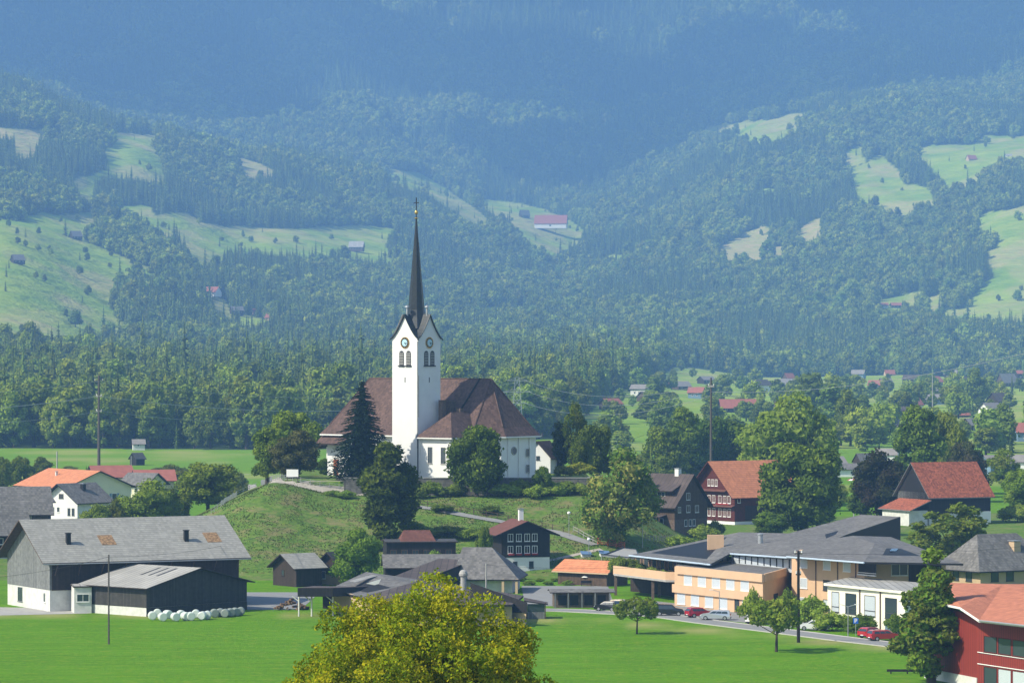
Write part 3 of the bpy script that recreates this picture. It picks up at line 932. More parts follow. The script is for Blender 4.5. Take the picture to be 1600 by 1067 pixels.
ptree('loose', 2, 1482, 892, 785, 122, 'loose green tree in front of the red roofed barn', D=700)
ptree('pinelike', 1, 1456, 1066, 856, 158, 'tall pointed leafy tree beside the red building')
ptree('orchard', 1, 995, 990, 934, 76, 'small dark green orchard tree standing on the lawn by the dark car', 'fruit tree', 'fruit_tree')
ptree('orchard', 3, 1213, 1018, 934, 116, 'spreading pale orchard tree on the lawn beside the power pole', 'fruit tree', 'fruit_tree')
ptree('round', 3, 325, 805, 722, 96, 'dark green tree above the right end of the barn roof', D=800)
ptree('round', 1, 228, 812, 757, 100, 'green tree behind the middle of the barn roof', D=790, rz=2)
ptree('light', 3, 152, 815, 787, 54, 'low yellow green tree behind the left of the barn roof', D=770)
ptree('olive', 1, 272, 800, 768, 50, 'low tree between the two green trees behind the barn', D=815)
ptree('loose', 3, 30, 770, 708, 46, 'light tree above the grey roofs at the left edge', D=1040)
ptree('loose', 1, 62, 762, 716, 48, 'pale bushy tree left of the orange roofed house', D=1080)
ptree('olive', 2, 2, 775, 716, 36, 'tree at the far left edge above the grey roofs', D=1020)
ptree('fcon', 3, 135, 752, 728, 16, 'small conifer behind the orange roofed house', 'conifer', 'conifer_tree', D=1120)
ptree('olive', 1, 262, 755, 728, 60, 'bushy grey green tree behind the red roofs at left', D=1110)
ptree('round', 2, 1598, 800, 735, 70, 'green tree at the right edge beside the red roofed barn', D=900)
ptree('loose', 2, 1570, 770, 700, 60, 'loose tree before the white houses at the right edge', D=1050)
ptree('light', 1, 1300, 790, 752, 50, 'small light tree behind the big dark round tree', D=930)
ptree('tall', 2, 1345, 800, 735, 44, 'slim dark tree left of the purple brown tree', D=880)
ptree('darkround', 4, 1203, 845, 800, 60, 'low dark tree under the big round tree', D=800)
ptree('fcon', 4, 1017, 735, 692, 20, 'dark pointed conifer above the brown house', 'conifer', 'conifer_tree', D=1050)
ptree('darkround', 6, 757, 860, 822, 26, 'small dark conifer like shrub left of the dark chalet', 'shrub', 'shrub', D=655)
for i, (px, pyb, pyt, w, k, s) in enumerate([(1030, 735, 665, 60, 'tall', 4), (1065, 740, 636, 76, 'tall', 2), (1105, 742, 640, 70, 'darkround', 5), (1142, 740, 650, 60, 'tall', 3),
        (1048, 742, 700, 60, 'light', 3), (1090, 745, 705, 60, 'loose', 1), (1165, 735, 690, 60, 'light', 2), (1000, 742, 712, 46, 'light', 1)]):
    ptree(k, s, px, pyb, pyt, w, ['dark slim tree at the left end of the thicket', 'second tall tree from the left of the thicket', 'broad dark tree of the thicket next to the tall mast', 'tall dark tree of the thicket right of the mast', 'low bright tree in front of the thicket above the brown house', 'low loose tree of the thicket above the gap between the two houses', 'bright low tree at the right end of the thicket', 'small bright tree left of the dark conifer'][i], group='trees of the thicket behind the red gabled house', D=1080 + 12 * (i % 4))
ptree('light', 2, 1285, 700, 655, 60, 'willow green tree in the valley meadow right of the bright tree', D=1500)
for i, (px, pyb, pyt, w, k, s) in enumerate([(1262, 660, 588, 76, 'fbroad2', 1), (1305, 672, 600, 70, 'fedge', 2), (1325, 690, 612, 50, 'fedge', 1), (1338, 618, 582, 34, 'fedge', 3), (1290, 640, 586, 50, 'fbroad', 2), (1240, 640, 608, 50, 'fedge', 4)]):
    ptree(k, s, px, pyb, pyt, w, ['broad leafy tree at the top left of the valley clump', 'largest round tree in the middle of the valley clump', 'tall tree at the right of the valley clump', 'small dark tree at the upper right of the valley clump', 'tree between the two largest trees of the valley clump', 'tree at the lower left end of the valley clump'][i], group='clump of trees in the valley meadows')
ptree('fedge', 1, 1526, 633, 578, 44, 'big lone round tree between the valley farms at right')
ptree('fedge', 2, 1012, 660, 628, 56, 'round tree at the left of the valley meadows')
ptree('fedge', 3, 1020, 640, 608, 50, 'round tree behind the first one at the left of the valley meadows')
ptree('fedge', 4, 970, 705, 672, 40, 'pale bushy tree in the meadow left of the thicket')
ptree('fedge', 2, 940, 700, 650, 50, 'tree behind the right end of the churchyard')
rngv = np.random.default_rng(8)
nvt = 0
for i in range(700):
    px = rngv.uniform(925, 1640); d = 1350 * (3900 / 1350) ** rngv.uniform(0, 1)
    if d < fedge(px) - 40 and d > (1500 if px < 1250 else 1300) and nvt < 230:
        p = GD(px, d)
        if fbm(np.array(p.x / 120), np.array(p.y / 120), 77, 2) < 0.44: continue
        h = rngv.uniform(5, 16)
        kd = ['fedge', 'fbroad', 'fbroad2', 'fcon'][int(rngv.choice(4, p=[.4, .3, .2, .1]))]
        tree(kd, int(rngv.integers(1, 4)), p, h, h * (0.95 if kd != 'fcon' else 0.45), 'small tree scattered among the farms of the valley meadows', group='scattered trees among the valley farms', name='meadow_tree', rz=float(rngv.uniform(0, 6)))
        nvt += 1
# bushes in the village
for px, pyb, pyt, w, k, lab in [(1100, 845, 822, 50, 'bush', 'leafy shrub before the red gabled house'), (1060, 858, 838, 46, 'bush', 'hedge shrub in the garden of the brown house'),
        (1118, 838, 815, 30, 'bush', 'tall bush at the foot of the red gabled house'), (1178, 975, 925, 36, 'bush', 'dark bush in the corner of the orange building'),
        (1300, 985, 958, 60, 'bush', 'bush at the foot of the ivory wing, left end'), (1345, 988, 962, 50, 'bush', 'bush behind the parking sign'), (1265, 975, 935, 60, 'bush', 'bush beside the power pole'),
        (1400, 990, 962, 40, 'bush', 'bush at the foot of the ivory wing, right end'), (1232, 968, 925, 40, 'bush', 'tall bush before the orange building right of the inner corner'),
        (1085, 930, 892, 36, 'ybush', 'yellow green bush under the garden parasol'), (1052, 925, 895, 40, 'bush', 'green bush under the planted balcony'),
        (905, 742, 724, 50, 'ybush', 'yellow flowering bush on the churchyard wall'), (880, 744, 728, 30, 'ybush', 'yellow bush beside the cypress'),
        (700, 776, 762, 40, 'bush', 'bush at the foot of the retaining wall left of the round tree'), (680, 885, 862, 36, 'bush', 'shrub growing beside the low roofs'), (752, 905, 880, 26, 'bush', 'grey green shrub by the large grey roof'),
        (1590, 815, 790, 60, 'bush', 'hedge on the lawn at the right edge')]:
    ptree(k, 1, px, pyb, pyt, w, lab, 'bush', 'bush', rz=px % 6)

for i, (px, py, h, w) in enumerate([(655, 778, 2.2, 4), (672, 776, 2.6, 5), (712, 775, 2.0, 5), (790, 776, 2.2, 6), (812, 775, 2.8, 5), (838, 778, 2.2, 5), (862, 775, 2.4, 6), (888, 774, 2.6, 5), (908, 774, 2.2, 5), (690, 800, 1.4, 4), (765, 803, 1.4, 4),
        (540, 778, 1.3, 4), (520, 775, 1.0, 3), (640, 830, 1.8, 5), (668, 838, 1.6, 5), (700, 838, 1.8, 6), (735, 842, 1.8, 5), (590, 858, 1.6, 5)]):
    p = gp(px, py)
    tree('bush', 1, p, h, w, 'dark leafy bush on the slope below the churchyard wall', 'bush', 'bush', 'bushes on the slope under the churchyard', rz=i * 1.1)
for i, (px, pyb, pyt, w, D_) in enumerate([(20, 752, 722, 50, 1180), (105, 750, 728, 40, 1200), (180, 812, 785, 40, 775), (300, 768, 740, 50, 1000), (345, 770, 742, 40, 980), (372, 762, 742, 30, 960), (290, 752, 733, 40, 1120), (385, 748, 733, 34, 1250)]):
    ptree(['bush', 'loose', 'olive'][i % 3], 1, px, pyb, pyt, w, 'bushy green growth between the houses behind the barn', 'bush' if i % 3 == 0 else 'tree', 'bush' if i % 3 == 0 else 'garden_tree', 'garden trees and bushes behind the barn', D=D_)
# small trees and hedges on the far meadows
for i, (px, py, h) in enumerate([(102, 368, 20), (78, 400, 8), (133, 397, 8), (137, 460, 10), (172, 418, 6), (118, 512, 17), (40, 385, 7), (60, 392, 7), (28, 382, 8), (70, 440, 7), (55, 435, 7), (392, 378, 9), (430, 380, 8), (463, 380, 10), (518, 375, 9), (88, 300, 8), (233, 268, 11),
        (340, 410, 10), (360, 400, 9), (310, 350, 8), (1460, 300, 10), (1495, 305, 9), (1592, 345, 14), (1590, 470, 15), (1560, 470, 8), (1515, 480, 10), (1545, 500, 8), (1480, 480, 8), (1240, 640, 9), (800, 345, 6), (760, 322, 7)]):
    p = gp(px, py)
    tree(['fedge', 'fbroad', 'fbroad2'][i % 3] if h < 18 else 'fcon', i % 3 + 1, p, h, h * (0.9 if h < 18 else 0.5), 'lone tree standing on an open meadow of the mountainside', group='lone trees on the hillside meadows', name='meadow_tree', rz=i * 0.7)

# --- the front row of the valley wood: trees one can tell apart
rngf = np.random.default_rng(21)
k = 0
px = -80
while px < 930:
    for row in range(3):
        d = fedge(px) + 12 + row * 24 + rngf.uniform(-8, 8)
        p = GD(px + rngf.uniform(-4, 4), d)
        h = rngf.uniform(17, 27) if px < 520 else rngf.uniform(14, 24)
        if 265 < px < 330 and row == 0: h = 10
        kd = 'fedge' if rngf.uniform() < 0.86 else 'fcon'
        tree(kd, int(rngf.integers(1, 5)), p, h, h * (0.66 if kd == 'fedge' else 0.36), 'tall tree of the front rows of the wood across the valley behind the church', group='front row of the valley wood', name='wood_edge_tree', rz=float(rngf.uniform(0, 6)))
        k += 1
    px += rngf.uniform(18, 34)
print('edge trees', k)

# --- woods too large to count
def forest(name, label, cells, protos, gen):
    me = bpy.data.meshes.new(name)
    X, Y, Z, S, SZ, Rr, K = cells
    n = len(X)
    me.vertices.add(n)
    me.vertices.foreach_set('co', np.stack([X, Y, Z], 1).astype(np.float32).ravel())
    for nm, v, ty in (('sxy', S, 'FLOAT'), ('sz', SZ, 'FLOAT'), ('rot', Rr, 'FLOAT'), ('pick', K, 'INT')):
        at = me.attributes.new(nm, ty, 'POINT')
        at.data.foreach_set('value', v.astype(np.int32 if ty == 'INT' else np.float32))
    o = link(name, me)
    kind(o, 'stuff'); o['label'] = label
    g = bpy.data.node_groups.new(name + '_nodes', 'GeometryNodeTree')
    g.interface.new_socket('Geometry', in_out='INPUT', socket_type='NodeSocketGeometry')
    g.interface.new_socket('Geometry', in_out='OUTPUT', socket_type='NodeSocketGeometry')
    gi = g.nodes.new('NodeGroupInput'); go = g.nodes.new('NodeGroupOutput')
    ip = g.nodes.new('GeometryNodeInstanceOnPoints')
    g.links.new(gi.outputs[0], ip.inputs['Points'])
    gti = g.nodes.new('GeometryNodeGeometryToInstance')
    for ob in reversed(protos):
        oi = g.nodes.new('GeometryNodeObjectInfo')
        oi.transform_space = 'ORIGINAL'
        oi.inputs['Object'].default_value = ob
        oi.inputs['As Instance'].default_value = False
        gi2 = g.nodes.new('GeometryNodeGeometryToInstance')
        g.links.new(oi.outputs['Geometry'], gi2.inputs[0])
        g.links.new(gi2.outputs[0], gti.inputs[0])
    g.links.new(gti.outputs[0], ip.inputs['Instance'])
    # join of several instances: one per proto
    jn = g.nodes.new('GeometryNodeJoinGeometry')
    for l in list(g.links):
        if l.to_node == gti: 
            g.links.new(l.from_socket, jn.inputs[0])
    g.nodes.remove(gti)
    g.links.new(jn.outputs[0], ip.inputs['Instance'])
    ip.inputs['Pick Instance'].default_value = True
    def na(nm, ty):
        a = g.nodes.new('GeometryNodeInputNamedAttribute'); a.data_type = ty
        a.inputs['Name'].default_value = nm
        return a.outputs[0]
    g.links.new(na('pick', 'INT'), ip.inputs['Instance Index'])
    cx = g.nodes.new('ShaderNodeCombineXYZ'); g.links.new(na('rot', 'FLOAT'), cx.inputs[2])
    g.links.new(cx.outputs[0], ip.inputs['Rotation'])
    cs = g.nodes.new('ShaderNodeCombineXYZ')
    s_ = na('sxy', 'FLOAT'); g.links.new(s_, cs.inputs[0]); g.links.new(s_, cs.inputs[1]); g.links.new(na('sz', 'FLOAT'), cs.inputs[2])
    g.links.new(cs.outputs[0], ip.inputs['Scale'])
    g.links.new(ip.outputs[0], go.inputs[0])
    md = o.modifiers.new('scatter', 'NODES'); md.node_group = g
    return o

def find_crown(kd, seed):
    me = PROTO[(kd, seed)][0]
    for o in COL.objects:
        if o.type == 'MESH' and o.data == me: return o
FP = []
for k in [('fbroad', 1), ('fbroad', 2), ('fbroad', 3), ('fbroad2', 1), ('fbroad2', 2), ('fbroad2', 3), ('fcon', 1), ('fcon', 2), ('fcon', 3)]:
    if k not in PROTO:
        p = gp(-200 + 30 * len(FP), 500)
        tree(k[0], k[1], p, 12, 8, 'lone tree standing on an open meadow of the mountainside', group='lone trees on the hillside meadows', name='meadow_tree')
    FP.append(find_crown(*k))
# horizon of sight along every column, for leaving out what nothing can show
TAN = (ZZ - CAMZ) / DD
run = np.maximum.accumulate(TAN, axis=0)
run = np.vstack([np.full((1, run.shape[1]), -9.0), run[:-1]])
def scatter(d0, d1, spacing, seed, pmin=-420, pmax=2050, hmin=13, hmax=26, front=None, margin=30):
    rng = np.random.default_rng(seed)
    xm = (pmax - 800) * d1 / F; xn = (pmin - 800) * d1 / F
    gx = np.arange(xn, xm, spacing); gy = np.arange(d0, d1, spacing)
    X, Y = np.meshgrid(gx, gy)
    X = X.ravel() + rng.uniform(-.48, .48, X.size) * spacing; Y = Y.ravel() + rng.uniform(-.48, .48, Y.size) * spacing
    P = 800 + F * X / Y
    ok = (P > pmin) & (P < pmax) & (Y > d0) & (Y < d1)
    ok &= Y > fedge(P) + 70
    X, Y, P = X[ok], Y[ok], P[ok]
    Z = ground_z(X, Y)
    h = hmin + (hmax - hmin) * rng.beta(2, 2, len(X)) * (0.75 + 0.5 * fbm(X / 90, Y / 90, 12, 2))
    j = np.clip(((P - Pg[0]) / (Pg[1] - Pg[0])).round().astype(int), 0, len(Pg) - 1)
    i = np.clip(np.searchsorted(Dg, Y) - 1, 0, len(Dg) - 1)
    vis = (Z + h + margin - CAMZ) / Y > run[i, j]
    con0 = rng.uniform(size=len(X)) < 0.35
    h *= np.where(rng.uniform(size=len(X)) < 0.12, 1.3, 1.0)
    py0 = HOR + (CAMZ - Z) * F / Y
    wj = 16 * (fbm(P / 22, py0 / 14, 5, 4) - 0.5)
    lim = np.ones(len(X)) * 1.05
    mm = np.zeros(len(X), bool)
    hid = (Z + 4 - CAMZ) / Y < run[i, j] - 2.0 / Y     # ground hidden behind something: no meadow there
    for pl in MEADOWS:
        a = inpoly(P + wj, py0 + wj * .6, pl) & ~hid
        mm |= a & (Y > 3000) & (rng.uniform(size=len(X)) > 0.009)
        for fr in (1.0, 0.8, 0.6, 0.4, 0.2):
            b = inpoly(P + wj, py0 - fr * h * F / Y + wj * .6, pl) & (Y > 3000) & ~a
            lim = np.where(b, np.minimum(lim, fr - 0.1), lim)
    lim = np.where(rng.uniform(size=len(X)) < 0.10, 1.0, lim)
    mm |= lim < 0.15
    h = h * np.minimum(lim, 1.0)
    inside = np.zeros(len(X), bool)
    for pl in MEADOWS: inside |= inpoly(P + wj, py0 + wj * .6, pl) & ~hid & (Y > 3000)
    h = np.where(inside, h * 0.45, h)
    vis &= ~mm
    X, Y, Z, h, P = X[vis], Y[vis], Z[vis], h[vis], P[vis]
    cn = fbm(X / 160, Y / 200, 61, 3)
    con = rng.uniform(size=len(X)) < (0.12 + 0.85 * sstep(0.48, 0.62, cn) * (0.35 + 0.65 * sstep(2500, 5200, Y)))
    K = np.where(con, 6 + rng.integers(0, 3, len(X)), np.where(rng.uniform(size=len(X)) < 0.5, rng.integers(0, 3, len(X)), 3 + rng.integers(0, 3, len(X))))
    h = h * np.where(con, 1.4, 1.0)
    sxy = h / 10 * np.where(con, rng.uniform(0.7, 0.95, len(X)), rng.uniform(0.75, 1.15, len(X)))
    # trees at the meadow borders stay small and bushy
    return X, Y, Z - 0.4, sxy, h / 10, rng.uniform(0, 6.28, len(X)), K
def stand(name, label, *a, protos=None, **k):
    c = scatter(*a, **k)
    print(name, len(c[0]))
    return forest(name, label, c, protos or FP, 0)
stand('valley_wood', 'wide mixed wood covering the valley floor behind the church', 1500, 3600, 11.0, 1, hmin=13, hmax=25, protos=[find_crown('fedge', k) for k in (1, 2, 3, 4, 1, 2)] + FP[6:])
stand('hillside_wood', 'mixed wood covering the lower mountainside between the meadows', 3600, 5600, 9.6, 2, hmin=9, hmax=24)
stand('upper_wood', 'mixed wood on the upper ridges of the mountainside', 5600, 7900, 10.5, 3, hmin=10, hmax=24)
stand('mountain_wood', 'hazy dark wood covering the mountain that fills the background', 7900, 10350, 19, 4, hmin=20, hmax=36)
# ------------------------------------------------------------------ houses
def hip_roof(mb, L, Wd, h, rise, ov=0.6, gov=0.6, hip0=0.0, hip1=0.0, t=0.2, mi=0, ms=1, rf=0.5, x0=0.0, y0=0.0):
    """roof over the box x0..x0+L, y0..y0+Wd; ridge along x at fraction rf of the width"""
    yr = Wd * rf
    sf = rise / yr; sb = rise / (Wd - yr)
    xa, xb = x0 - gov, x0 + L + gov
    ya, yb = y0 - ov, y0 + Wd + ov
    za, zb = h - ov * sf, h - ov * sb
    ra = (xa + hip0, y0 + yr, h + rise); rb = (xb - hip1, y0 + yr, h + rise)
    T = [(xa, ya, za), (xb, ya, za), (xb, yb, zb), (xa, yb, zb), ra, rb]
    T = [(p[0], p[1], p[2] + t) for p in T]
    B = [(p[0], p[1], p[2] - t) for p in T]
    b = len(mb.v)
    mb.v += T + B
    fs = [((0, 1, 5, 4), mi), ((2, 3, 4, 5), mi)]
    fs += [((3, 0, 4), mi if hip0 > 0 else ms), ((1, 2, 5), mi if hip1 > 0 else ms)] if (hip0 > 0 or hip1 > 0) else []
    if hip0 <= 0 and hip1 <= 0:
        for q in (((6, 10, 11, 7), ms), ((8, 11, 10, 9), ms), ((0, 4, 10, 6), ms), ((4, 3, 9, 10), ms), ((1, 7, 11, 5), ms), ((5, 11, 8, 2), ms), ((0, 6, 7, 1), ms), ((3, 2, 8, 9), ms)):
            fs.append(q)
    else:
        fs += [((0, 6, 7, 1), ms), ((1, 7, 8, 2), ms), ((2, 8, 9, 3), ms), ((3, 9, 6, 0), ms), ((6, 9, 8, 7), ms)]
        if hip0 <= 0: fs = [f for f in fs if f[0] != (3, 0, 4)] + [((0, 4, 3), ms)]
        if hip1 <= 0: fs = [f for f in fs if f[0] != (1, 2, 5)] + [((1, 2, 5), ms)]
    for f, m in fs:
        mb.f.append(tuple(b + k for k in f)); mb.m.append(m)

def wall_prism(mb, L, Wd, z0, h, rise=0, mi=0, rf=0.5, g0=True, g1=True, x0=0, y0=0):
    yr = y0 + Wd * rf
    x1 = x0 + L; y1 = y0 + Wd
    mb.face([(x0, y0, z0), (x1, y0, z0), (x1, y0, h), (x0, y0, h)], mi)
    mb.face([(x1, y1, z0), (x0, y1, z0), (x0, y1, h), (x1, y1, h)], mi)
    if g0 and rise: mb.face([(x0, y1, z0), (x0, y0, z0), (x0, y0, h), (x0, yr, h + rise), (x0, y1, h)], mi)
    else: mb.face([(x0, y1, z0), (x0, y0, z0), (x0, y0, h), (x0, y1, h)], mi)
    if g1 and rise: mb.face([(x1, y0, z0), (x1, y1, z0), (x1, y1, h), (x1, yr, h + rise), (x1, y0, h)], mi)
    else: mb.face([(x1, y0, z0), (x1, y1, z0), (x1, y1, h), (x1, y0, h)], mi)
    mb.face([(x0, y0, z0), (x0, y1, z0), (x1, y1, z0), (x1, y0, z0)], mi)
    if not (g0 and g1 and rise): mb.face([(x0, y0, h), (x1, y0, h), (x1, y1, h), (x0, y1, h)], mi)

def side_map(side, L, Wd, x0=0, y0=0):
    """returns f(s, out, z): s metres along the wall, out metres in front of it"""
    if side == 'f': return lambda s, o, z: (x0 + s, y0 - o, z)
    if side == 'b': return lambda s, o, z: (x0 + s, y0 + Wd + o, z)
    if side == 'l': return lambda s, o, z: (x0 - o, y0 + s, z)
    return lambda s, o, z: (x0 + L + o, y0 + s, z)

def bar(mb, f, s0, s1, o0, o1, z0, z1, mi=0):
    a = f(s0, o0, z0); b = f(s1, o1, z1)
    mb.box(min(a[0], b[0]), max(a[0], b[0]), min(a[1], b[1]), max(a[1], b[1]), min(a[2], b[2]), max(a[2], b[2]), mi)

def window(root, f, s, z, w, h, style='plain', fm='frame', pm='glass', name='window'):
    """s, z: centre of the window on the wall"""
    mb = MB(); t = 0.09 if w > 0.6 else 0.06
    o = 0.07
    bar(mb, f, s - w / 2, s - w / 2 + t, -0.02, o, z - h / 2, z + h / 2)
    bar(mb, f, s + w / 2 - t, s + w / 2, -0.02, o, z - h / 2, z + h / 2)
    bar(mb, f, s - w / 2 + t, s + w / 2 - t, -0.02, o, z + h / 2 - t, z + h / 2)
    bar(mb, f, s - w / 2 + t, s + w / 2 - t, -0.02, o, z - h / 2, z - h / 2 + t)
    if style == 'cross':
        bar(mb, f, s - t * .35, s + t * .35, 0.0, o - 0.01, z - h / 2 + t, z + h / 2 - t)
    if style == 'wide':
        k = max(2, int(w / 0.9))
        for i in range(1, k):
            c = s - w / 2 + w * i / k
            bar(mb, f, c - t * .35, c + t * .35, 0.0, o - 0.01, z - h / 2 + t, z + h / 2 - t)
    fr = mb.build(name, M[fm], root)
    p = MB()
    bar(p, f, s - w / 2 + t, s + w / 2 - t, -0.02, 0.025, z - h / 2 + t, z + h / 2 - t)
    p.build('pane' if pm == 'glass' else 'blind', M[pm], fr)
    sl = MB(); bar(sl, f, s - w / 2 - .06, s + w / 2 + .06, 0, 0.14, z - h / 2 - 0.07, z - h / 2 - 0.002)
    sl.build('sill', M[fm], fr)
    if style == 'shutters':
        for sg in (-1, 1):
            b = MB(); bar(b, f, s + sg * (w / 2 + 0.03), s + sg * (w / 2 + w * 0.42), 0, 0.05, z - h / 2, z + h / 2)
            b.build('shutter', M['shutter'], fr)
    return fr

def door(root, f, s, z0, w, h, mat='midwood', name='door'):
    mb = MB(); bar(mb, f, s - w / 2, s + w / 2, -0.02, 0.05, z0, z0 + h)
    d = mb.build(name, M[mat], root)
    k = MB(); bar(k, f, s + w * 0.36, s + w * 0.42, 0.05, 0.1, z0 + 0.95, z0 + 1.1); k.build('handle', M['metal'], d)
    return d

def chimney(roof, x, y, z0, z1, w=0.7, mat='oldwhite', cap=True):
    mb = MB(); mb.box(x - w / 2, x + w / 2, y - w / 2, y + w / 2, z0, z1)
    c = mb.build('chimney', M[mat], roof)
    if cap:
        k = MB(); k.box(x - w * .62, x + w * .62, y - w * .62, y + w * .62, z1 + 0.15, z1 + 0.25)
        for a in (-1, 1):
            for b in (-1, 1): k.box(x + a * w * .45 - .05, x + a * w * .45 + .05, y + b * w * .45 - .05, y + b * w * .45 + .05, z1, z1 + 0.15)
        k.build('chimney_cap', M['r_dark'], c) if False else None
        mb2 = k.build('chimney_cap', M['metal'], roof)
    return c

def house(name, label, cat, pos, ang, L, Wd, h, rise, wall='white', roof='r_grey', ov=0.7, gov=0.6, hip0=0, hip1=0, plinth=None, wins=(), doors=(), chims=(), group=None, fascia='darkwood', rf=0.5, anchor='l', wall2=None, t=0.2):
    """pos: ground point of the near corner; anchor 'l': building spreads to local +x, 'r': to local -x. ang degrees, + turns away"""
    root = empty(name, pos, R(ang))
    tag(root, label, cat, group)
    x0 = 0 if anchor == 'l' else -L
    mb = MB()
    zb = -1.0
    if plinth:
        ph, pm = plinth
        wall_prism(mb, L, Wd, zb, ph, 0, 1, x0=x0)
        o = 0.04
        wall_prism(mb, L + 2 * o, Wd + 2 * o, ph, h, rise, 0, rf, hip0 <= 0, hip1 <= 0, x0 - o, -o)
        mats = [M[wall], M[pm]]
    else:
        wall_prism(mb, L, Wd, zb, h, rise, 0, rf, hip0 <= 0, hip1 <= 0, x0)
        mats = [M[wall]]
    mb.build('wall', mats, root)
    rb = MB(); hip_roof(rb, L, Wd, h, rise, ov, gov, hip0, hip1, t, 0, 1, rf, x0)
    rf_ = rb.build('roof', [M[roof], M[fascia]], root)
    for (cx, cyy, hh, *rest) in chims:
        w = rest[0] if rest else 0.7
        m_ = rest[1] if len(rest) > 1 else 'oldwhite'
        y = cyy * Wd
        zr = h + rise * (1 - abs(cyy - rf) / max(rf if cyy < rf else 1 - rf, .01))
        chimney(rf_, x0 + cx * L, y, zr - 0.5, zr + hh, w, m_)
    for wn in wins:
        side, s, z, w, hh = wn[:5]
        f = side_map(side, L, Wd, x0)
        kw = wn[5] if len(wn) > 5 else {}
        window(root, f, s, z, w, hh, **kw)
    for side, s, z0, w, hh, m_ in doors:
        door(root, side_map(side, L, Wd, x0), s, z0, w, hh, m_)
    return root

# ------------------------------------------------------------------ the church
def church():
    O = Vector(((507 - 800) / 8.0, 762.0, 14.3))
    ang = -39.7
    root = empty('church', O, R(ang))
    tag(root, 'large white church with red brown roof standing on the mound', 'church')
    L, Wd, E, RZ = 37.5, 19.5, 8.3, 19.2
    A = [(0, 0), (L, 0), (41.3, 4.8), (41.3, 14.7), (L, Wd), (0, Wd)]
    mb = MB()
    mb.solid([(x, y, -1.5) for x, y in A], [(x, y, E) for x, y in A])
    # pilaster strips on the facets
    mb.build('wall', M['church_white'], root)
    pl = MB()
    for x in (6, 12, 18): pl.box(x - .35, x + .35, -0.18, 0.02, 0, E - .3)
    f1 = lambda u: (L + (41.3 - L) * u, 4.8 * u)
    for u in (0.06, 0.5, 0.94):
        x, y = f1(u); pl.tube((x, y, -.5), (x, y, E - .3), 0.32, n=8)
    for y in (6.5, 9.75, 13.0): pl.box(41.28, 41.5, y - .3, y + .3, 0, E - .3)
    pl.build('pilaster', M['church_white'], root)
    # roof
    rb = MB()
    ov = 1.1
    def off(k):
        n = len(A); p = Vector((*A[k], 0)); a = (Vector((*A[k], 0)) - Vector((*A[k - 1], 0))).normalized(); b = (Vector((*A[(k + 1) % n], 0)) - p).normalized()
        na_ = Vector((a.y, -a.x, 0)); nb = Vector((b.y, -b.x, 0)); m_ = (na_ + nb).normalized()
        return p + m_ * (ov / max(0.3, m_.dot(na_)))
    Q = [off(k) for k in range(6)]
    ze = E - 0.35
    zk = E + 1.5; ink = 1.6       # bell-cast eave: the lowest courses are flatter
    Rl = (2.6, Wd / 2, RZ); Rr = (34.2, Wd / 2, RZ)
    top = [Rl, Rr, Rr, Rr, Rr, Rl]
    Kk = []
    for k in range(6):
        q = Q[k]; t_ = Vector(top[k]); d = (t_ - q); f_ = 0.20
        Kk.append((q.x + d.x * f_, q.y + d.y * f_, E + 1.75))
    th = 0.25
    for k in range(6):
        j = (k + 1) % 6
        rb.face([(Q[k].x, Q[k].y, ze + th), (Q[j].x, Q[j].y, ze + th), Kk[j], Kk[k]])
        a, b = top[k], top[j]
        if a == b: rb.face([Kk[k], Kk[j], a])
        else: rb.face([Kk[k], Kk[j], b, a])
        rb.face([(Q[k].x, Q[k].y, ze), (Q[j].x, Q[j].y, ze), (Q[j].x, Q[j].y, ze + th), (Q[k].x, Q[k].y, ze + th)], 1)
    rb.face([(q.x, q.y, ze) for q in reversed(Q)], 1)
    roof = rb.build('roof', [M['r_church'], M['white']], root)
    # ridge and hip tiles
    rt = MB()
    for a, b in ((Rl, Rr), (Kk[1], Rr), (Kk[2], Rr), (Kk[3], Rr), (Kk[0], Rl)):
        rt.tube(a, b, 0.16, n=5)
    rt.build('ridge_tiles', M['r_church'], roof)
    # steep rib standing on the roof and the chimneys
    def nz(x, y): return E + 1.75 + (y - 1.2) * (RZ - E - 1.75) / (Wd / 2 - 1.2)
    rr = MB(); rr.tube((31.4, 0.6, nz(31.4, 1.0)), (31.4, Wd / 2, RZ + .1), 0.2, n=5); rr.build('lightning_rod', M['black'], roof)
    for (x, y, w, hh) in ((28.6, 3.4, 1.9, 4.2),):
        cb = MB(); cb.box(x - w / 2, x + w / 2, y - .7, y + .7, nz(x, y) - 2, nz(x, y) + 2.4); cb.box(x - w / 2 - .1, x + w / 2 + .1, y - .8, y + .8, nz(x, y) + 2.4, nz(x, y) + 2.6)
        cb.build('chimney', M['rubblewood'], roof)
    cb = MB(); cb.box(30.3, 31.3, -1.4, -.4, 10, 15.2); cb.build('chimney', M['rubblewood'], roof)
    cb = MB()
    cb.box(32.6, 33.6, 1.2, 2.4, 9, 13.6); cb.build('roof_hatch', M['rubblewood'], roof)
    # low porch at the left end
    pb = MB(); pb.box(-3.0, 0.0, 3.0, Wd - 3, -1, 5.6); pb.build('porch_wall', M['church_white'], root)
    pr = MB(); pr.slab([(-4.2, 1.6, 5.5), (0.2, 1.6, 8.4), (0.2, Wd - 1.6, 8.4), (-4.2, Wd - 1.6, 5.5)], 0.3, 0, 1)
    pr.build('porch_roof', [M['r_church'], M['darkwood']], root)
    pe = MB(); pe.slab([(-1.2, -2.2, 6.4), (6.0, -2.2, 6.4), (6.0, 0.3, 8.3), (-1.2, 0.3, 8.3)], 0.3, 0, 1)
    pe.build('entrance_canopy', [M['r_church'], M['darkwood']], root)
    f = side_map('f', L, Wd)
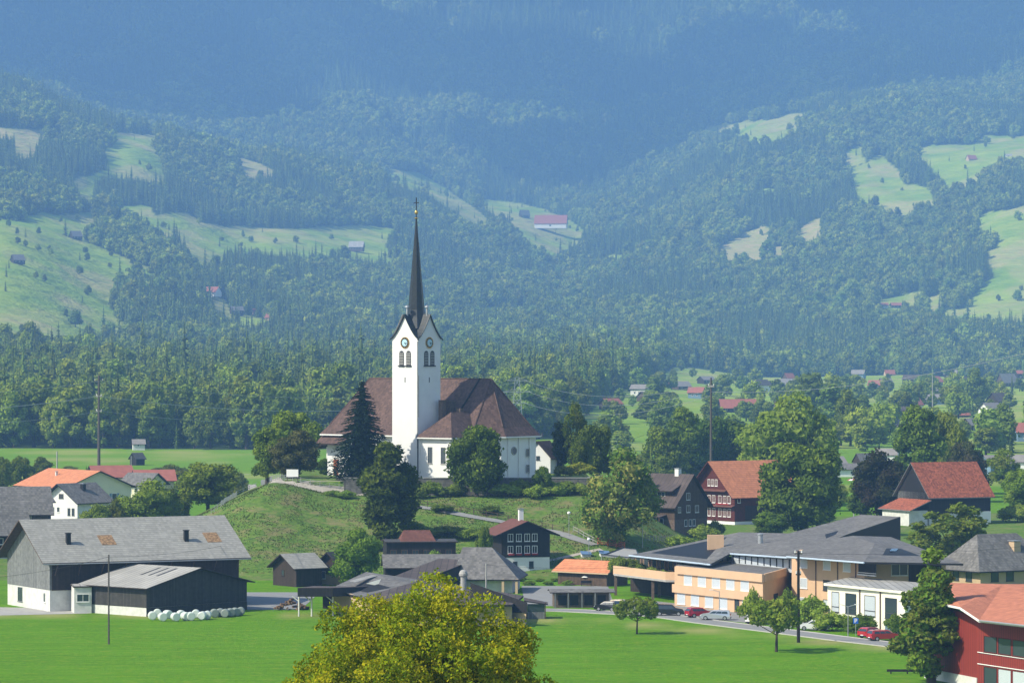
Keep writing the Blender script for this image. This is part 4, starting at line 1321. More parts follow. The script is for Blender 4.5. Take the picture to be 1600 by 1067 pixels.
    # nave openings
    d_ = door(root, f, 2.3, 0.0, 1.3, 3.2, 'door_orange')
    for s in (7.5, 13.5, 19.5):
        window(root, f, s, 4.4, 1.1, 3.4, 'cross', 'darkframe')
    # tower
    tw = MB(); TX0, TX1, TY0, TY1 = 23.0, 29.6, -6.6, 0.0
    TE = 27.0; TG = 31.6
    cx, cyy = (TX0 + TX1) / 2, (TY0 + TY1) / 2
    tw.box(TX0, TX1, TY0, TY1, -3, TE)
    def gprof(n=7):   # half profile of the flared gable: (distance from the middle, height)
        hw = 3.3
        return [(hw * (1 - u), TE + (TG - TE) * (u ** 1.0 * 0.62 + 0.38 * u ** 2.0)) for u in np.linspace(0, 1, n)]
    G = gprof()
    loop = [(-d, z) for d, z in G] + [(d, z) for d, z in reversed(G[:-1])]
    for (fx) in ('f', 'b'):
        y = TY0 if fx == 'f' else TY1
        pts = [(cx + d, y, z) for d, z in loop]
        tw.face(pts if fx == 'f' else list(reversed(pts)))
    for x, rev in ((TX0, True), (TX1, False)):
        pts = [(x, cyy + d, z) for d, z in loop]
        tw.face(list(reversed(pts)) if rev else pts)
    tower = tw.build('tower', M['church_white'], root)
    # cross gable roof
    gr = MB(); o = 0.28
    for ax in (0, 1):
        for sg in (-1, 1):
            for (d0, z0), (d1, z1) in zip(G[:-1], G[1:]):
                e0 = d0 + (0.45 if d0 > 3.2 else 0.06); e1 = d1 + 0.06 if d1 > 0 else 0
                za = z0 - (0.25 if d0 > 3.2 else 0) + 0.1; zb2 = z1 + 0.1 + (0.08 if d1 == 0 else 0)
                if ax == 0:
                    P = [(cx + sg * e0, TY0 - o, za), (cx + sg * e1, TY0 - o, zb2), (cx + sg * e1, TY1 + o, zb2), (cx + sg * e0, TY1 + o, za)]
                else:
                    P = [(TX0 - o, cyy + sg * e0, za), (TX0 - o, cyy + sg * e1, zb2), (TX1 + o, cyy + sg * e1, zb2), (TX1 + o, cyy + sg * e0, za)]
                # the two crossing roofs: keep the triangle between ridge and valley only
                m0 = max(0.0, 3.3 - e0); 
                q = []
                for (aa, zz_) in ((e0, za), (e1, zb2)):
                    q.append((aa, zz_))
                for end in (-1, 1):
                    # run along the ridge from the gable (3.3+o) inwards to where the valley lies (= aa)
                    pts = []
                    for (aa, zz_), far_ in (((e0, za), 3.3 + o), ((e1, zb2), 3.3 + o), ((e1, zb2), e1), ((e0, za), min(e0, 3.3 + o))):
                        if ax == 0: pts.append((cx + sg * aa, cyy + end * far_, zz_))
                        else: pts.append((cx + end * far_, cyy + sg * aa, zz_))
                    up = (Vector(pts[1]) - Vector(pts[0])).cross(Vector(pts[2]) - Vector(pts[0]))
                    if up.z < 0: pts = list(reversed(pts))
                    gr.face(pts)
                    gr.face([(p[0], p[1], p[2] - 0.16) for p in reversed(pts)])
                    # barge edge
                    a_, b_ = (pts[0], pts[1])
                # verge boards at the gables
                for end in (-1, 1):
                    far_ = 3.3 + o
                    if ax == 0: p0 = (cx + sg * e0, cyy + end * far_, za - .08); p1 = (cx + sg * e1, cyy + end * far_, zb2 - .08)
                    else: p0 = (cx + end * far_, cyy + sg * e0, za - .08); p1 = (cx + end * far_, cyy + sg * e1, zb2 - .08)
                    gr.tube(p0, p1, 0.11, n=4, mi=0)
    troof = gr.build('tower_roof', [M['spire']], tower)
    # needle spire
    sp = MB()
    sp.lathe([(2.8, TE + 2.0), (2.0, TE + 4.2), (1.6, 32.6), (1.4, 35.0), (1.05, 39.0), (0.68, 43.5), (0.33, 47.5), (0.13, 50.6), (0.08, 51.2)], (cx, cyy, 0), 8)
    spire = sp.build('spire', M['spire'], tower)
    ball = MB(); ball.lathe([(0.05, 51.0), (0.28, 51.15), (0.36, 51.42), (0.28, 51.7), (0.07, 51.9)], (cx, cyy, 0), 12); ball.build('ball', M['gold'], spire, True)
    cr = MB(); cr.box(cx - .07, cx + .07, cyy - .07, cyy + .07, 51.9, 54.3); cr.box(cx - .6, cx + .6, cyy - .06, cyy + .06, 53.2, 53.36)
    cr.build('cross', M['black'], spire)
    vb = MB(); vb.lathe([(.3, 0), (.42, .12), (.3, .25)], (cx, cyy, 50.2), 10)
    vb.build('spire_collar', M['gold'], spire)
    # little chimneys beside the spire at the gable peaks
    for (x, y) in ((cx, TY0 + .6), (TX1 - .6, cyy)):
        c = MB(); c.tube((x, y, TG - .4), (x, y, TG + 1.5), 0.22, n=8); c.lathe([(.5, 0), (.45, .18), (.1, .4)], (x, y, TG + 1.5), 8)
        c.build('finial', M['metal'], tower)
    # clocks, sound openings, slits on the two sides in view
    for side in ('f', 'r'):
        g = side_map(side, TX1 - TX0, TY1 - TY0, TX0, TY0)
        zc_ = TE - 0.75
        def disc(r, o0, o1, mat, nm, par, n=28):
            b = MB()
            p0 = g(3.3, o0, zc_); p1 = g(3.3, o1, zc_)
            b.tube(p0, p1, r, n=n); return b.build(nm, M[mat], par)
        ck = disc(1.12, -.02, 0.10, 'gold', 'clock', tower)
        disc(1.02, 0.10, 0.13, 'black', 'clock_ring', ck)
        disc(0.68, 0.13, 0.16, 'clockblue', 'clock_face', ck)
        nb = MB()
        for k in range(12):
            a = k * math.pi / 6
            p0 = g(3.3 + .74 * math.sin(a), .15, zc_ + .74 * math.cos(a)); p1 = g(3.3 + .96 * math.sin(a), .15, zc_ + .96 * math.cos(a))
            nb.tube(p0, p1, 0.055, n=4)
        nb.build('hour_marks', M['gold'], ck)
        hb = MB()
        hb.tube(g(3.3, .2, zc_), g(3.3 + .75, .2, zc_ - .12), 0.05, n=4); hb.tube(g(3.3, .2, zc_), g(3.3 + .35, .2, zc_ - .35), 0.06, n=4)
        hb.build('clock_hands', M['black'], ck)
        for s in (2.4, 4.2):
            w, z0, z1 = 0.62, 21.9, 24.1
            b = MB()
            ring = [(s - w, z0), (s + w, z0)] + [(s + w * math.cos(a), z1 + w * math.sin(a)) for a in np.linspace(0, math.pi, 9)]
            pts = [g(a, 0.03, z) for a, z in ring]
            back = [g(a, -0.05, z) for a, z in ring]
            if side == 'l' or side == 'b': pts.reverse(); back.reverse()
            b.face(pts)
            for k in range(len(ring)):
                j = (k + 1) % len(ring)
                b.face([back[k], back[j], pts[j], pts[k]])
            lo = b.build('sound_opening', M['slatewood'], tower)
            lv = MB()
            for k in range(8): 
                zz_ = z0 + .15 + k * .3
                bar(lv, g, s - w + .08, s + w - .08, 0.03, 0.12, zz_, zz_ + 0.14)
            lv.build('louvre', M['concrete'], lo)
            sl = MB(); bar(sl, g, s - w - .15, s + w + .15, 0.0, 0.25, z0 - .22, z0 - .02); sl.build('sill', M['black'], lo)
        for zz_ in (18.6, 3.5):
            b = MB(); bar(b, g, 3.2, 3.4, -.02, .03, zz_, zz_ + 1.0); b.build('slit_window', M['black'], tower)
        pb_ = MB(); bar(pb_, g, 6.45, 6.6, 0, .15, 6, TE - .5) if side == 'f' else bar(pb_, g, 0.02, .16, 0, .1, 12, 20)
        pb_.build('downpipe', M['concrete'], tower)
    # annex beside the tower
    ax = MB(); ax.box(29.62, 38, -6.62, 0, -3, E - .1)
    for k in (30.0, 37.6): ax.box(k - .35, k + .35, -6.75, -6.62, -3, E - .3)
    for y in (-6.2, -3.3, -.5): ax.box(38, 38.14, y - .3, y + .3, -3, E - .3)
    ax.build('annex_wall', M['church_white'], root)
    ar = MB()
    xm = 33.8; yt = -1.8; zt = E + 4.6; o = 0.9; ze = E - .2
    a0 = (29.65, -6.62 - o, ze); a1 = (38 + o, -6.62 - o, ze); a2 = (38 + o, 1.8, ze); hp = (xm, yt, zt); hb_ = (xm, 4.6, zt); a3 = (29.65, 2.5, ze)
    ar.face([a0, a1, hp]); ar.face([a1, a2, (38 + o, 5, ze), hb_, hp]); ar.face([a0, hp, hb_, a3])
    ar.face([(a0[0], a0[1], ze - .22), (a1[0], a1[1], ze - .22), a1, a0], 1); ar.face([(a1[0], a1[1], ze - .22), (a2[0], a2[1], ze - .22), a2, a1], 1)
    ar.face([(a0[0], a0[1], ze - .22), (a3[0], a3[1], ze - .22), (a2[0], a2[1], ze - .22), (a1[0], a1[1], ze - .22)], 1)
    ar.build('annex_roof', [M['r_church'], M['white']], root)
    g = lambda s, o, z: (29.6 + s, -6.62 - o, z)
    for s in (3.1, 6.4): window(root, g, s, 4.7, 1.15, 3.2, 'cross', 'concrete')
    dp = MB(); dp.tube((29.75, -6.8, -2), (29.75, -6.8, E), 0.13, n=6); dp.build('downpipe', M['black'], root)
    # openings of the polygonal end
    gg = lambda s, o, z: (41.5 + o, s, z)
    for s in (8.1,):
        b = MB(); b.tube(gg(s, -.2, 5.4), gg(s, .03, 5.4), .62, n=20); b.build('round_window', M['glass'], root)
        b = MB(); b.tube(gg(s, -.2, 5.4), gg(s, .0, 5.4), .8, n=20); b.build('round_window_surround', M['concrete'], root)
    for zz_ in (5.0, 1.9): window(root, gg, 12.2 if zz_ > 0 else 0, zz_, 0.9, 1.5, 'plain', 'concrete')
    return root
church()
# small white chapel right of the church
house('chapel', 'small white gabled chapel at the right end of the church', 'chapel', (W(860, 742, 772).x, 772, 14.0), 66, 6, 5.8, 3.6, 3.0, 'church_white', 'r_church', 0.5, 0.4, wins=[('l', 2.7, 3.4, .8, .8, {'fm': 'darkframe'})])

# churchyard wall, board, railings
def wall_run(name, label, pts, z0, z1, t, mat, cap='concrete', cat='wall'):
    """pts: (x, y) corners in metres"""
    root = empty(name, (pts[0][0], pts[0][1], z0))
    tag(root, label, cat)
    mb = MB(); cb = MB()
    ox, oy = pts[0]
    for (x0, y0), (x1, y1) in zip(pts[:-1], pts[1:]):
        d = Vector((x1 - x0, y1 - y0, 0)).normalized(); s = Vector((-d.y, d.x, 0)) * t / 2
        def q(x, y, sg, z, k=1): return (x - ox + s.x * sg * k, y - oy + s.y * sg * k, z)
        H = z1 - z0
        mb.solid([q(x0, y0, -1, -.5), q(x1, y1, -1, -.5), q(x1, y1, 1, -.5), q(x0, y0, 1, -.5)], [q(x0, y0, -1, H), q(x1, y1, -1, H), q(x1, y1, 1, H), q(x0, y0, 1, H)])
        cb.solid([q(x0, y0, -1, H + .003, 1.3), q(x1, y1, -1, H + .003, 1.3), q(x1, y1, 1, H + .003, 1.3), q(x0, y0, 1, H + .003, 1.3)], [q(x0, y0, -1, H + .12, 1.3), q(x1, y1, -1, H + .12, 1.3), q(x1, y1, 1, H + .12, 1.3), q(x0, y0, 1, H + .12, 1.3)])
    mb.build('masonry', M[mat], root); cb.build('coping', M[cap], root)
    return root
wall_run('retaining_wall', 'long dark grey stone retaining wall under the church', [(-33.5, 740), (-31.5, 728.2), (14.5, 728.2), (17, 740)], 10.6, 14.9, 0.7, 'stone')

def fence(name, label, pts, h=1.1, gap=2.2, rails=(0.5, 1.0), r=0.05, mat='greywood', lift=0):
    P = [gp(*p) for p in pts]
    root = empty(name, P[0]); tag(root, label, 'fence')
    C = []
    for a, b in zip(P[:-1], P[1:]):
        k = max(1, round((b - a).length / gap))
        for i in range(k):
            q = a.lerp(b, i / k); C.append(Vector((q.x, q.y, gz(q.x, q.y))) - P[0])
    C.append(P[-1] - P[0])
    for i, c in enumerate(C):
        mb = MB(); mb.tube(c + Vector((0, 0, -.3)), c + Vector((0, 0, h)), r * 1.3, n=5); mb.build('post', M[mat], root)
    mb = MB()
    for a, b in zip(C[:-1], C[1:]):
        for z in rails: mb.tube(a + Vector((0, 0, z)), b + Vector((0, 0, z)), r, n=4)
    mb.build('rail', M[mat], root)
fence('path_railing', 'pale metal railing curving round the top of the mound path', [(408, 757), (425, 752), (445, 751), (470, 755), (500, 761), (530, 765), (562, 770)], 1.1, 1.6, (0.35, 0.7, 1.05), 0.035, 'metal')
fence('path_fence', 'wooden fence beside the slanting path on the mound', [(652, 790), (700, 797), (760, 808), (830, 821), (880, 832)], 1.2, 2.6, (0.55, 1.05), 0.05, 'midwood')
fence('hand_railing', 'grey handrail running down the left flank of the mound', [(400, 762), (370, 775), (345, 792), (330, 803)], 1.0, 1.6, (0.5, 0.95), 0.04, 'metal')
fence('steps_railing', 'pale handrail beside the steps right of the dark chalet', [(896, 831), (912, 840), (934, 851)], 1.1, 1.6, (0.5, 1.0), 0.05, 'concrete')
fence('garden_fence', 'wooden board fence on the slope below the big chestnut', [(934, 851), (950, 853), (976, 858)], 1.3, 1.5, (0.3, 0.6, 0.9, 1.2), 0.08, 'door_orange')
def notice_board():
    p = gp(457, 752)
    root = empty('notice_board', p, R(-10)); tag(root, 'white notice board on two posts beside the yew', 'notice board')
    for x in (-1.0, 1.0):
        b = MB(); b.box(x - .06, x + .06, -.06, .06, -.3, 2.2); b.build('post', M['midwood'], root)
    b = MB(); b.box(-1.15, 1.15, -.1, -.06, .9, 2.3); b.build('panel', M['white'], root)
notice_board()

# ------------------------------------------------------------------ the big barn and its shed at left
def barn():
    p = gp(78, 955)
    L, Wd, h, rise = 31.0, 18.0, 7.9, 5.4
    root = house('barn', 'big barn with long light grey roof and grey boarded gable, behind the low shed', 'barn', p, 28, L, Wd, h, rise, 'greywood', 'r_grey', 1.2, 1.6,
          plinth=(3.2, 'oldwhite'), fascia='midwood', t=0.18,
          wins=[('l', 12.5, 1.9, 1.9, 2.2, {'style': 'cross', 'fm': 'greywood'}), ('l', 2.2, 2.0, .8, 1.5, {'style': 'plain'}), ('f', 7.5, 2.1, 5.2, 1.3, {'style': 'wide', 'fm': 'darkframe'})],
          doors=[('l', 1.0, 0, .9, 2.1, 'white')])
    f = side_map('f', L, Wd)
    b = MB(); bar(b, f, 0.3, L, 0.045, 0.13, 3.15, 7.75); b.build('front_boarding', M['darkwood'], root)
    b = MB()
    for s in np.linspace(0.8, L - .5, 9): b.tube(f(s, .12, 5.4), f(s, 1.3, 7.1), .09, n=4)
    b.build('eave_bracket', M['midwood'], root)
    roof = [c for c in root.children if c.name.startswith('roof')][0]
    k = rise / (Wd / 2)
    for x in (4.2, 23.6):
        y = 3.2; z = h + k * y
        b = MB(); b.box(x - .32, x + .32, y - .32, y + .32, z - .3, z + 1.7); b.box(x - .42, x + .42, y - .42, y + .42, z + 1.7, z + 1.8)
        b.build('chimney', M['black'], roof)
    for x in (9.5, 27.0):
        for i in range(1):
            y0, y1 = 2.6, 4.9
            b = MB(); b.slab([(x, y0, h + k * y0 + .22), (x + 2.4, y0, h + k * y0 + .22), (x + 2.4, y1, h + k * y1 + .22), (x, y1, h + k * y1 + .22)], .03)
            b.build('roof_panel', M['rust'], roof)
    g = MB(); g.tube((-1.6, -1.3, h - 0.75), (L + 1.6, -1.3, h - 0.75), 0.09, n=6); g.build('gutter', M['metal'], roof)
    return root
barn()
def shed():
    p = gp(229, 963)
    L, Wd, h, rise = 13.5, 20.5, 4.3, 2.4
    root = house('barn_shed', 'low dark boarded shed with light grey roof in front of the big barn', 'shed', p, -42, L, Wd, h, rise, 'slatewood', 'r_light', 0.9, 1.0,
        plinth=(1.3, 'oldwhite'), fascia='darkwood', anchor='r', t=0.14, wins=[('r', 10.5, 2.9, 2.2, 1.9, {'style': 'wide', 'fm': 'slatewood'})])
    f = side_map('r', L, Wd, -L)
    b = MB(); bar(b, f, -.05, Wd + .05, .0, .07, -.5, 1.28); b.build('gable_base', M['slatewood'], root)
    roof = [c for c in root.children if c.name.startswith('roof')][0]
    k = rise / (Wd / 2)
    for x in (-7.2, -5.4, -3.6):
        y0, y1 = 5.2, 9.2
        b = MB(); b.slab([(x, y0, h + k * y0 + .17), (x + .5, y0, h + k * y0 + .17), (x + .5, y1, h + k * y1 + .17), (x, y1, h + k * y1 + .17)], .03)
        b.build('roof_light', M['r_dark'], roof)
    # small lean-to with window between shed and barn
    q = gp(116, 958)
    r2 = house('milk_room', 'pale small extension between the barn and the low shed', 'extension', (q.x, q.y, 0), 12, 2.6, 4.5, 3.9, 0.2, 'oldwhite', 'r_light', .2, .2, wins=[('f', 1.3, 2.3, 1.9, 1.2, {'style': 'wide'})])
shed()
# wrapped bales
bc = []
mbb = MB(); mbb.lathe([(.50, -.62), (.60, -.56), (.63, -.4), (.63, .4), (.60, .56), (.50, .62)], (0, 0, 0), 22)
bale_me = mbb.mesh('bale_wrap', M['bale'])
bale_shade_me = mbb.mesh('bale_wrap_shade_tone', M['bale_painted_shade'])
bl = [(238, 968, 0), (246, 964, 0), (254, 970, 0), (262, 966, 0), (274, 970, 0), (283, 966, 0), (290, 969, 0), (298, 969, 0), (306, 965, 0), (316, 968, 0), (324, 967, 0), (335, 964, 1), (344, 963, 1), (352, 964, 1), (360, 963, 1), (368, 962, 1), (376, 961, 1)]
for i, (px, py, dk) in enumerate(bl):
    p = gp(px, py)
    o = link('wrapped_bale', bale_shade_me if dk else bale_me)
    s = 1.0
    o.scale = (s, s, s)
    o.location = (p.x, p.y, 0.63 * s)
    o.rotation_euler = (R(90), 0, R(rngf.uniform(-25, 25) + 10))
    o['label'] = 'wrapped bale with shade painted into its darker wrap, in the row at the right end of the shed' if dk else 'round pale plastic wrapped hay bale lying in the sun against the low shed'
    o['category'] = 'bale'; o['group'] = 'bales with painted shade by the shed' if dk else 'sunlit bales by the shed'
# log pile
def log_pile():
    p = gp(455, 952)
    root = empty('log_pile', p); tag(root, 'heap of cut logs beside the workshop canopy', 'log pile')
    rr = np.random.default_rng(4)
    for i in range(46):
        t_ = rr.uniform(0, 1); h = 1.3 * (1 - abs(2 * t_ - 1))
        z = rr.uniform(0, h + .1); x = (t_ - .5) * 5; y = rr.uniform(-1, 1)
        a = rr.uniform(-.5, .5) + 1.3; l = rr.uniform(.4, .8)
        b = MB(); b.tube((x - math.cos(a) * l, y - math.sin(a) * l, z + .15), (x + math.cos(a) * l, y + math.sin(a) * l, z + .15), rr.uniform(.12, .2), n=7)
        b.build('log', M['logs'], root)
log_pile()

# ------------------------------------------------------------------ village houses at left
house('farmhouse', 'dark boarded farmhouse with slate grey roof cut by the left edge, rear one', 'house', GD(-60, 800), 14, 18.0, 10, 5.6, 4.6, 'midwood', 'r_slate', 1.2, 1.2, plinth=(2.4, 'oldwhite'), wins=[('f', 14, 1.6, 1, 1.2), ('f', 11, 1.6, 1, 1.2), ('f', 14, 4, 1, 1.2)])
house('farmhouse', 'dark farmhouse with slate grey roof cut by the left edge, front one with skylights', 'house', GD(-60, 720), 22, 12.5, 9, 5.2, 4.2, 'blackwood', 'r_slate', 1.2, 1.2, plinth=(1.2, 'oldwhite'), wins=[('f', 10, 3.2, 1, 1.2), ('f', 7.5, 3.2, 1, 1.2)])
house('farmhouse', 'brown house with slate grey roof between the left farmhouses and the white gable', 'house', GD(38, 830), 35, 6.5, 8, 6.4, 2.6, 'darkwood', 'r_slate', 0.8, 0.8, wins=[('f', 2, 4.4, 1, 1.2)])
house('cream_house', 'cream house with bright orange roof and broad gable behind the barn', 'house', GD(103, 905), -55, 24, 17.5, 6.6, 3.6, 'cream', 'r_orange', 1.0, 1.0, anchor='r', fascia='darkwood',
      wins=[('r', 3, 4.2, 1.4, 1.5, {'style': 'shutters'}), ('r', 8.8, 4.2, 2.0, 1.9, {'style': 'shutters'}), ('r', 13, 4.2, 1.4, 1.5, {'style': 'shutters'}), ('f', -0 + 20, 4.0, 1.4, 1.8, {'fm': 'shutter'}), ('f', 15, 4.0, 1.2, 1.6, {'fm': 'shutter'})], chims=[(.4, .3, 1.0, .5)])
house('white_house', 'small white house with grey roof and white gable behind the barn', 'house', GD(121, 850), 52, 10, 10.5, 5.6, 3.6, 'white', 'r_slate', 1.0, 1.2, fascia='black',
      wins=[('l', 7.5, 3.6, .9, 1.2), ('l', 5.9, 3.6, .9, 1.2), ('l', 2.6, 3.2, .8, 1.6, {'fm': 'darkframe'}), ('l', 1.3, 3.2, .8, 1.6, {'fm': 'darkframe'}), ('l', 5.0, 6.6, 1.4, 1.0, {'style': 'wide', 'fm': 'darkframe'})], chims=[(.5, .3, 1.4, .9, 'black')])
house('cream_house', 'cream house with dull red roof behind the orange roofed one, left of the two', 'house', GD(150, 1010), 20, 10, 9, 5.6, 2.6, 'cream', 'r_farred', .8, .8, wins=[('f', 6, 3.5, 1.2, 1.3)])
house('cream_house', 'low cream house with grey roof between the two dull red roofs', 'house', GD(188, 985), -30, 8, 9, 4.6, 2.6, 'cream', 'r_slate', .8, .8, wins=[('f', 3, 3.0, 1.2, 1.3), ('f', 5, 3.0, 1.2, 1.3)])
house('cream_house', 'pale house with dull red roof at the right of the group behind the barn', 'house', GD(215, 1000), 12, 9.5, 9, 5.0, 2.4, 'cream', 'r_farred', .8, .8, wins=[('f', 6, 3.2, 1.2, 1.3)])
house('field_hut', 'small dark hut standing alone in the valley field', 'hut', gp(213, 727), 40, 3.4, 3.8, 2.3, 1.7, 'blackwood', 'r_dark', .4, .5)
house('field_house', 'tiny pale walled house at the foot of the valley wood', 'house', GD(208, 1470), 10, 4.5, 4, 2.4, 1.6, 'oldwhite', 'r_fargrey', .4, .4, wins=[('f', 2, 2, .8, 1)])
house('timber_hut', 'small weathered dark hut with grey roof at the foot of the mound', 'hut', gp(463, 917), 35, 5.0, 7.4, 3.2, 2.0, 'darkwood', 'r_grey', .6, .9, wins=[('l', 4.2, 2.2, .9, 1.0, {'fm': 'darkwood'})])
house('lean_house', 'tall narrow house with dark gable behind the small hut, left of the round tree', 'house', gp(538, 914), 58, 5, 6.2, 2.7, 2.6, 'darkwood', 'r_dark', .8, .8, plinth=(1.8, 'tan'), wins=[('l', 4.2, 1.6, .8, 1.3, {'fm': 'frame'})])

# ------------------------------------------------------------------ workshop group in the middle
def poly_building(name, label, cat, px, D, mats_parts):
    """mats_parts: list of (part name, list of slabs [pts(px,py,D)], thickness, material, side material, kind)"""
    o = GD(px, D)
    root = empty(name, (o.x, o.y, 0)); tag(root, label, cat)
    for nm, polys, t, m1, m2 in mats_parts:
        b = MB()
        for pl in polys:
            P = [W(*p) - Vector((o.x, o.y, 0)) for p in pl]
            # make ccw from above
            ar_ = sum(P[i].x * P[(i + 1) % len(P)].y - P[(i + 1) % len(P)].x * P[i].y for i in range(len(P)))
            if ar_ < 0: P.reverse()
            b.slab([tuple(q) for q in P], t, 0, 1)
        b.build(nm, [M[m1], M[m2]], root)
    return root, Vector((o.x, o.y, 0))

def walls_on(root, O, plan, z0, ztops, mat, name='wall', closed=False):
    """upright wall faces along plan points (px, D) with a top height at each point"""
    P = [W(px, 540, d) - O for px, d in plan]
    b = MB()
    n = len(P)
    rng_ = range(n if closed else n - 1)
    for i in rng_:
        j = (i + 1) % n
        a, c = P[i], P[j]
        d = Vector((c.x - a.x, c.y - a.y, 0)).normalized(); s = Vector((-d.y, d.x, 0)) * 0.3
        b.solid([(a.x, a.y, z0), (c.x, c.y, z0), (c.x + s.x, c.y + s.y, z0), (a.x + s.x, a.y + s.y, z0)], [(a.x, a.y, ztops[i]), (c.x, c.y, ztops[j]), (c.x + s.x, c.y + s.y, ztops[j]), (a.x + s.x, a.y + s.y, ztops[i])])
    return b.build(name, M[mat], root)

def plan_side(O, a, c):
    """wall coordinates on the face from plan point a to c: s from a, out towards the camera side"""
    A = W(a[0], 540, a[1]) - O; C = W(c[0], 540, c[1]) - O
    d = Vector((C.x - A.x, C.y - A.y, 0)); Lw = d.length; d.normalize(); n = Vector((d.y, -d.x, 0))
    return d, n, A, Lw

def oriented_box(b, A, d, n, s0, s1, o0, o1, z0, z1, mi=0):
    p = lambda s, o: (A.x + d.x * s + n.x * o, A.y + d.y * s + n.y * o)
    ring = [p(s0, o1), p(s1, o1), p(s1, o0), p(s0, o0)]
    b.solid([(*q, z0) for q in ring], [(*q, z1) for q in ring], mi)

def owindow(root, A, d, n, s, z, w, h, fm='frame', pm='glass', mull=0, sill=True):
    b = MB(); t = .08
    oriented_box(b, A, d, n, s - w / 2, s - w / 2 + t, -.02, .06, z - h / 2, z + h / 2)
    oriented_box(b, A, d, n, s + w / 2 - t, s + w / 2, -.02, .06, z - h / 2, z + h / 2)
    oriented_box(b, A, d, n, s - w / 2 + t, s + w / 2 - t, -.02, .06, z + h / 2 - t, z + h / 2)
    oriented_box(b, A, d, n, s - w / 2 + t, s + w / 2 - t, -.02, .06, z - h / 2, z - h / 2 + t)
    for i in range(mull):
        c = s - w / 2 + w * (i + 1) / (mull + 1)
        oriented_box(b, A, d, n, c - .04, c + .04, 0, .05, z - h / 2 + t, z + h / 2 - t)
    fr = b.build('window', M[fm], root)
    b = MB(); oriented_box(b, A, d, n, s - w / 2 + t, s + w / 2 - t, -.02, .02, z - h / 2 + t, z + h / 2 - t)
    b.build('pane' if pm == 'glass' else 'blind', M[pm], fr)
    if sill:
        b = MB(); oriented_box(b, A, d, n, s - w / 2 - .05, s + w / 2 + .05, 0, .13, z - h / 2 - .07, z - h / 2 - .003); b.build('sill', M[fm], fr)
    return fr

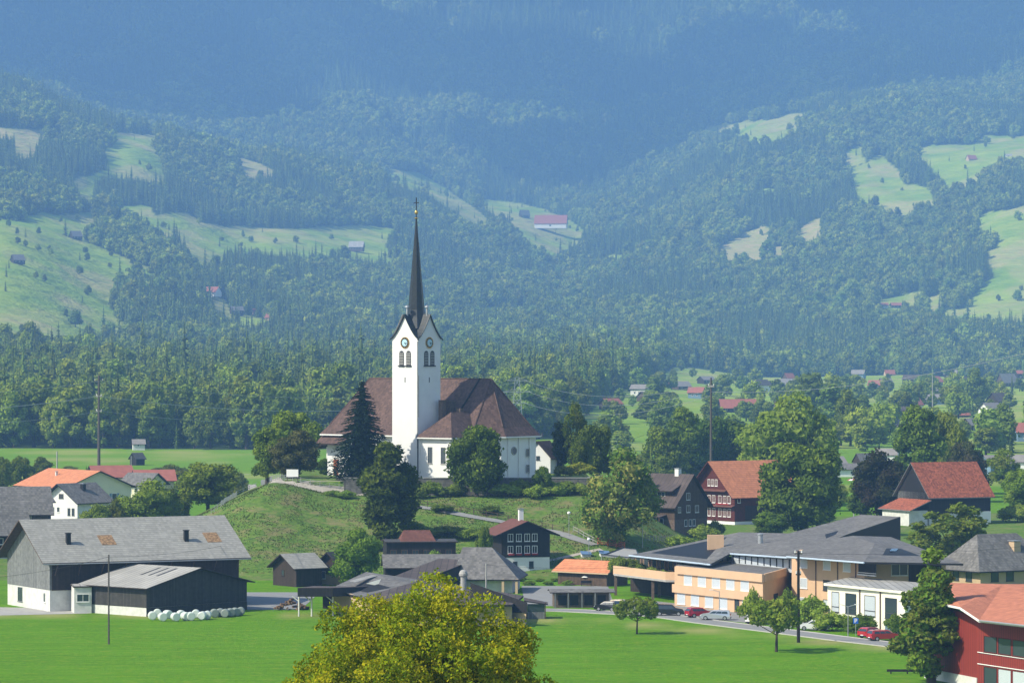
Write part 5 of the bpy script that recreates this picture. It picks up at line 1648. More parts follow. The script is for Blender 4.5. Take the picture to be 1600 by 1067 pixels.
def workshop():
    # canopy at left, two roofs and the dark end gable at right
    root, O = poly_building('workshop', 'low sprawling workshop with brown roofs behind the walnut tree', 'workshop', 560, 590, [
        ('roof', [[(512, 921, 582), (572, 893, 600), (655, 905, 598), (660, 916, 578), (575, 934, 560)]], .35, 'r_slate', 'blackwood'),
        ('roof', [[(560, 934, 560), (660, 905, 585), (818, 930, 575), (800, 944, 545), (640, 945, 545)]], .3, 'r_brown', 'blackwood'),
        ('roof', [[(585, 912, 590), (686, 872, 640), (738, 875, 632), (640, 914, 588)]], .35, 'r_brown', 'blackwood'),
        ('translucent_panel', [[(572, 911, 583), (605, 901.5, 593), (618, 903.3, 593), (586, 913.4, 583)]], .05, 'translucent', 'translucent'),
        ('translucent_panel', [[(545, 907.5, 583), (580, 897.7, 594), (590, 899, 594), (556, 909, 583)]], .05, 'r_light', 'r_light'),
    ])
    # walls
    walls_on(root, O, [(522, 578), (572, 562)], -.5, [3.4, 3.0], 'tan')
    walls_on(root, O, [(572, 562), (640, 548), (800, 548)], -.5, [3.2, 2.9, 2.9], 'tan')
    b = MB()
    A_ = [W(640, 914, 588) - O, W(738, 877, 632) - O, W(738, 915, 632) - O, W(650, 925, 588) - O]
    b.face(A_); b.build('dark_gable', M['blackwood'], root)
    d, n, A, Lw = plan_side(O, (738, 560), (822, 549))
    g = MB()
    P0 = W(735, 911, 556) - O; P1 = W(822, 943, 548) - O
    g.solid([(P0.x, P0.y, 0.2), (P1.x, P1.y, 0.2), (P1.x, P1.y + .4, 0.2), (P0.x, P0.y + .4, 0.2)], [(P0.x, P0.y, P0.z), (P1.x, P1.y, P1.z), (P1.x, P1.y + .4, P1.z), (P0.x, P0.y + .4, P0.z)])
    g.build('end_wall', M['tan'], root)
    g = MB()
    a = W(735, 911, 555.6) - O; b_ = W(824, 942, 547.6) - O
    g.solid([(a.x, a.y, a.z - 3.9), (b_.x, b_.y, b_.z - 1.4), (b_.x, b_.y + .2, b_.z - 1.4), (a.x, a.y + .2, a.z - 3.9)], [(a.x, a.y, a.z + .1), (b_.x, b_.y, b_.z + .1), (b_.x, b_.y + .2, b_.z + .1), (a.x, a.y + .2, a.z + .1)])
    g.build('dark_fascia', M['blackwood'], root)
    # vent
    v = W(724, 912, 566) - O
    c = MB(); c.lathe([(.42, -2), (.42, 1.1), (.62, 1.2), (.66, 1.5), (.5, 1.9), (.2, 2.1)], (v.x, v.y, v.z), 12); c.build('roof_vent', M['concrete'], root)
    # canopy
    cn = empty('canopy', gp(466, 958)); tag(cn, 'open canopy with dark fascia and curved pale posts beside the log pile', 'canopy')
    c0 = cn.location
    b = MB()
    P = [W(465, 918, 566) - c0, W(520, 918, 566) - c0, W(575, 916, 580) - c0, W(490, 915, 585) - c0]
    b.slab([tuple(q) for q in P], 1.3, 0, 1); b.build('roof', [M['r_brown'], M['blackwood']], cn)
    for px in (467, 487, 520):
        q = W(px, 958, 568) - c0
        b = MB(); b.tube((q.x, q.y, -.2), (q.x, q.y, 3.0), .13, n=6)
        b.tube((q.x, q.y, 2.2), (q.x - 1.0, q.y, 3.0), .09, n=5); b.build('post', M['oldwhite'], cn)
    b = MB(); q = W(535, 958, 585) - c0; b.box(q.x - 3, q.x + 3, q.y, q.y + .3, -.3, 2.6); b.build('back_wall', M['darkwood'], cn)
    # lean-to
    ln = empty('lean_to', gp(822, 966)); tag(ln, 'small glazed lean-to at the right end of the workshop', 'lean-to')
    b = MB(); b.slab([(-.3, -1, 2.7), (3.2, -1, 2.2), (3.2, 3, 2.2), (-.3, 3, 2.9)], .16, 0, 1); b.build('roof', [M['r_brown'], M['blackwood']], ln)
    for x in (0.1, 2.8):
        b = MB(); b.box(x - .08, x + .08, -.8, -.64, -.2, 2.4); b.build('post', M['midwood'], ln)
    b = MB(); b.box(.2, 2.7, -.72, -.66, 0.0, 1.0); b.build('parapet', M['greywood'], ln)
    b = MB(); b.box(.2, 2.7, -.71, -.68, 1.0, 2.2); b.build('pane', M['glass'], ln)
workshop()
# dark timber house with window row, behind the workshop
r_ = house('timber_house', 'long black timber house with a row of small windows and a little red brown roof', 'house', GD(604, 672), 8, 12.2, 6, 4.2, 0.3, 'blackwood', 'r_dark', .3, .3, wins=[('f', 1.2 + 1.95 * i, 2.4, 1.1, 1.1, {'style': 'cross', 'fm': 'midwood'}) for i in range(6)])
b = MB(); hip_roof(b, 5.2, 4.0, 4.6, 1.5, .7, .6, 0.9, 0.9, .18, 0, 1, .5, 3.0, .6); b.build('upper_roof', [M['r_chalet'], M['blackwood']], r_)
b = MB(); b.box(3.2, 8.0, .8, 4.4, 4.3, 4.7); b.build('upper_wall', M['blackwood'], r_)
r_ = house('grey_roof_hall', 'hall with broad slate grey hipped roof and dark eaves between workshop and chalet', 'hall', GD(718, 622), -6, 8.6, 12, 3.0, 3.9, 'oldwhite', 'r_slate', 1.4, 1.2, hip0=1.0, hip1=5.2, fascia='black')
for x in (7.2, 9.4):
    b = MB(); b.box(x - .2, x + .2, -1.3, -.9, -.5, 2.4); b.build('pillar', M['tan'], r_)
house('low_hall', 'low flat grey roofed building above the workshop, left of the grey hall', 'building', GD(602, 648), 4, 13, 9, 2.6, 1.8, 'blackwood', 'r_slate', .6, .4)
# dark chalet
def chalet():
    root = house('chalet', 'dark timber chalet with two rows of four white framed windows over a white base', 'chalet', GD(784, 668), 14, 8.6, 9, 6.9, 0, 'blackwood', 'r_chalet', .0, .0, plinth=(2.6, 'white'))
    for c in list(root.children):
        if c.name.startswith('roof'):
            bpy.data.objects.remove(c)
    # gable faces the camera: ridge runs away from it
    xm = 4.3; h = 6.9; pk = 8.75
    for (y) in (0.02, 8.9):
        b = MB()
        pts = [(-.04, y, h - .02), (8.64, y, h - .02), (xm, y, pk)]
        b.face(pts if y < 1 else pts[::-1])
        b.build('gable', M['blackwood'], root)
    b = MB(); k = (pk - h) / (xm + .04); t = .2; ex = 1.5
    for sg in (-1, 1):
        P = [(xm, -1.6, pk + .04), (xm + sg * (xm + ex), -1.6, pk + .04 - k * (xm + ex)), (xm + sg * (xm + ex), 10, pk + .04 - k * (xm + ex)), (xm, 10, pk + .04)]
        ar_ = sg
        if sg > 0: P = P[::1]
        P = [(p[0], p[1], p[2] + t) for p in P]
        b.slab(P if sg > 0 else P[::-1], t, 0, 1)
    roof = b.build('roof', [M['r_chalet'], M['blackwood']], root)
    chimney(roof, 4.3, 3.5, 8.2, 10.7, .8, 'white')
    f = side_map('f', 8.6, 9)
    for z in (6.05, 3.95):
        for s in (1.55, 3.05, 4.55, 5.9):
            w = window(root, f, s, z, .98, 1.35, 'cross')
    for s in (1.7, 3.05, 4.55, 5.9):
        bb = MB(); bar(bb, f, s - .5, s + .5, .1, .4, 3.0, 3.28); bb.build('flower_box', M['pink'], root)
    for s in (2.4, 5.3): window(root, f, s, 1.3, .8, 1.2, 'plain', 'darkframe')
chalet()
r_ = house('log_shelter', 'low weathered open hut with flat grey roof at the road', 'hut', gp(866, 949), 3, 8.6, 4.5, 2.35, .25, 'rubblewood', 'r_slate', .9, .7, t=.14, fascia='darkwood')
for i, s in enumerate((.6, 2.4, 4.6, 6.6)):
    f = side_map('f', 8.6, 4.5); b = MB(); bar(b, f, s, s + 1.3, -.02, .04, .4, 1.9); b.build('opening_shade_panel', M['black'], r_)  # black panels stand in for the shade inside the open hut
for s in (.1, 2.1, 4.2, 6.2, 8.4):
    b = MB(); b.box(s - .1, s + .1, -.9, -.72, -.3, 2.3); b.build('post', M['greywood'], r_)
# orange roofed shed and garden things
r_ = house('orange_shed', 'small shed with bright orange sloping roof beside the balcony', 'shed', gp(948, 916), -40, 10.5, 5.6, 2.4, 1.5, 'midwood', 'r_orange', .7, .8, anchor='r', fascia='tan')
house('garden_shed', 'tiny brown garden shed left of the orange roof', 'shed', gp(895, 895), -10, 2.6, 2.2, 1.7, .25, 'midwood', 'midwood', .3, .3, t=.1)
def garden():
    p = gp(928, 912)
    root = empty('grey_cabinet', gp(896, 912)); tag(root, 'pale grey cabinet standing by the orange shed', 'cabinet')
    b = MB(); b.box(-.1, .9, 0, .6, -.1, 1.1); b.build('body', M['oldwhite'], root); b = MB(); b.box(.35, .4, -.03, 0, .2, .9); b.build('handle', M['metal'], root)
    root = empty('parasol', gp(917, 914)); tag(root, 'small white parasol over dark chairs beside the orange shed', 'parasol')
    b = MB(); b.lathe([(.9, 1.35), (.85, 1.45), (.45, 1.7), (.05, 1.85)], n=8); b.build('canopy', M['white'], root)
    b = MB(); b.tube((0, 0, -.2), (0, 0, 1.5), .04, n=6); b.build('pole', M['metal'], root)
    root = empty('garden_bench', gp(916, 915)); tag(root, 'dark bench under the small white parasol', 'bench')
    b = MB(); b.box(-.9, .9, -.9, -.5, .35, .45); b.build('seat', M['black'], root); b = MB(); b.box(-.9, .9, -.5, -.44, .5, .95); b.build('backrest', M['black'], root)
    for x in (-.8, .8):
        b = MB(); b.box(x - .04, x + .04, -.85, -.5, -.1, .35); b.build('leg', M['black'], root)
    for px, py, lab in ((915, 869, 'blue garden tarpaulin left of the slanting dark roof'), (944, 868, 'blue garden tarpaulin right of the first one')):
        q = gp(px, py); root = empty('tarpaulin', q, R(12), (.7, .7, .7)); tag(root, lab, 'tarpaulin')
        b = MB(); b.slab([(-1.3, -1, .7), (1.4, -1, .6), (1.5, 1.2, 1.2), (-1.2, 1.0, 1.4)], .12); b.build('sheet', M['blue_tarp'], root)
        b = MB(); b.box(-1.1, 1.2, -.8, .9, -.2, .6); b.build('frame', M['oldwhite'], root)
    # carport roof
    root = empty('carport', gp(960, 880)); tag(root, 'slanting dark roof with pale edge above the garden', 'carport')
    c0 = root.location
    P = [W(940, 867, 655) - c0, W(990, 848, 700) - c0, W(1000, 860, 700) - c0, W(1000, 874, 655) - c0]
    b = MB(); b.slab([tuple(q) for q in P][::-1] if False else [tuple(q) for q in (P[0], P[3], P[2], P[1])], .2, 0, 1); b.build('roof', [M['r_dark'], M['concrete']], root)
    for q in P[:1] + P[3:]:
        b = MB(); b.tube((q.x, q.y, -.5), (q.x, q.y, q.z - .1), .08, n=5); b.build('post', M['concrete'], root)
    # kitchen garden beds: low planted rows
    rr = np.random.default_rng(5)
    for i in range(6):
        q = gp(812 + 15 * i, 908 + (i % 2) * 6)
        tree('bush', 1, q, rr.uniform(.5, .9), rr.uniform(1.8, 2.6), 'low vegetable clump in the kitchen garden below the chalet', 'garden plant', 'vegetable_bed', 'vegetable beds below the chalet', rz=i)
garden()
# ------------------------------------------------------------------ apricot complex with the big dark roof
def complex_():
    o = GD(1190, 572)
    O = Vector((o.x, o.y, 0))
    root = empty('care_home', O); tag(root, 'long apricot building with wide dark grey roof behind the parked cars', 'building')
    def slabs(nm, polys, t, m1, m2, par=root):
        b = MB()
        for pl in polys:
            P = [W(*p) - O for p in pl]
            a = sum(P[i].x * P[(i + 1) % len(P)].y - P[(i + 1) % len(P)].x * P[i].y for i in range(len(P)))
            if a < 0: P.reverse()
            b.slab([tuple(q) for q in P], t, 0, 1)
        return b.build(nm, [M[m1], M[m2]], par)
    A0, A1 = (1054, 592), (1192, 570)
    plan = [A0, A1, (1237, 590), (1237, 600), (1075, 612)]
    # lower block
    b = MB()
    P = [W(p, 540, d) - O for p, d in plan]
    b.solid([(q.x, q.y, -.6) for q in P], [(q.x, q.y, 6.0) for q in P])
    b.build('wall', M['apricot'], root)
    b = MB(); b.solid([(q.x, q.y, 6.003) for q in P], [(q.x, q.y, 6.06) for q in P]); b.build('terrace', M['r_slate'], root)
    d, n, A, Lw = plan_side(O, A0, A1)
    b = MB()
    oriented_box(b, A, d, n, 0.9, Lw + .3, .003, .35, 4.95, 6.15); oriented_box(b, A, d, n, -.2, Lw - 1.5, .003, .35, 2.05, 3.3)
    b.build('parapet', M['apricot'], root)
    d2, n2, A2, L2 = plan_side(O, A1, (1237, 590))
    b = MB(); oriented_box(b, A2, d2, n2, 0.01, L2 - .2, .003, .32, 4.95, 6.15); b.build('parapet', M['apricot'], root)
    for i in range(5):
        owindow(root, A, d, n, 4.0 + 4.05 * i, 4.12, 2.35, 1.62, 'frame', 'blind', 0)
    for i in range(4):
        owindow(root, A, d, n, 2.0 + 4.05 * i, 1.15, 2.35, 1.7, 'frame', 'blind', 0)
    owindow(root, A, d, n, 18.0, 1.1, 1.3, 2.1, 'redwood', 'glass', 0)
    owindow(root, A, d, n, 20.4, 1.15, 1.9, 1.7, 'frame', 'blind', 0)
    owindow(root, A2, d2, n2, 9.0, 1.6, 3.0, 2.2, 'darkframe', 'glass', 2)
    # upper glazed wing
    U0, U1 = (1143, 600), (1237, 584)
    walls_on(root, O, [U0, U1], 5.5, [7.6, 8.1], 'blind', 'white_panel_wall')
    d3, n3, A3, L3 = plan_side(O, U0, U1)
    for s in np.linspace(.6, L3 - .6, 10):
        b = MB(); oriented_box(b, A3, d3, n3, s - .09, s + .09, 0, .12, 6.2, 7.7); b.build('mullion', M['slatewood'], root)
    # balcony wing at left
    B0, B1, B2 = (958, 616), (1040, 599), (1066, 598)
    walls_on(root, O, [(990, 622), (1075, 606), (1143, 604)], 3.6, [6.3, 6.5, 6.9], 'midwood', 'upper_wall')
    d4, n4, A4, L4 = plan_side(O, (990, 622), (1075, 606))
    for i in range(7):
        owindow(root, A4, d4, n4, 1.6 + 2.7 * i, 5.1, 1.6, 1.8, 'apricot', 'glass', 0)
    d5, n5, A5, L5 = plan_side(O, (1075, 606), (1143, 604))
    for i in range(6):
        b = MB(); oriented_box(b, A5, d5, n5, .3 + i * 1.1, .75 + i * 1.1, 0, .3, 4, 6.6); b.build('pier', M['apricot'], root)
    b = MB()
    for p, q in ((B0, B1), (B1, B2)):
        dd, nn_, AA, LL = plan_side(O, p, q)
        oriented_box(b, AA, dd, nn_, 0, LL - .02, -.3, 0, 3.35, 4.75)
    b.build('balcony', M['apricot'], root)
    b = MB(); P = [W(p, 540, dd_) - O for p, dd_ in ((959, 615.4), (1040, 598.6), (1064, 598), (1085, 612), (985, 630))]; b.slab([(q.x, q.y, 3.5) for q in P], .3); b.build('balcony_floor', M['concrete'], root)
    for px, dd_ in ((962, 616), (1020, 604), (1030, 612), (1057, 600)):
        q = W(px, 540, dd_) - O
        c = MB(); c.box(q.x - .22, q.x + .22, q.y - .22, q.y + .22, -.5, 3.3); c.build('column', M['rubblewood'], root)
    walls_on(root, O, [(985, 626), (1072, 609)], -.5, [3.3, 3.3], 'darkwood', 'ground_floor_wall')
    # main roof
    roof = slabs('roof', [
        [(983, 867, 612), (1110, 881, 586), (1141, 864, 600), (1155, 831, 632), (1085, 846, 640)],
        [(1141, 864, 600), (1238, 870.5, 580), (1232, 833, 625), (1155, 831, 632)],
        [(1238, 870.5, 580), (1322, 835, 622), (1407, 807, 640), (1345, 803.5, 655), (1232, 833, 625)],
    ], .35, 'r_slate', 'black')
    b = MB()
    for p, q in (((983, 867.8, 611.5), (1110, 882, 585.5)), ((1141, 865, 599.6), (1238, 871.6, 579.6))):
        b.tube(W(*p) - O, W(*q) - O, .14, n=6)
    b.build('gutter', M['gutter'], roof)
    # dark upright gable of the high roof
    a = W(1318, 838, 623) - O; c = W(1407, 808, 640) - O
    b = MB(); b.solid([(a.x, a.y, 8.6), (c.x, c.y, 6.0), (c.x, c.y + .4, 6.0), (a.x, a.y + .4, 8.6)], [(a.x, a.y, a.z + .1), (c.x, c.y, c.z), (c.x, c.y + .4, c.z), (a.x, a.y + .4, a.z + .1)])
    b.build('dark_gable', M['black'], root)
    q = W(1118, 852, 612) - O
    b = MB(); b.box(q.x - 1.3, q.x + 1.3, q.y - .6, q.y + .6, q.z - 1, q.z + 1.7); b.build('chimney', M['apricot'], roof)
    q = W(1188, 843, 612) - O
    b = MB(); b.lathe([(.4, -.6), (.4, .7), (.5, .75), (.5, .95), (.1, 1.1)], (q.x, q.y, q.z), 10); b.build('roof_vent', M['metal'], roof)
    # right block
    C0, C1, C2 = (1237, 579), (1350, 563), (1478, 566)
    plan = [C0, C1, C2, (1455, 592), (1260, 606)]
    P = [W(p, 540, dd_) - O for p, dd_ in plan]
    b = MB(); b.solid([(q.x, q.y, -.6) for q in P], [(q.x, q.y, 8.5) for q in P]); b.build('wall', M['apricot'], root)
    d, n, A, Lw = plan_side(O, C0, C1)
    for s, z in ((3.2, 7.45), (9.2, 7.45), (3.2, 4.4), (9.2, 4.4), (3.2, 1.5), (9.2, 1.5)):
        owindow(root, A, d, n, s, z, 1.9, 1.55, 'darkframe' if z < 5 and s > 5 else 'frame', 'blind' if not (z == 4.4 and s > 5) else 'glass')
    owindow(root, A, d, n, 14.3, 7.45, 1.9, 1.55, 'frame', 'blind')
    for s in (6.4, 12.0, 16.6):
        b = MB(); oriented_box(b, A, d, n, s - .07, s + .07, 0, .14, -.3, 8.3); b.build('downpipe', M['rubblewood'], root)
    b = MB(); oriented_box(b, A, d, n, 17.2, 21.6, -.02, .03, 6.55, 8.2); lg = b.build('loggia_shade_panel', M['black'], root)  # flat black panel paints the shade of the loggia recess
    b = MB(); oriented_box(b, A, d, n, 17.1, 21.7, .03, .12, 6.7, 6.8); oriented_box(b, A, d, n, 17.1, 21.7, .03, .2, 6.35, 6.52); b.build('rail', M['frame'], lg)
    d, n, A, Lw = plan_side(O, C1, C2)
    owindow(root, A, d, n, 5.5, 7.1, 2.6, 1.7, 'frame', 'glass', 1)
    b = MB(); oriented_box(b, A, d, n, .5, 1.8, -.02, .03, 6.2, 8.1); b.build('loggia_shade_panel', M['black'], root)  # second black panel, recess shade painted on the side wall
    b = MB(); oriented_box(b, A, d, n, 6.9, 12, -.02, .05, .5, 8.2); b.build('dark_cladding', M['darkwood'], root)
    r2 = slabs('roof', [
        [(1229, 868.6, 574), (1350, 877.5, 557), (1367, 849, 590), (1332, 836.5, 612), (1298, 842, 606)],
        [(1350, 877.5, 557), (1505, 880, 555), (1425, 851, 598), (1367, 849, 590)],
        [(1332, 836.5, 612), (1367, 849, 590), (1425, 851, 598), (1392, 838.5, 618)],
    ], .3, 'r_slate', 'black')
    b = MB(); b.tube(W(1229, 869.8, 573.6) - O, W(1350, 879, 556.5) - O, .13, n=6); b.build('gutter', M['gutter'], r2)
    b = MB(); P = [W(1390, 862, 577) - O, W(1400, 862, 579) - O, W(1404, 858, 584) - O, W(1393, 858, 582) - O]
    b.slab([(q.x, q.y, q.z + .15) for q in P], .2); b.build('roof_window', M['glass'], r2)
    # balcony plants
    return root
complex_()
for i, (px, dd_, z, h, w) in enumerate([(966, 618, 4.3, 2.4, 3.4), (985, 618, 4.2, 2.2, 3.4), (1004, 611, 4.2, 1.8, 3.0), (1020, 607, 4.2, 1.6, 2.6), (1036, 604, 4.2, 1.3, 2.4), (1055, 602, 4.2, 1.0, 2.0)]):
    q = W(px, 540, dd_)
    tree('bush', 1, (q.x, q.y, z - .9), h, w, 'leafy shrub planted on the balcony under the left end of the big roof', 'plant', 'balcony_shrub', 'shrubs planted on the balcony', rz=i)

def ivory_wing():
    o = GD(1345, 543); O = Vector((o.x, o.y, 0))
    root = empty('ivory_wing', O); tag(root, 'low ivory flat roofed wing with four tall windows before the apricot building', 'building')
    W0, W1 = (1293, 552), (1414, 533)
    plan = [W0, W1, (1450, 550), (1330, 566)]
    P = [W(p, 540, dd_) - O for p, dd_ in plan]
    b = MB(); b.solid([(q.x, q.y, -.6) for q in P], [(q.x, q.y, 5.6) for q in P]); b.build('wall', M['ivory'], root)
    d, n, A, Lw = plan_side(O, W0, W1)
    k = Lw / 121.0
    for px0, px1 in ((1300, 1312), (1322, 1339), (1352, 1369), (1384, 1402)):
        s = ((px0 + px1) / 2 - 1293) * k
        w = owindow(root, A, d, n, s, 3.35, (px1 - px0) * k, 2.9, 'darkframe', 'blind' if px0 in (1300, 1352) else 'glass', 0)
        b = MB(); oriented_box(b, A, d, n, s - (px1 - px0) * k / 2, s + (px1 - px0) * k / 2, .02, .08, 2.6, 2.7); b.build('transom', M['darkframe'], w)
        b = MB(); oriented_box(b, A, d, n, s - (px1 - px0) * k / 2, s + (px1 - px0) * k / 2, -.02, .05, .3, 1.0); b.build('basement_window', M['shutter'], root)
    for px in (1345, 1377):
        s = (px - 1293) * k
        b = MB(); oriented_box(b, A, d, n, s - .1, s + .1, 0, .15, -.3, 5.5); b.build('downpipe', M['rubblewood'], root)
    b = MB()
    Q = [P[0] + Vector((-.6, -.5, 0)), P[1] + Vector((.2, -1.0, 0)), P[2] + Vector((.8, 0, 0)), P[3] + Vector((0, .5, 0))]
    b.slab([(q.x, q.y, 5.95) for q in Q], .35, 0, 1); b.build('roof', [M['r_light'], M['ivory']], root)
ivory_wing()

# ------------------------------------------------------------------ houses at right
def brown_house():
    r = house('brown_house', 'weathered brown timber house left of the red gabled house', 'house', GD(1054, 797), -40, 11.0, 11.2, 5.6, 5.8, 'midwood', 'r_brown', 1.0, .9, anchor='r', fascia='darkwood', plinth=(2.3, 'rubblewood'),
        wins=[('r', 4.6, 7.0, 1.3, 1.5, {'style': 'cross'}), ('r', 4.6, 4.4, 1.3, 1.5, {'style': 'cross'}), ('r', 1.6, 4.3, 1.0, 1.2, {'style': 'cross'}), ('r', 7.6, 4.3, 1.3, 1.5, {'style': 'cross'}), ('r', 3.8, 1.5, .9, 1.4), ('r', 5.3, 1.5, .9, 1.4), ('r', 6.6, 1.5, .9, 1.4),
              ('f', 7.5, 1.6, 1.2, 1.8), ('f', 3.5, 1.6, 2.2, 1.5, {'style': 'wide'})])
    roof = [c for c in r.children if c.name.startswith('roof')][0]
    b = MB(); b.box(-6.6, -1.4, 1.2, 5.0, 6.2, 8.4); dm = b.build('dormer', M['midwood'], roof)
    window(dm, side_map('f', 5.2, 3.8, -6.6, 1.2), 2.2, 7.4, 2.0, 1.1, 'wide')
    b = MB(); b.slab([(-7.2, .3, 8.2), (-.9, .3, 8.2), (-.9, 6.2, 10.6), (-7.2, 6.2, 10.6)], .18, 0, 1); b.build('dormer_roof', [M['r_brown'], M['darkwood']], roof)
    chimney(roof, -3.4, 5.6, 9.6, 12.6, 1.0, 'white')
    b = MB(); b.slab([(-9.5, -2.3, 2.9), (-2.0, -2.3, 2.9), (-2.0, 0, 3.3), (-9.5, 0, 3.3)], .15, 0, 1); b.build('porch_roof', [M['r_brown'], M['darkwood']], r)
    for x in (-9, -5.5, -2.4):
        b = MB(); b.box(x - .1, x + .1, -2.2, -2.0, -.5, 2.8); b.build('porch_post', M['midwood'], r)
brown_house()
def gwall():
    p = gp(1006, 868); q = gp(1080, 862)
    wall_run('garden_wall', 'low white garden wall below the brown house', [(p.x, 735), (q.x - 4, 730), (q.x + 3, 742)], .2, 2.0, .35, 'oldwhite')
gwall()
fence('garden_railing', 'dark garden fence above the white wall of the brown house', [(1008, 845), (1030, 846), (1052, 845)], 1.2, 1.4, (.3, .6, .9), .05, 'greywood')
def red_house():
    L, Wd, h, rise = 18, 15.6, 6.6, 7.2
    r = house('red_house', 'tall dark red gabled house with orange tiled roof and rows of white windows', 'house', GD(1148, 858), 36, L, Wd, h, rise, 'redwood', 'r_orange', .9, 1.5, plinth=(0.7, 'white'), fascia='redwood', t=.22,
        wins=[('l', s, 5.55, 1.1, 1.7, {'style': 'cross'}) for s in (1.9, 3.5, 5.2, 7.4, 9.0)] + [('l', 12.0, 5.6, 1.1, 1.5, {'style': 'cross'})] +
             [('l', s, 2.6, 1.1, 1.8, {'style': 'cross'}) for s in (1.9, 3.5, 5.2, 7.4, 9.0)] + [('l', s, 9.2, .9, 1.5, {'style': 'cross'}) for s in (6.5, 7.8, 9.1)] + [('f', 1.2, 5.4, .9, 1.1)])
    f = side_map('l', L, Wd)
    for z, s0, s1 in ((7.75, 2.4, 13.2), (4.35, -.1, 15.6)):
        b = MB(); 
        a = [f(s0, 1.0, z - .35), f(s1, 1.0, z - .35), f(s1, 0.03, z), f(s0, 0.03, z)]
        a = a[::-1]
        b.slab(a, .12); b.build('pent_roof', M['r_chalet'], r)
    for s in (4.2, 6.6):
        b = MB(); bar(b, f, s - 2.4, s + 2.2, .05, .3, 4.4, 4.62); b.build('flower_box', M['pink'], r)
        break
    b = MB(); bar(b, side_map('f', L, Wd), 3, 15, .02, .09, .8, 4.2); b.build('side_cladding', M['darkwood'], r)
red_house()
def red_barn():
    L, Wd, h, rise = 15.6, 13.6, 6.8, 6.6
    r = house('red_roofed_barn', 'dark timber barn with old mottled red tiled roof on the grass at right', 'barn', GD(1452, 838), 25, L, Wd, h, rise, 'blackwood', 'r_oldred', 1.0, .7, fascia='greywood', plinth=(1.6, 'oldwhite'))
    f = side_map('l', L, Wd)
    # boarded arch of the gable
    ring = [f(Wd / 2 - 3.3, .05, 7.2), f(Wd / 2 + 3.3, .05, 7.2)] + [f(Wd / 2 + 3.3 * math.cos(a), .05, 7.2 + 4.0 * math.sin(a)) for a in np.linspace(0, math.pi, 12)][1:-1]
    back = [(p[0] + .1, p[1], p[2]) for p in ring]
    b = MB(); b.face(ring); b.build('gable_black_arch', M['black'], r)  # flat black arch face set before the gable wall
    b = MB(); bar(b, f, .4, Wd - .4, .005, .04, 5.4, 7.15); b.build('gable_boarding', M['greywood'], r)
    b = MB(); b.slab([(-5.6, -1.2, 3.4), (-.1, -1.2, 5.6), (-.1, Wd - 1, 5.6), (-5.6, Wd - 1, 3.4)], .2, 0, 1); b.build('lean_to_roof', [M['r_oldred'], M['greywood']], r)
    b = MB(); b.box(-5.0, -.3, .2, Wd - 2, -.5, 3.3); b.build('lean_to_wall', M['oldwhite'], r)
    g = side_map('f', L, Wd)
    b = MB(); bar(b, g, 10.8, 15.0, .05, 1.2, -.6, 2.9); b.build('white_annex', M['white'], r)
    b = MB(); bar(b, g, 4.6, 7.2, .05, .12, .2, 2.6); b.build('door', M['oldwhite'], r)
red_barn()
house('tan_house', 'tan house with brown grey hipped roof cut by the right edge', 'house', GD(1532, 632), 32, 15, 10, 3.9, 4.6, 'tan', 'r_slate', 1.3, 1.3, hip0=4.6, hip1=4.6, fascia='black',
      wins=[('f', 3, 2.2, 1.6, 2.2, {'fm': 'darkframe'}), ('f', 6.2, 2.2, 1.6, 2.2, {'fm': 'darkframe'}), ('l', 3.0, 2.2, 1.6, 2.2, {'fm': 'darkframe'}), ('l', 6.4, 2.2, 1.6, 2.2, {'fm': 'darkframe'})], chims=[(.62, .25, 1.2, 1.4, 'tan')])
house('low_shed', 'low grey roofed shed between the apricot building and the tan house', 'shed', GD(1500, 640), 10, 5, 6, 2.0, 1.4, 'blackwood', 'r_grey', .8, .6)
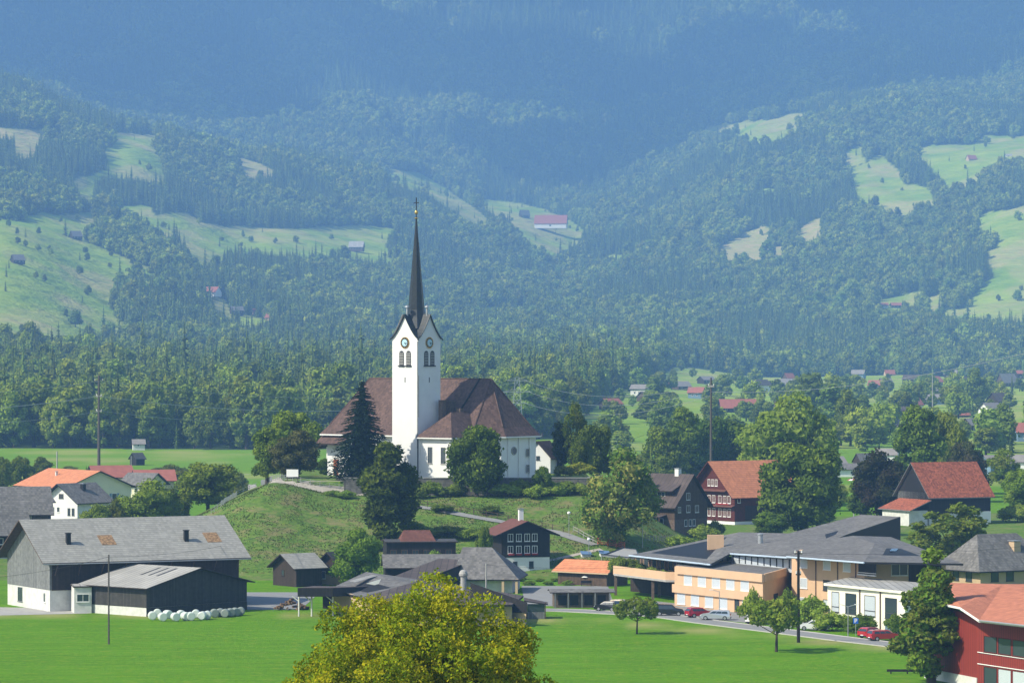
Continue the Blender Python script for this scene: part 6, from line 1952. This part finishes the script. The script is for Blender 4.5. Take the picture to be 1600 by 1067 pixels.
def red_hall():
    o = GD(1523, 446); O = Vector((o.x, o.y, 0))
    root = empty('red_hall', O); tag(root, 'bright red clad building with terracotta roof in the lower right corner', 'building')
    C = (1523, 446); Lf = (1436, 466); Rt = (1700, 424)
    walls_on(root, O, [(1446, 463), (1527, 449)], -.5, [9.2, 8.3], 'redpaint', 'gable_wall')
    A = W(C[0], 540, C[1]) - O; Bq = W(Rt[0], 540, Rt[1]) - O
    walls_on(root, O, [(1527, 449), (1700, 427)], -.5, [8.4, 8.4], 'redpaint', 'front_wall')
    d, n, A_, Lw = plan_side(O, (1446, 463), (1527, 449))
    b = MB(); oriented_box(b, A_, d, n, -.1, Lw + .05, 0.003, .12, -.5, 1.2); b.build('plinth', M['oldwhite'], root)
    b = MB(); P = [(A_.x, A_.y, 7.3), (A_.x + d.x * Lw, A_.y + d.y * Lw, 7.3)]
    d, n, A_, Lw = plan_side(O, (1527, 449), (1700, 427))
    for s in (3.0, 6.2, 9.4, 12.6):
        w = owindow(root, A_, d, n, s, 5.3, 2.9, 1.9, 'redwood', 'glass', 0)
        w = owindow(root, A_, d, n, s, 1.6, 2.9, 2.2, 'redwood', 'glass' if s < 6 else 'blind', 0)
    b = MB(); 
    for z in (2.85, 4.2): oriented_box(b, A_, d, n, 0.2, 14, .06, .12, z, z + .09)
    b.build('band', M['frame'], root)
    def slabs(nm, polys, t, m1, m2):
        b = MB()
        for pl in polys:
            P = [W(*p) - O for p in pl]
            a = sum(P[i].x * P[(i + 1) % len(P)].y - P[(i + 1) % len(P)].x * P[i].y for i in range(len(P)))
            if a < 0: P.reverse()
            b.slab([tuple(q) for q in P], t, 0, 1)
        return b.build(nm, [M[m1], M[m2]], root)
    roof = slabs('roof', [[(1530, 968, 443), (1568, 912, 470), (1720, 912, 470), (1720, 989, 421)]], .3, 'r_terra', 'metal')
    slabs('roof', [[(1484, 910, 478), (1568, 912, 470), (1530, 968, 443), (1500, 948, 448)]], .3, 'r_terra', 'frame')
    slabs('roof', [[(1484, 910, 478), (1500, 948, 448), (1450, 938, 462), (1440, 925, 480)]], .25, 'r_terra', 'frame')
    b = MB(); b.tube(W(1530, 969.5, 442.6) - O, W(1720, 990.5, 420.6) - O, .13, n=6); b.build('gutter', M['metal'], roof)
    b = MB(); q = W(1574, 963, 450) - O; b.box(q.x - .12, q.x + .12, q.y - .12, q.y + .12, q.z - .4, q.z + .3); b.build('roof_vent', M['black'], roof)
red_hall()
def ground_beam():
    p = gp(1392, 1052); root = empty('timber_barrier', p, R(-3)); tag(root, 'low dark timber barrier on the lawn beside the red building', 'barrier')
    b = MB(); b.box(-.5, 4.5, -.12, .12, .25, .55); b.build('beam', M['blackwood'], root)
    for x in (0, 2, 4):
        b = MB(); b.box(x - .08, x + .08, -.1, .1, -.3, .25); b.build('post', M['blackwood'], root)
ground_beam()

# ------------------------------------------------------------------ cars
def carmat(nm, col, met=0.3):
    m, n, out = new_mat(nm)
    b = N(n, 'ShaderNodeBsdfPrincipled'); b.inputs['Base Color'].default_value = (*col, 1); b.inputs['Roughness'].default_value = .3
    b.inputs['Metallic'].default_value = met; b.inputs['Coat Weight'].default_value = .5
    n.links.new(b.outputs[0], out.inputs[0]); return m
def car(px, py, ang, paint, label, kind_='estate', s=1.0):
    p = gp(px, py); root = empty('parked_car', p, R(ang), (s, s, s)); tag(root, label, 'car', 'cars parked by the road')
    L = 4.4; w = .88
    top = {'estate': [(-2.2, .55), (-2.15, .95), (-1.95, 1.42), (-1.6, 1.48), (.35, 1.45), (1.0, 1.02), (2.0, .86), (2.2, .6)],
           'suv': [(-2.2, .6), (-2.15, 1.05), (-1.9, 1.62), (-1.5, 1.7), (.4, 1.66), (.95, 1.2), (2.0, 1.0), (2.2, .7)],
           'hatch': [(-1.9, .55), (-1.9, .95), (-1.5, 1.42), (-1.1, 1.5), (.3, 1.46), (.95, 1.02), (1.8, .85), (1.95, .55)]}[kind_]
    x0 = top[0][0]; x1 = top[-1][0]
    # body: profile with wheel arches, narrowed to the roof
    rings = []
    prof = [(x1, .28), (x0, .28)] + top
    b = MB()
    def yw(z): return w if z < 1.0 else w - (z - 1.0) * .42
    left = [(x, yw(z), z) for x, z in prof]; right = [(x, -yw(z), z) for x, z in prof]
    b.face(left[::-1]) ; b.face(right)
    for i in range(len(prof)):
        j = (i + 1) % len(prof)
        b.face([left[i], left[j], right[j], right[i]])
    body = b.build('body', paint, root)
    # glass house
    roofp = [q for q in top if q[1] > 1.25]
    xa, za = top[1]; 
    g = MB()
    ws = [(roofp[0][0] + .12, .98 + .02), (roofp[0][0] + .22, roofp[0][1] - .12), (roofp[-1][0] - .05, roofp[-1][1] - .12), (roofp[-1][0] + .5, 1.02)]
    for sg in (-1, 1):
        for (u0, u1) in ((0, .33), (.36, .66), (.69, 1)):
            def ed(u, lo):
                a, c = (ws[0], ws[3]) if lo else (ws[1], ws[2])
                return a[0] + (c[0] - a[0]) * u, a[1] + (c[1] - a[1]) * u
            q = [ed(u0, True), ed(u1, True), ed(u1, False), ed(u0, False)]
            pts = [(x, sg * (yw(z) + .012), z) for x, z in q]
            g.face(pts if sg < 0 else pts[::-1])
    i = top.index(roofp[-1])
    (xa, za), (xb, zb) = top[i], top[i + 1]
    g.face([(xa + .05, -yw(za) + .1, za - .03 + .01), (xb, -yw(zb) + .08, zb + .02), (xb, yw(zb) - .08, zb + .02), (xa + .05, yw(za) - .1, za - .02)])
    i = top.index(roofp[0]); (xa, za), (xb, zb) = top[i], top[i - 1]
    g.face([(xb - .015, -yw(zb) + .08, zb + .05), (xa - .02, -yw(za) + .1, za - .04), (xa - .02, yw(za) - .1, za - .04), (xb - .015, yw(zb) - .08, zb + .05)])
    g.build('windows', M['glass'], root)
    for x in (x0 + .78, x1 - .8):
        for sg in (-1, 1):
            t = MB(); t.tube((x, sg * .70, .32), (x, sg * .90, .32), .32, n=16); wh = t.build('wheel', M['tyre'], root)
            t = MB(); t.tube((x, sg * .90, .32), (x, sg * .915, .32), .2, n=12); t.build('rim', M['rim'], wh)
    for sg in (-1, 1):
        t = MB(); t.box(x1 - .12, x1 + .02, sg * .62 - .18, sg * .62 + .18, .62, .76); t.build('headlight', M['lamp_glass'], root)
        t = MB(); t.box(x0 - .02, x0 + .08, sg * .70 - .13, sg * .70 + .13, .72, .95); t.build('tail_light', M['tail'], root)
    for x, nm in ((x1 + .02, 'number_plate'), (x0 - .03, 'number_plate')):
        t = MB(); t.box(x - .01, x + .01, -.26, .26, .42, .53); t.build(nm, M['white'], root)
    t = MB(); t.box(x0 - .04, x1 + .04, -.84, .84, .26, .42); t.build('bumper', M['black'], root)
    return root
cm = {k: carmat('paint_' + k, c, m) for k, c, m in (('black', (.01, .011, .013), .2), ('silver', (.52, .55, .58), .6), ('red', (.42, .012, .03), .2), ('bright_red', (.45, .02, .03), .2), ('white', (.75, .75, .75), 0), ('cream', (.55, .45, .3), 0), ('navy', (.02, .03, .05), .2))}
car(950, 954, 150, cm['black'], 'black car seen from behind at the end of the open hut', 'hatch')
car(961, 951, 160, cm['cream'], 'cream car half hidden behind the small orchard tree', 'hatch')
car(1046, 961, -6, cm['black'], 'large black car parked before the apricot building', 'suv')
car(1028, 956, 60, cm['silver'], 'small silver car behind the large black one', 'hatch')
car(1092, 964, 20, cm['red'], 'crimson car half hidden behind the silver estate car', 'hatch')
car(1118, 968, 172, cm['silver'], 'silver estate car beside the crimson car', 'estate')
car(1182, 974, 60, cm['white'], 'white car behind the spreading orchard tree', 'hatch')
car(1228, 976, 60, cm['navy'], 'dark blue car right of the white one behind the spreading tree', 'hatch')
car(1272, 984, 175, cm['white'], 'white car partly hidden by bushes right of the power pole', 'estate')
car(1362, 996, 40, cm['bright_red'], 'bright red car, left one of the pair by the ivory wing', 'hatch')
car(1381, 1000, 20, cm['bright_red'], 'bright red car, right one of the pair by the ivory wing', 'estate')

# ------------------------------------------------------------------ poles, lamps, sign, wires
def pole(px, D, ytop, r0, r1, label, name='power_pole', cat='power pole', cross=(), mat='pole', base=None):
    p = GD(px, D); root = empty(name, p); tag(root, label, cat)
    H = CAMZ - (ytop - HOR) * D / F - p.z
    b = MB(); b.tube((0, 0, -.5), (0, 0, H), r0, r1, 10); b.build('pole', M[mat], root)
    for z, w, t in cross:
        b = MB(); b.box(-w, w, -t, t, H - z - t, H - z + t); b.build('crossarm', M['concrete' if t > .15 else 'pole'], root)
        for x in (-w * .8, w * .8):
            c = MB(); c.lathe([(.06, 0), (.1, .1), (.05, .2), (.1, .3), (.03, .36)], (x, 0, H - z + t), 8); c.build('insulator', M['lamp_glass'], root)
    return root, p, H
_, pA, hA = pole(154.5, 1100, 586, .5, .28, 'tall grey mast with three collars above the left houses', 'mast', 'mast', ((1.6, 1.4, .12), (6.0, .85, .25), (10.3, .85, .25)))
_, pB, hB = pole(1111, 985, 590, .42, .24, 'tall thin mast rising behind the red gabled house', 'mast', 'mast', ((2.2, .8, .25),))
_, pC, hC = pole(1247.5, 518, 860, .24, .17, 'dark wooden power pole standing on the lawn before the apricot building', cross=((.4, .55, .08), (3.2, .35, .1)), mat='blackwood')
_, pD, hD = pole(170, gp(170, 1006).y, 866, .13, .10, 'slim dark pole on the lawn before the barn shed', mat='pole')
_, pE, hE = pole(759.5, 560, 880, .13, .09, 'slim grey pole behind the right side of the walnut tree', mat='concrete')
pole(89, 1150, 705, .25, .2, 'short grey pole in the valley field behind the orange roofed house', mat='concrete')
pole(205, 1180, 712, .14, .1, 'thin pole left of the lone field hut', mat='concrete')
pole(1334, 900, 750, .13, .1, 'thin post on the meadow left of the purple brown tree', mat='concrete')
pole(1457, 2100, 566 + 20, .3, .2, 'distant pole among the valley farms', mat='concrete')
def pylon(px, D, ytop, label):
    p = GD(px, D); root = empty('lattice_pylon', p); tag(root, label, 'pylon')
    H = CAMZ - (ytop - HOR) * D / F
    b = MB(); w = lambda z: 2.2 * (1 - z / H) + .7
    n = 9
    zs = np.linspace(0, H, n)
    for sx, sy in ((-1, -1), (1, -1), (1, 1), (-1, 1)):
        for a, c in zip(zs[:-1], zs[1:]):
            b.tube((sx * w(a), sy * w(a), a), (sx * w(c), sy * w(c), c), .11, n=4)
            b.tube((sx * w(a), sy * w(a), a), (-sx * w(c), sy * w(c), c), .07, n=4)
            b.tube((sx * w(a), sy * w(a), a), (sx * w(c), -sy * w(c), c), .07, n=4)
    b.build('lattice', M['metal'], root)
    for z, l in ((H - 1, 3.6), (H - 5, 5.0), (H - 9, 3.6)):
        b = MB(); b.tube((-l, 0, z), (l, 0, z), .12, n=4); b.tube((-l, 0, z), (0, 0, z + 1.2), .08, n=4); b.tube((l, 0, z), (0, 0, z + 1.2), .08, n=4)
        b.build('crossarm', M['metal'], root)
    return p, H
pP, hP = pylon(808, 1350, 590, 'grey lattice pylon rising behind the right end of the church roof')
def wire(a, b, sag, label, r=.035, n=14, group=None, k_=None):
    a = Vector(a); b = Vector(b); m = MB(); pr = None
    for i in range(n + 1):
        t = i / n; q = a.lerp(b, t) - Vector((0, 0, 4 * sag * t * (1 - t)))
        if pr is not None: m.tube(pr, q, r, n=4, cap=False)
        pr = q
    o = m.build('overhead_wire', M['metal' if r > .04 else 'black'])
    tag(o, label, 'wire', group)
    return o
far_l = GD(-420, 1000)
for z, x in ((1.6, 1.2), (6, .8), (10.3, .8), (6, -.8)):
    a = Vector((pA.x + x, pA.y, hA - z + pA.z)); b = Vector((pP.x + x * 3, pP.y, hP - 1 - (z - 1.6) * .9))
    wire(a, b, 5.5, 'thin wire strung from the left mast past the church to the lattice pylon', .05, 24, 'wires between mast and pylon')
    wire(Vector((far_l.x, far_l.y, hA - z)), a, 3.5, 'thin wire running from the left mast out of the left edge', .05, 16, 'wires left of the mast')
for z, x in ((1.0, 3), (5, 4), (9, 3)):
    wire((pP.x + x, pP.y, hP - z), (pB.x, pB.y, hB - z * .4 - 1), 4.5, 'thin wire strung from the lattice pylon to the mast behind the red gabled house', .05, 20, 'wires right of the pylon')
wire(W(1111, 612, 985), W(1680, 532, 700), 3.0, 'dark cable climbing from the right mast to the upper right edge', .05, 20, 'dark cables at right')
wire(W(1010, 705, 900), W(1450, 655, 760), 1.5, 'dark cable crossing before the bright green tree', .035, 16)
wire(W(1111, 640, 985), W(640, 760, 745), 2.5, 'dark cable running from the right mast down to the church annex', .03, 16)
wire((pD.x, pD.y, hD - .3), W(-60, 905, 560), .6, 'cable from the slim lawn pole to the left edge', .025, 10)
wire((pD.x, pD.y, hD - .3), W(560, 770, 730), 3.0, 'cable from the slim lawn pole up to the church mound', .025, 16)
wire((pC.x, pC.y, hC - .3), W(1700, 840, 560), 1.0, 'cable from the wooden power pole to the right edge', .02, 12)
wire((pE.x, pE.y, hE - .2), (pC.x, pC.y, hC - .3), 1.2, 'cable between the slim grey pole and the wooden power pole', .02, 14)
def lamp(px, py, ytop, label, style='globe', D=None):
    p = gp(px, py) if D is None else GD(px, D); root = empty('street_lamp', p); tag(root, label, 'street lamp')
    H = CAMZ - (ytop - HOR) * p.y / F - p.z
    b = MB(); b.tube((0, 0, -.3), (0, 0, H - .2), .07, .05, 8); b.build('pole', M['metal'], root)
    if style == 'globe':
        b = MB(); b.lathe([(.08, 0), (.26, .08), (.33, .28), (.26, .48), (.05, .56)], (0, 0, H - .3), 12); b.build('lamp_globe', M['lamp_glass'], root, True)
    else:
        for sg in ((-1, 1) if style == 'twin' else (-1,)):
            b = MB(); b.tube((0, 0, H - .3), (sg * 1.0, 0, H), .04, n=5); b.build('arm', M['metal'], root)
            b = MB(); b.box(min(sg * .9, sg * 1.5), max(sg * .9, sg * 1.5), -.14, .14, H - .04, H + .06); b.build('lamp_head', M['frame'], root)
    return root
lamp(889, 838, 801, 'globe street lamp on the grass slope left of the big chestnut')
lamp(1004, 856, 800, 'tall globe street lamp right of the big chestnut')
lamp(920, 870, 842, 'pair globe lamp at the foot of the handrail steps')
lamp(1124, 962, 921, 'street lamp with one arm behind the parked silver car', 'single')
lamp(1325, 995, 944, 'twin armed lamp rising above the parking sign', 'twin')
def psign():
    p = gp(1337, 993); root = empty('parking_sign', p, R(-5)); tag(root, 'blue parking sign with a white P at the road', 'sign')
    b = MB(); b.tube((0, 0, -.2), (0, 0, 2.5), .04, n=6); b.build('post', M['metal'], root)
    b = MB(); b.box(-.36, .36, -.06, -.03, 1.7, 2.5); bd = b.build('panel', M['signblue'], root)
    b = MB()
    y = -.075
    b.box(-.16, -.05, y, -.061, 1.8, 2.4)
    b.box(-.05, .12, y, -.061, 2.3, 2.4); b.box(-.05, .12, y, -.061, 2.04, 2.14); b.box(.1, .2, y, -.061, 2.08, 2.36)
    b.build('letter_p', M['white'], bd)
psign()
def flag_awning():
    q = GD(1334, 1010); root = empty('beach_parasol', (q.x, q.y, 0)); tag(root, 'red and white parasol at the grey roofed houses on the right', 'parasol')
    b = MB()
    n = 10
    for k in range(n):
        a0, a1 = 2 * math.pi * k / n, 2 * math.pi * (k + 1) / n
        b.face([(1.9 * math.cos(a0), 1.9 * math.sin(a0), 4.6), (1.9 * math.cos(a1), 1.9 * math.sin(a1), 4.6), (0, 0, 5.5)], k % 2)
    b.build('canopy', [M['white'], M['tail']], root)
    b = MB(); b.tube((0, 0, -.3), (0, 0, 5.4), .05, n=6); b.build('pole', M['metal'], root)
flag_awning()

# ------------------------------------------------------------------ far farms
FF = [ # px, base row, width px, height px of wall, roof px, angle, wall, roof, label
 (1042, 606, 13, 4, 5, 10, 'midwood', 'r_farred', 'tiny house with orange roof at the left of the valley meadows'),
 (1060, 609, 26, 6, 7, 30, 'midwood', 'r_fargrey', 'dark farmhouse with grey gable at the left of the valley meadows'),
 (1214, 604, 52, 4, 8, 6, 'midwood', 'r_fargrey', 'wide grey roofed barn at the foot of the right hand wood'),
 (1128, 644, 58, 8, 12, 8, 'darkwood', 'r_farred', 'long barn with dull red roof in the middle of the valley meadows'),
 (1215, 638, 24, 4, 6, 20, 'midwood', 'r_farred', 'small red roof half hidden behind the bright green tree'),
 (1356, 606, 24, 5, 7, -20, 'midwood', 'r_farred', 'red roofed farmhouse, left one of the farm group'),
 (1380, 606, 22, 6, 9, 30, 'midwood', 'r_fargrey', 'grey gabled farmhouse beside the red roofed one'),
 (1384, 587, 16, 3, 6, 10, 'tan', 'r_farred', 'tiny orange roofed house above the farm group'),
 (1456, 602, 28, 6, 8, 40, 'darkwood', 'r_farred', 'dark gabled farmhouse above the long pale roofs'),
 (1458, 618, 50, 5, 6, 5, 'white', 'r_light', 'long low hall with pale roof between the farms'),
 (1440, 632, 50, 9, 7, 5, 'shutter', 'r_fargrey', 'long barn with grey roof and bluish wall at the right farms'),
 (1548, 580, 22, 5, 8, 30, 'midwood', 'r_fargrey', 'gabled farmhouse high at the right, left of the pair'),
 (1568, 604, 34, 8, 12, 40, 'midwood', 'r_fargrey', 'gabled farmhouse with wide grey roof at the right edge'),
 (1560, 636, 34, 10, 12, 40, 'darkwood', 'r_brown', 'dark barn with broad gable at the right edge'),
 (1488, 652, 34, 4, 8, 12, 'midwood', 'r_farred', 'low red roofed shed below the long pale roofs'),
 (1518, 676, 30, 12, 10, 45, 'darkwood', 'r_fargrey', 'dark farmhouse with white base right of the tall dark tree'),
 (1350, 680, 60, 14, 14, 6, 'darkwood', 'r_fargrey', 'long dark barn with grey roof left of the tall dark tree'),
 (1285, 738, 46, 14, 10, 20, 'shutter', 'r_fargrey', 'pale grey house right of the big dark round tree'),
 (1296, 745, 50, 12, 8, 5, 'white', 'r_slate', 'low white house with grey roof right of the big dark round tree'),
 (1345, 735, 30, 14, 12, 30, 'darkwood', 'r_slate', 'dark house behind the purple brown tree'),
 (1368, 722, 36, 12, 9, -15, 'white', 'r_fargrey', 'white house with grey roof above the purple brown tree'),
 (1432, 700, 26, 6, 7, 10, 'white', 'r_farred', 'white house with red roof behind the plum coloured trees'),
 (1548, 742, 52, 18, 12, 25, 'shutter', 'r_fargrey', 'pale blue house with grey roof at the right edge'),
 (1575, 735, 50, 14, 10, -10, 'white', 'r_fargrey', 'white house with grey roof cut by the right edge'),
 (545, 392, 24, 7, 8, -12, 'midwood', 'r_light', 'barn with bright roof on the middle hillside meadow'),
 (835, 356, 52, 7, 13, -6, 'white', 'r_farred', 'large white farm with dull red roof on the saddle meadow'),
 (815, 340, 16, 5, 7, 30, 'darkwood', 'r_slate', 'small dark hut left of the large white farm on the saddle'),
 (114, 374, 18, 5, 8, 35, 'darkwood', 'r_slate', 'dark hut on the edge of the left upper meadow'),
 (22, 411, 20, 6, 8, 30, 'darkwood', 'r_slate', 'dark hut standing on the left hillside meadow'),
 (318, 463, 24, 6, 8, -30, 'white', 'r_farred', 'white house with red roof at the wood edge above the small clearing'),
 (363, 492, 20, 7, 6, 20, 'darkwood', 'r_slate', 'dark hut at the clearing on the left hillside'),
 (397, 492, 20, 3, 7, 20, 'tan', 'r_farred', 'reddish roofed house, left one of the pair at the clearing'),
 (414, 500, 24, 4, 8, -25, 'tan', 'r_farred', 'reddish roofed house, right one of the pair at the clearing'),
 (1264, 226, 14, 4, 4, 20, 'darkwood', 'r_light', 'tiny hut with pale roof high on the right ridge'),
 (1318, 230, 14, 4, 4, 0, 'white', 'r_farred', 'tiny white walled house high on the right ridge'),
 (1514, 252, 15, 4, 6, 20, 'tan', 'r_farred', 'tiny red roofed house on the upper right meadow'),
 (1572, 246, 9, 2, 3, 0, 'white', 'r_light', 'tiny pale hut at the upper right edge'),
 (1366, 481, 24, 4, 4, 8, 'white', 'r_farred', 'low row of red roofed farm buildings above the valley wood, left one'),
 (1394, 481, 20, 4, 4, 8, 'darkwood', 'r_farred', 'low dark farm building beside the red roofed row above the wood'),
]
for (px, py, w, hw, hr, ang, wm, rm, lab) in FF:
    p = gp(px, py); s = F / p.y
    Lm = w / s / (math.cos(R(abs(ang))) + .45 * math.sin(R(abs(ang))))
    Wm = max(4.0, Lm * (.5 if Lm > 16 else .8))
    hh = hw / s; rr = hr / s
    nw = max(1, int(Lm / 4))
    house('farm_building', lab, 'house', p, ang, Lm, Wm, hh, rr, wm, rm, min(1.0, Lm * .06), min(.8, Lm * .05), t=.15, anchor='l',
          wins=[('f', Lm * (i + .5) / nw, hh * .55, 1.2, min(1.3, hh * .45)) for i in range(nw)] if hh > 2.2 and Lm < 28 else [('f', Lm * .5, hh * .5, 3, min(2.2, hh * .7), {'fm': 'darkwood'})])

rngh = np.random.default_rng(12)
for i in range(16):
    px = [950, 985, 1010, 1075, 1100, 1185, 1230, 1330, 1410, 1425, 1475, 1500, 1590, 1545, 1405, 1590][i]; py = [640, 618, 628, 622, 600, 612, 598, 592, 598, 640, 590, 604, 592, 655, 660, 690][i]
    p = gp(px, py); L_ = rngh.uniform(9, 16)
    house('farm_building', 'small distant house between trees in the valley meadows', 'house', p, rngh.uniform(-40, 45), L_, L_ * .7, rngh.uniform(3, 5.5), rngh.uniform(2.4, 4), ['darkwood', 'white', 'midwood', 'shutter'][i % 4], ['r_farred', 'r_fargrey', 'r_brown'][i % 3], .8, .7, wins=[('f', 3, 2, 1.2, 1.3), ('f', 6, 2, 1.2, 1.3)], group='small distant houses of the valley')
# ------------------------------------------------------------------ the walnut tree in the foreground
def walnut():
    p = GD(654, 180)
    s = F / 180
    H = CAMZ - (900 - HOR) / s - p.z
    crown, trunk = broad('walnut', 14, H, 13.9, H * .12, 300, 150000, 0.085, [L_walnut, L_walnut2], 'round', 0.072, tilt=1.0, core=0.55, coreamt=.2, droop=.25)
    e = empty('walnut_tree', p, 0.4, (1.0, 1.0, 1.0)); tag(e, 'yellow green walnut tree filling the bottom centre of the foreground', 'walnut tree')
    link('trunk', trunk, e); link('crown', crown, e)
    return e
walnut()
# a low branch tip of a neighbouring tree at the lower left of the walnut is part of its crown

# rough tufts on the slope of the mound
def tufts():
    rng = np.random.default_rng(3)
    n = 60000
    X = rng.uniform(-85, 50, n); Y = rng.uniform(655, 742, n)
    Z = ground_z(X, Y)
    ok = (Z > 0.5) & (Z < 13.9) & (fbm(X / 4, Y / 5, 7, 3) + rng.uniform(-.15, .15, n) > .48)
    X, Y, Z = X[ok], Y[ok], Z[ok]
    P = np.stack([X, Y, Z + .08], 1)
    nn = rng.normal(size=P.shape); nn[:, 2] *= .3
    me = leaf_mesh('grass_tufts', P, nn, .13, rng, [leafmat('tuft_green', (.10, .16, .035), (.20, .21, .08), .3, .15)], aspect=.8, tilt=.3)
    o = link('rough_grass', me); kind(o, 'stuff'); o['label'] = 'tufts of rough grass on the slopes of the mound'
tufts()
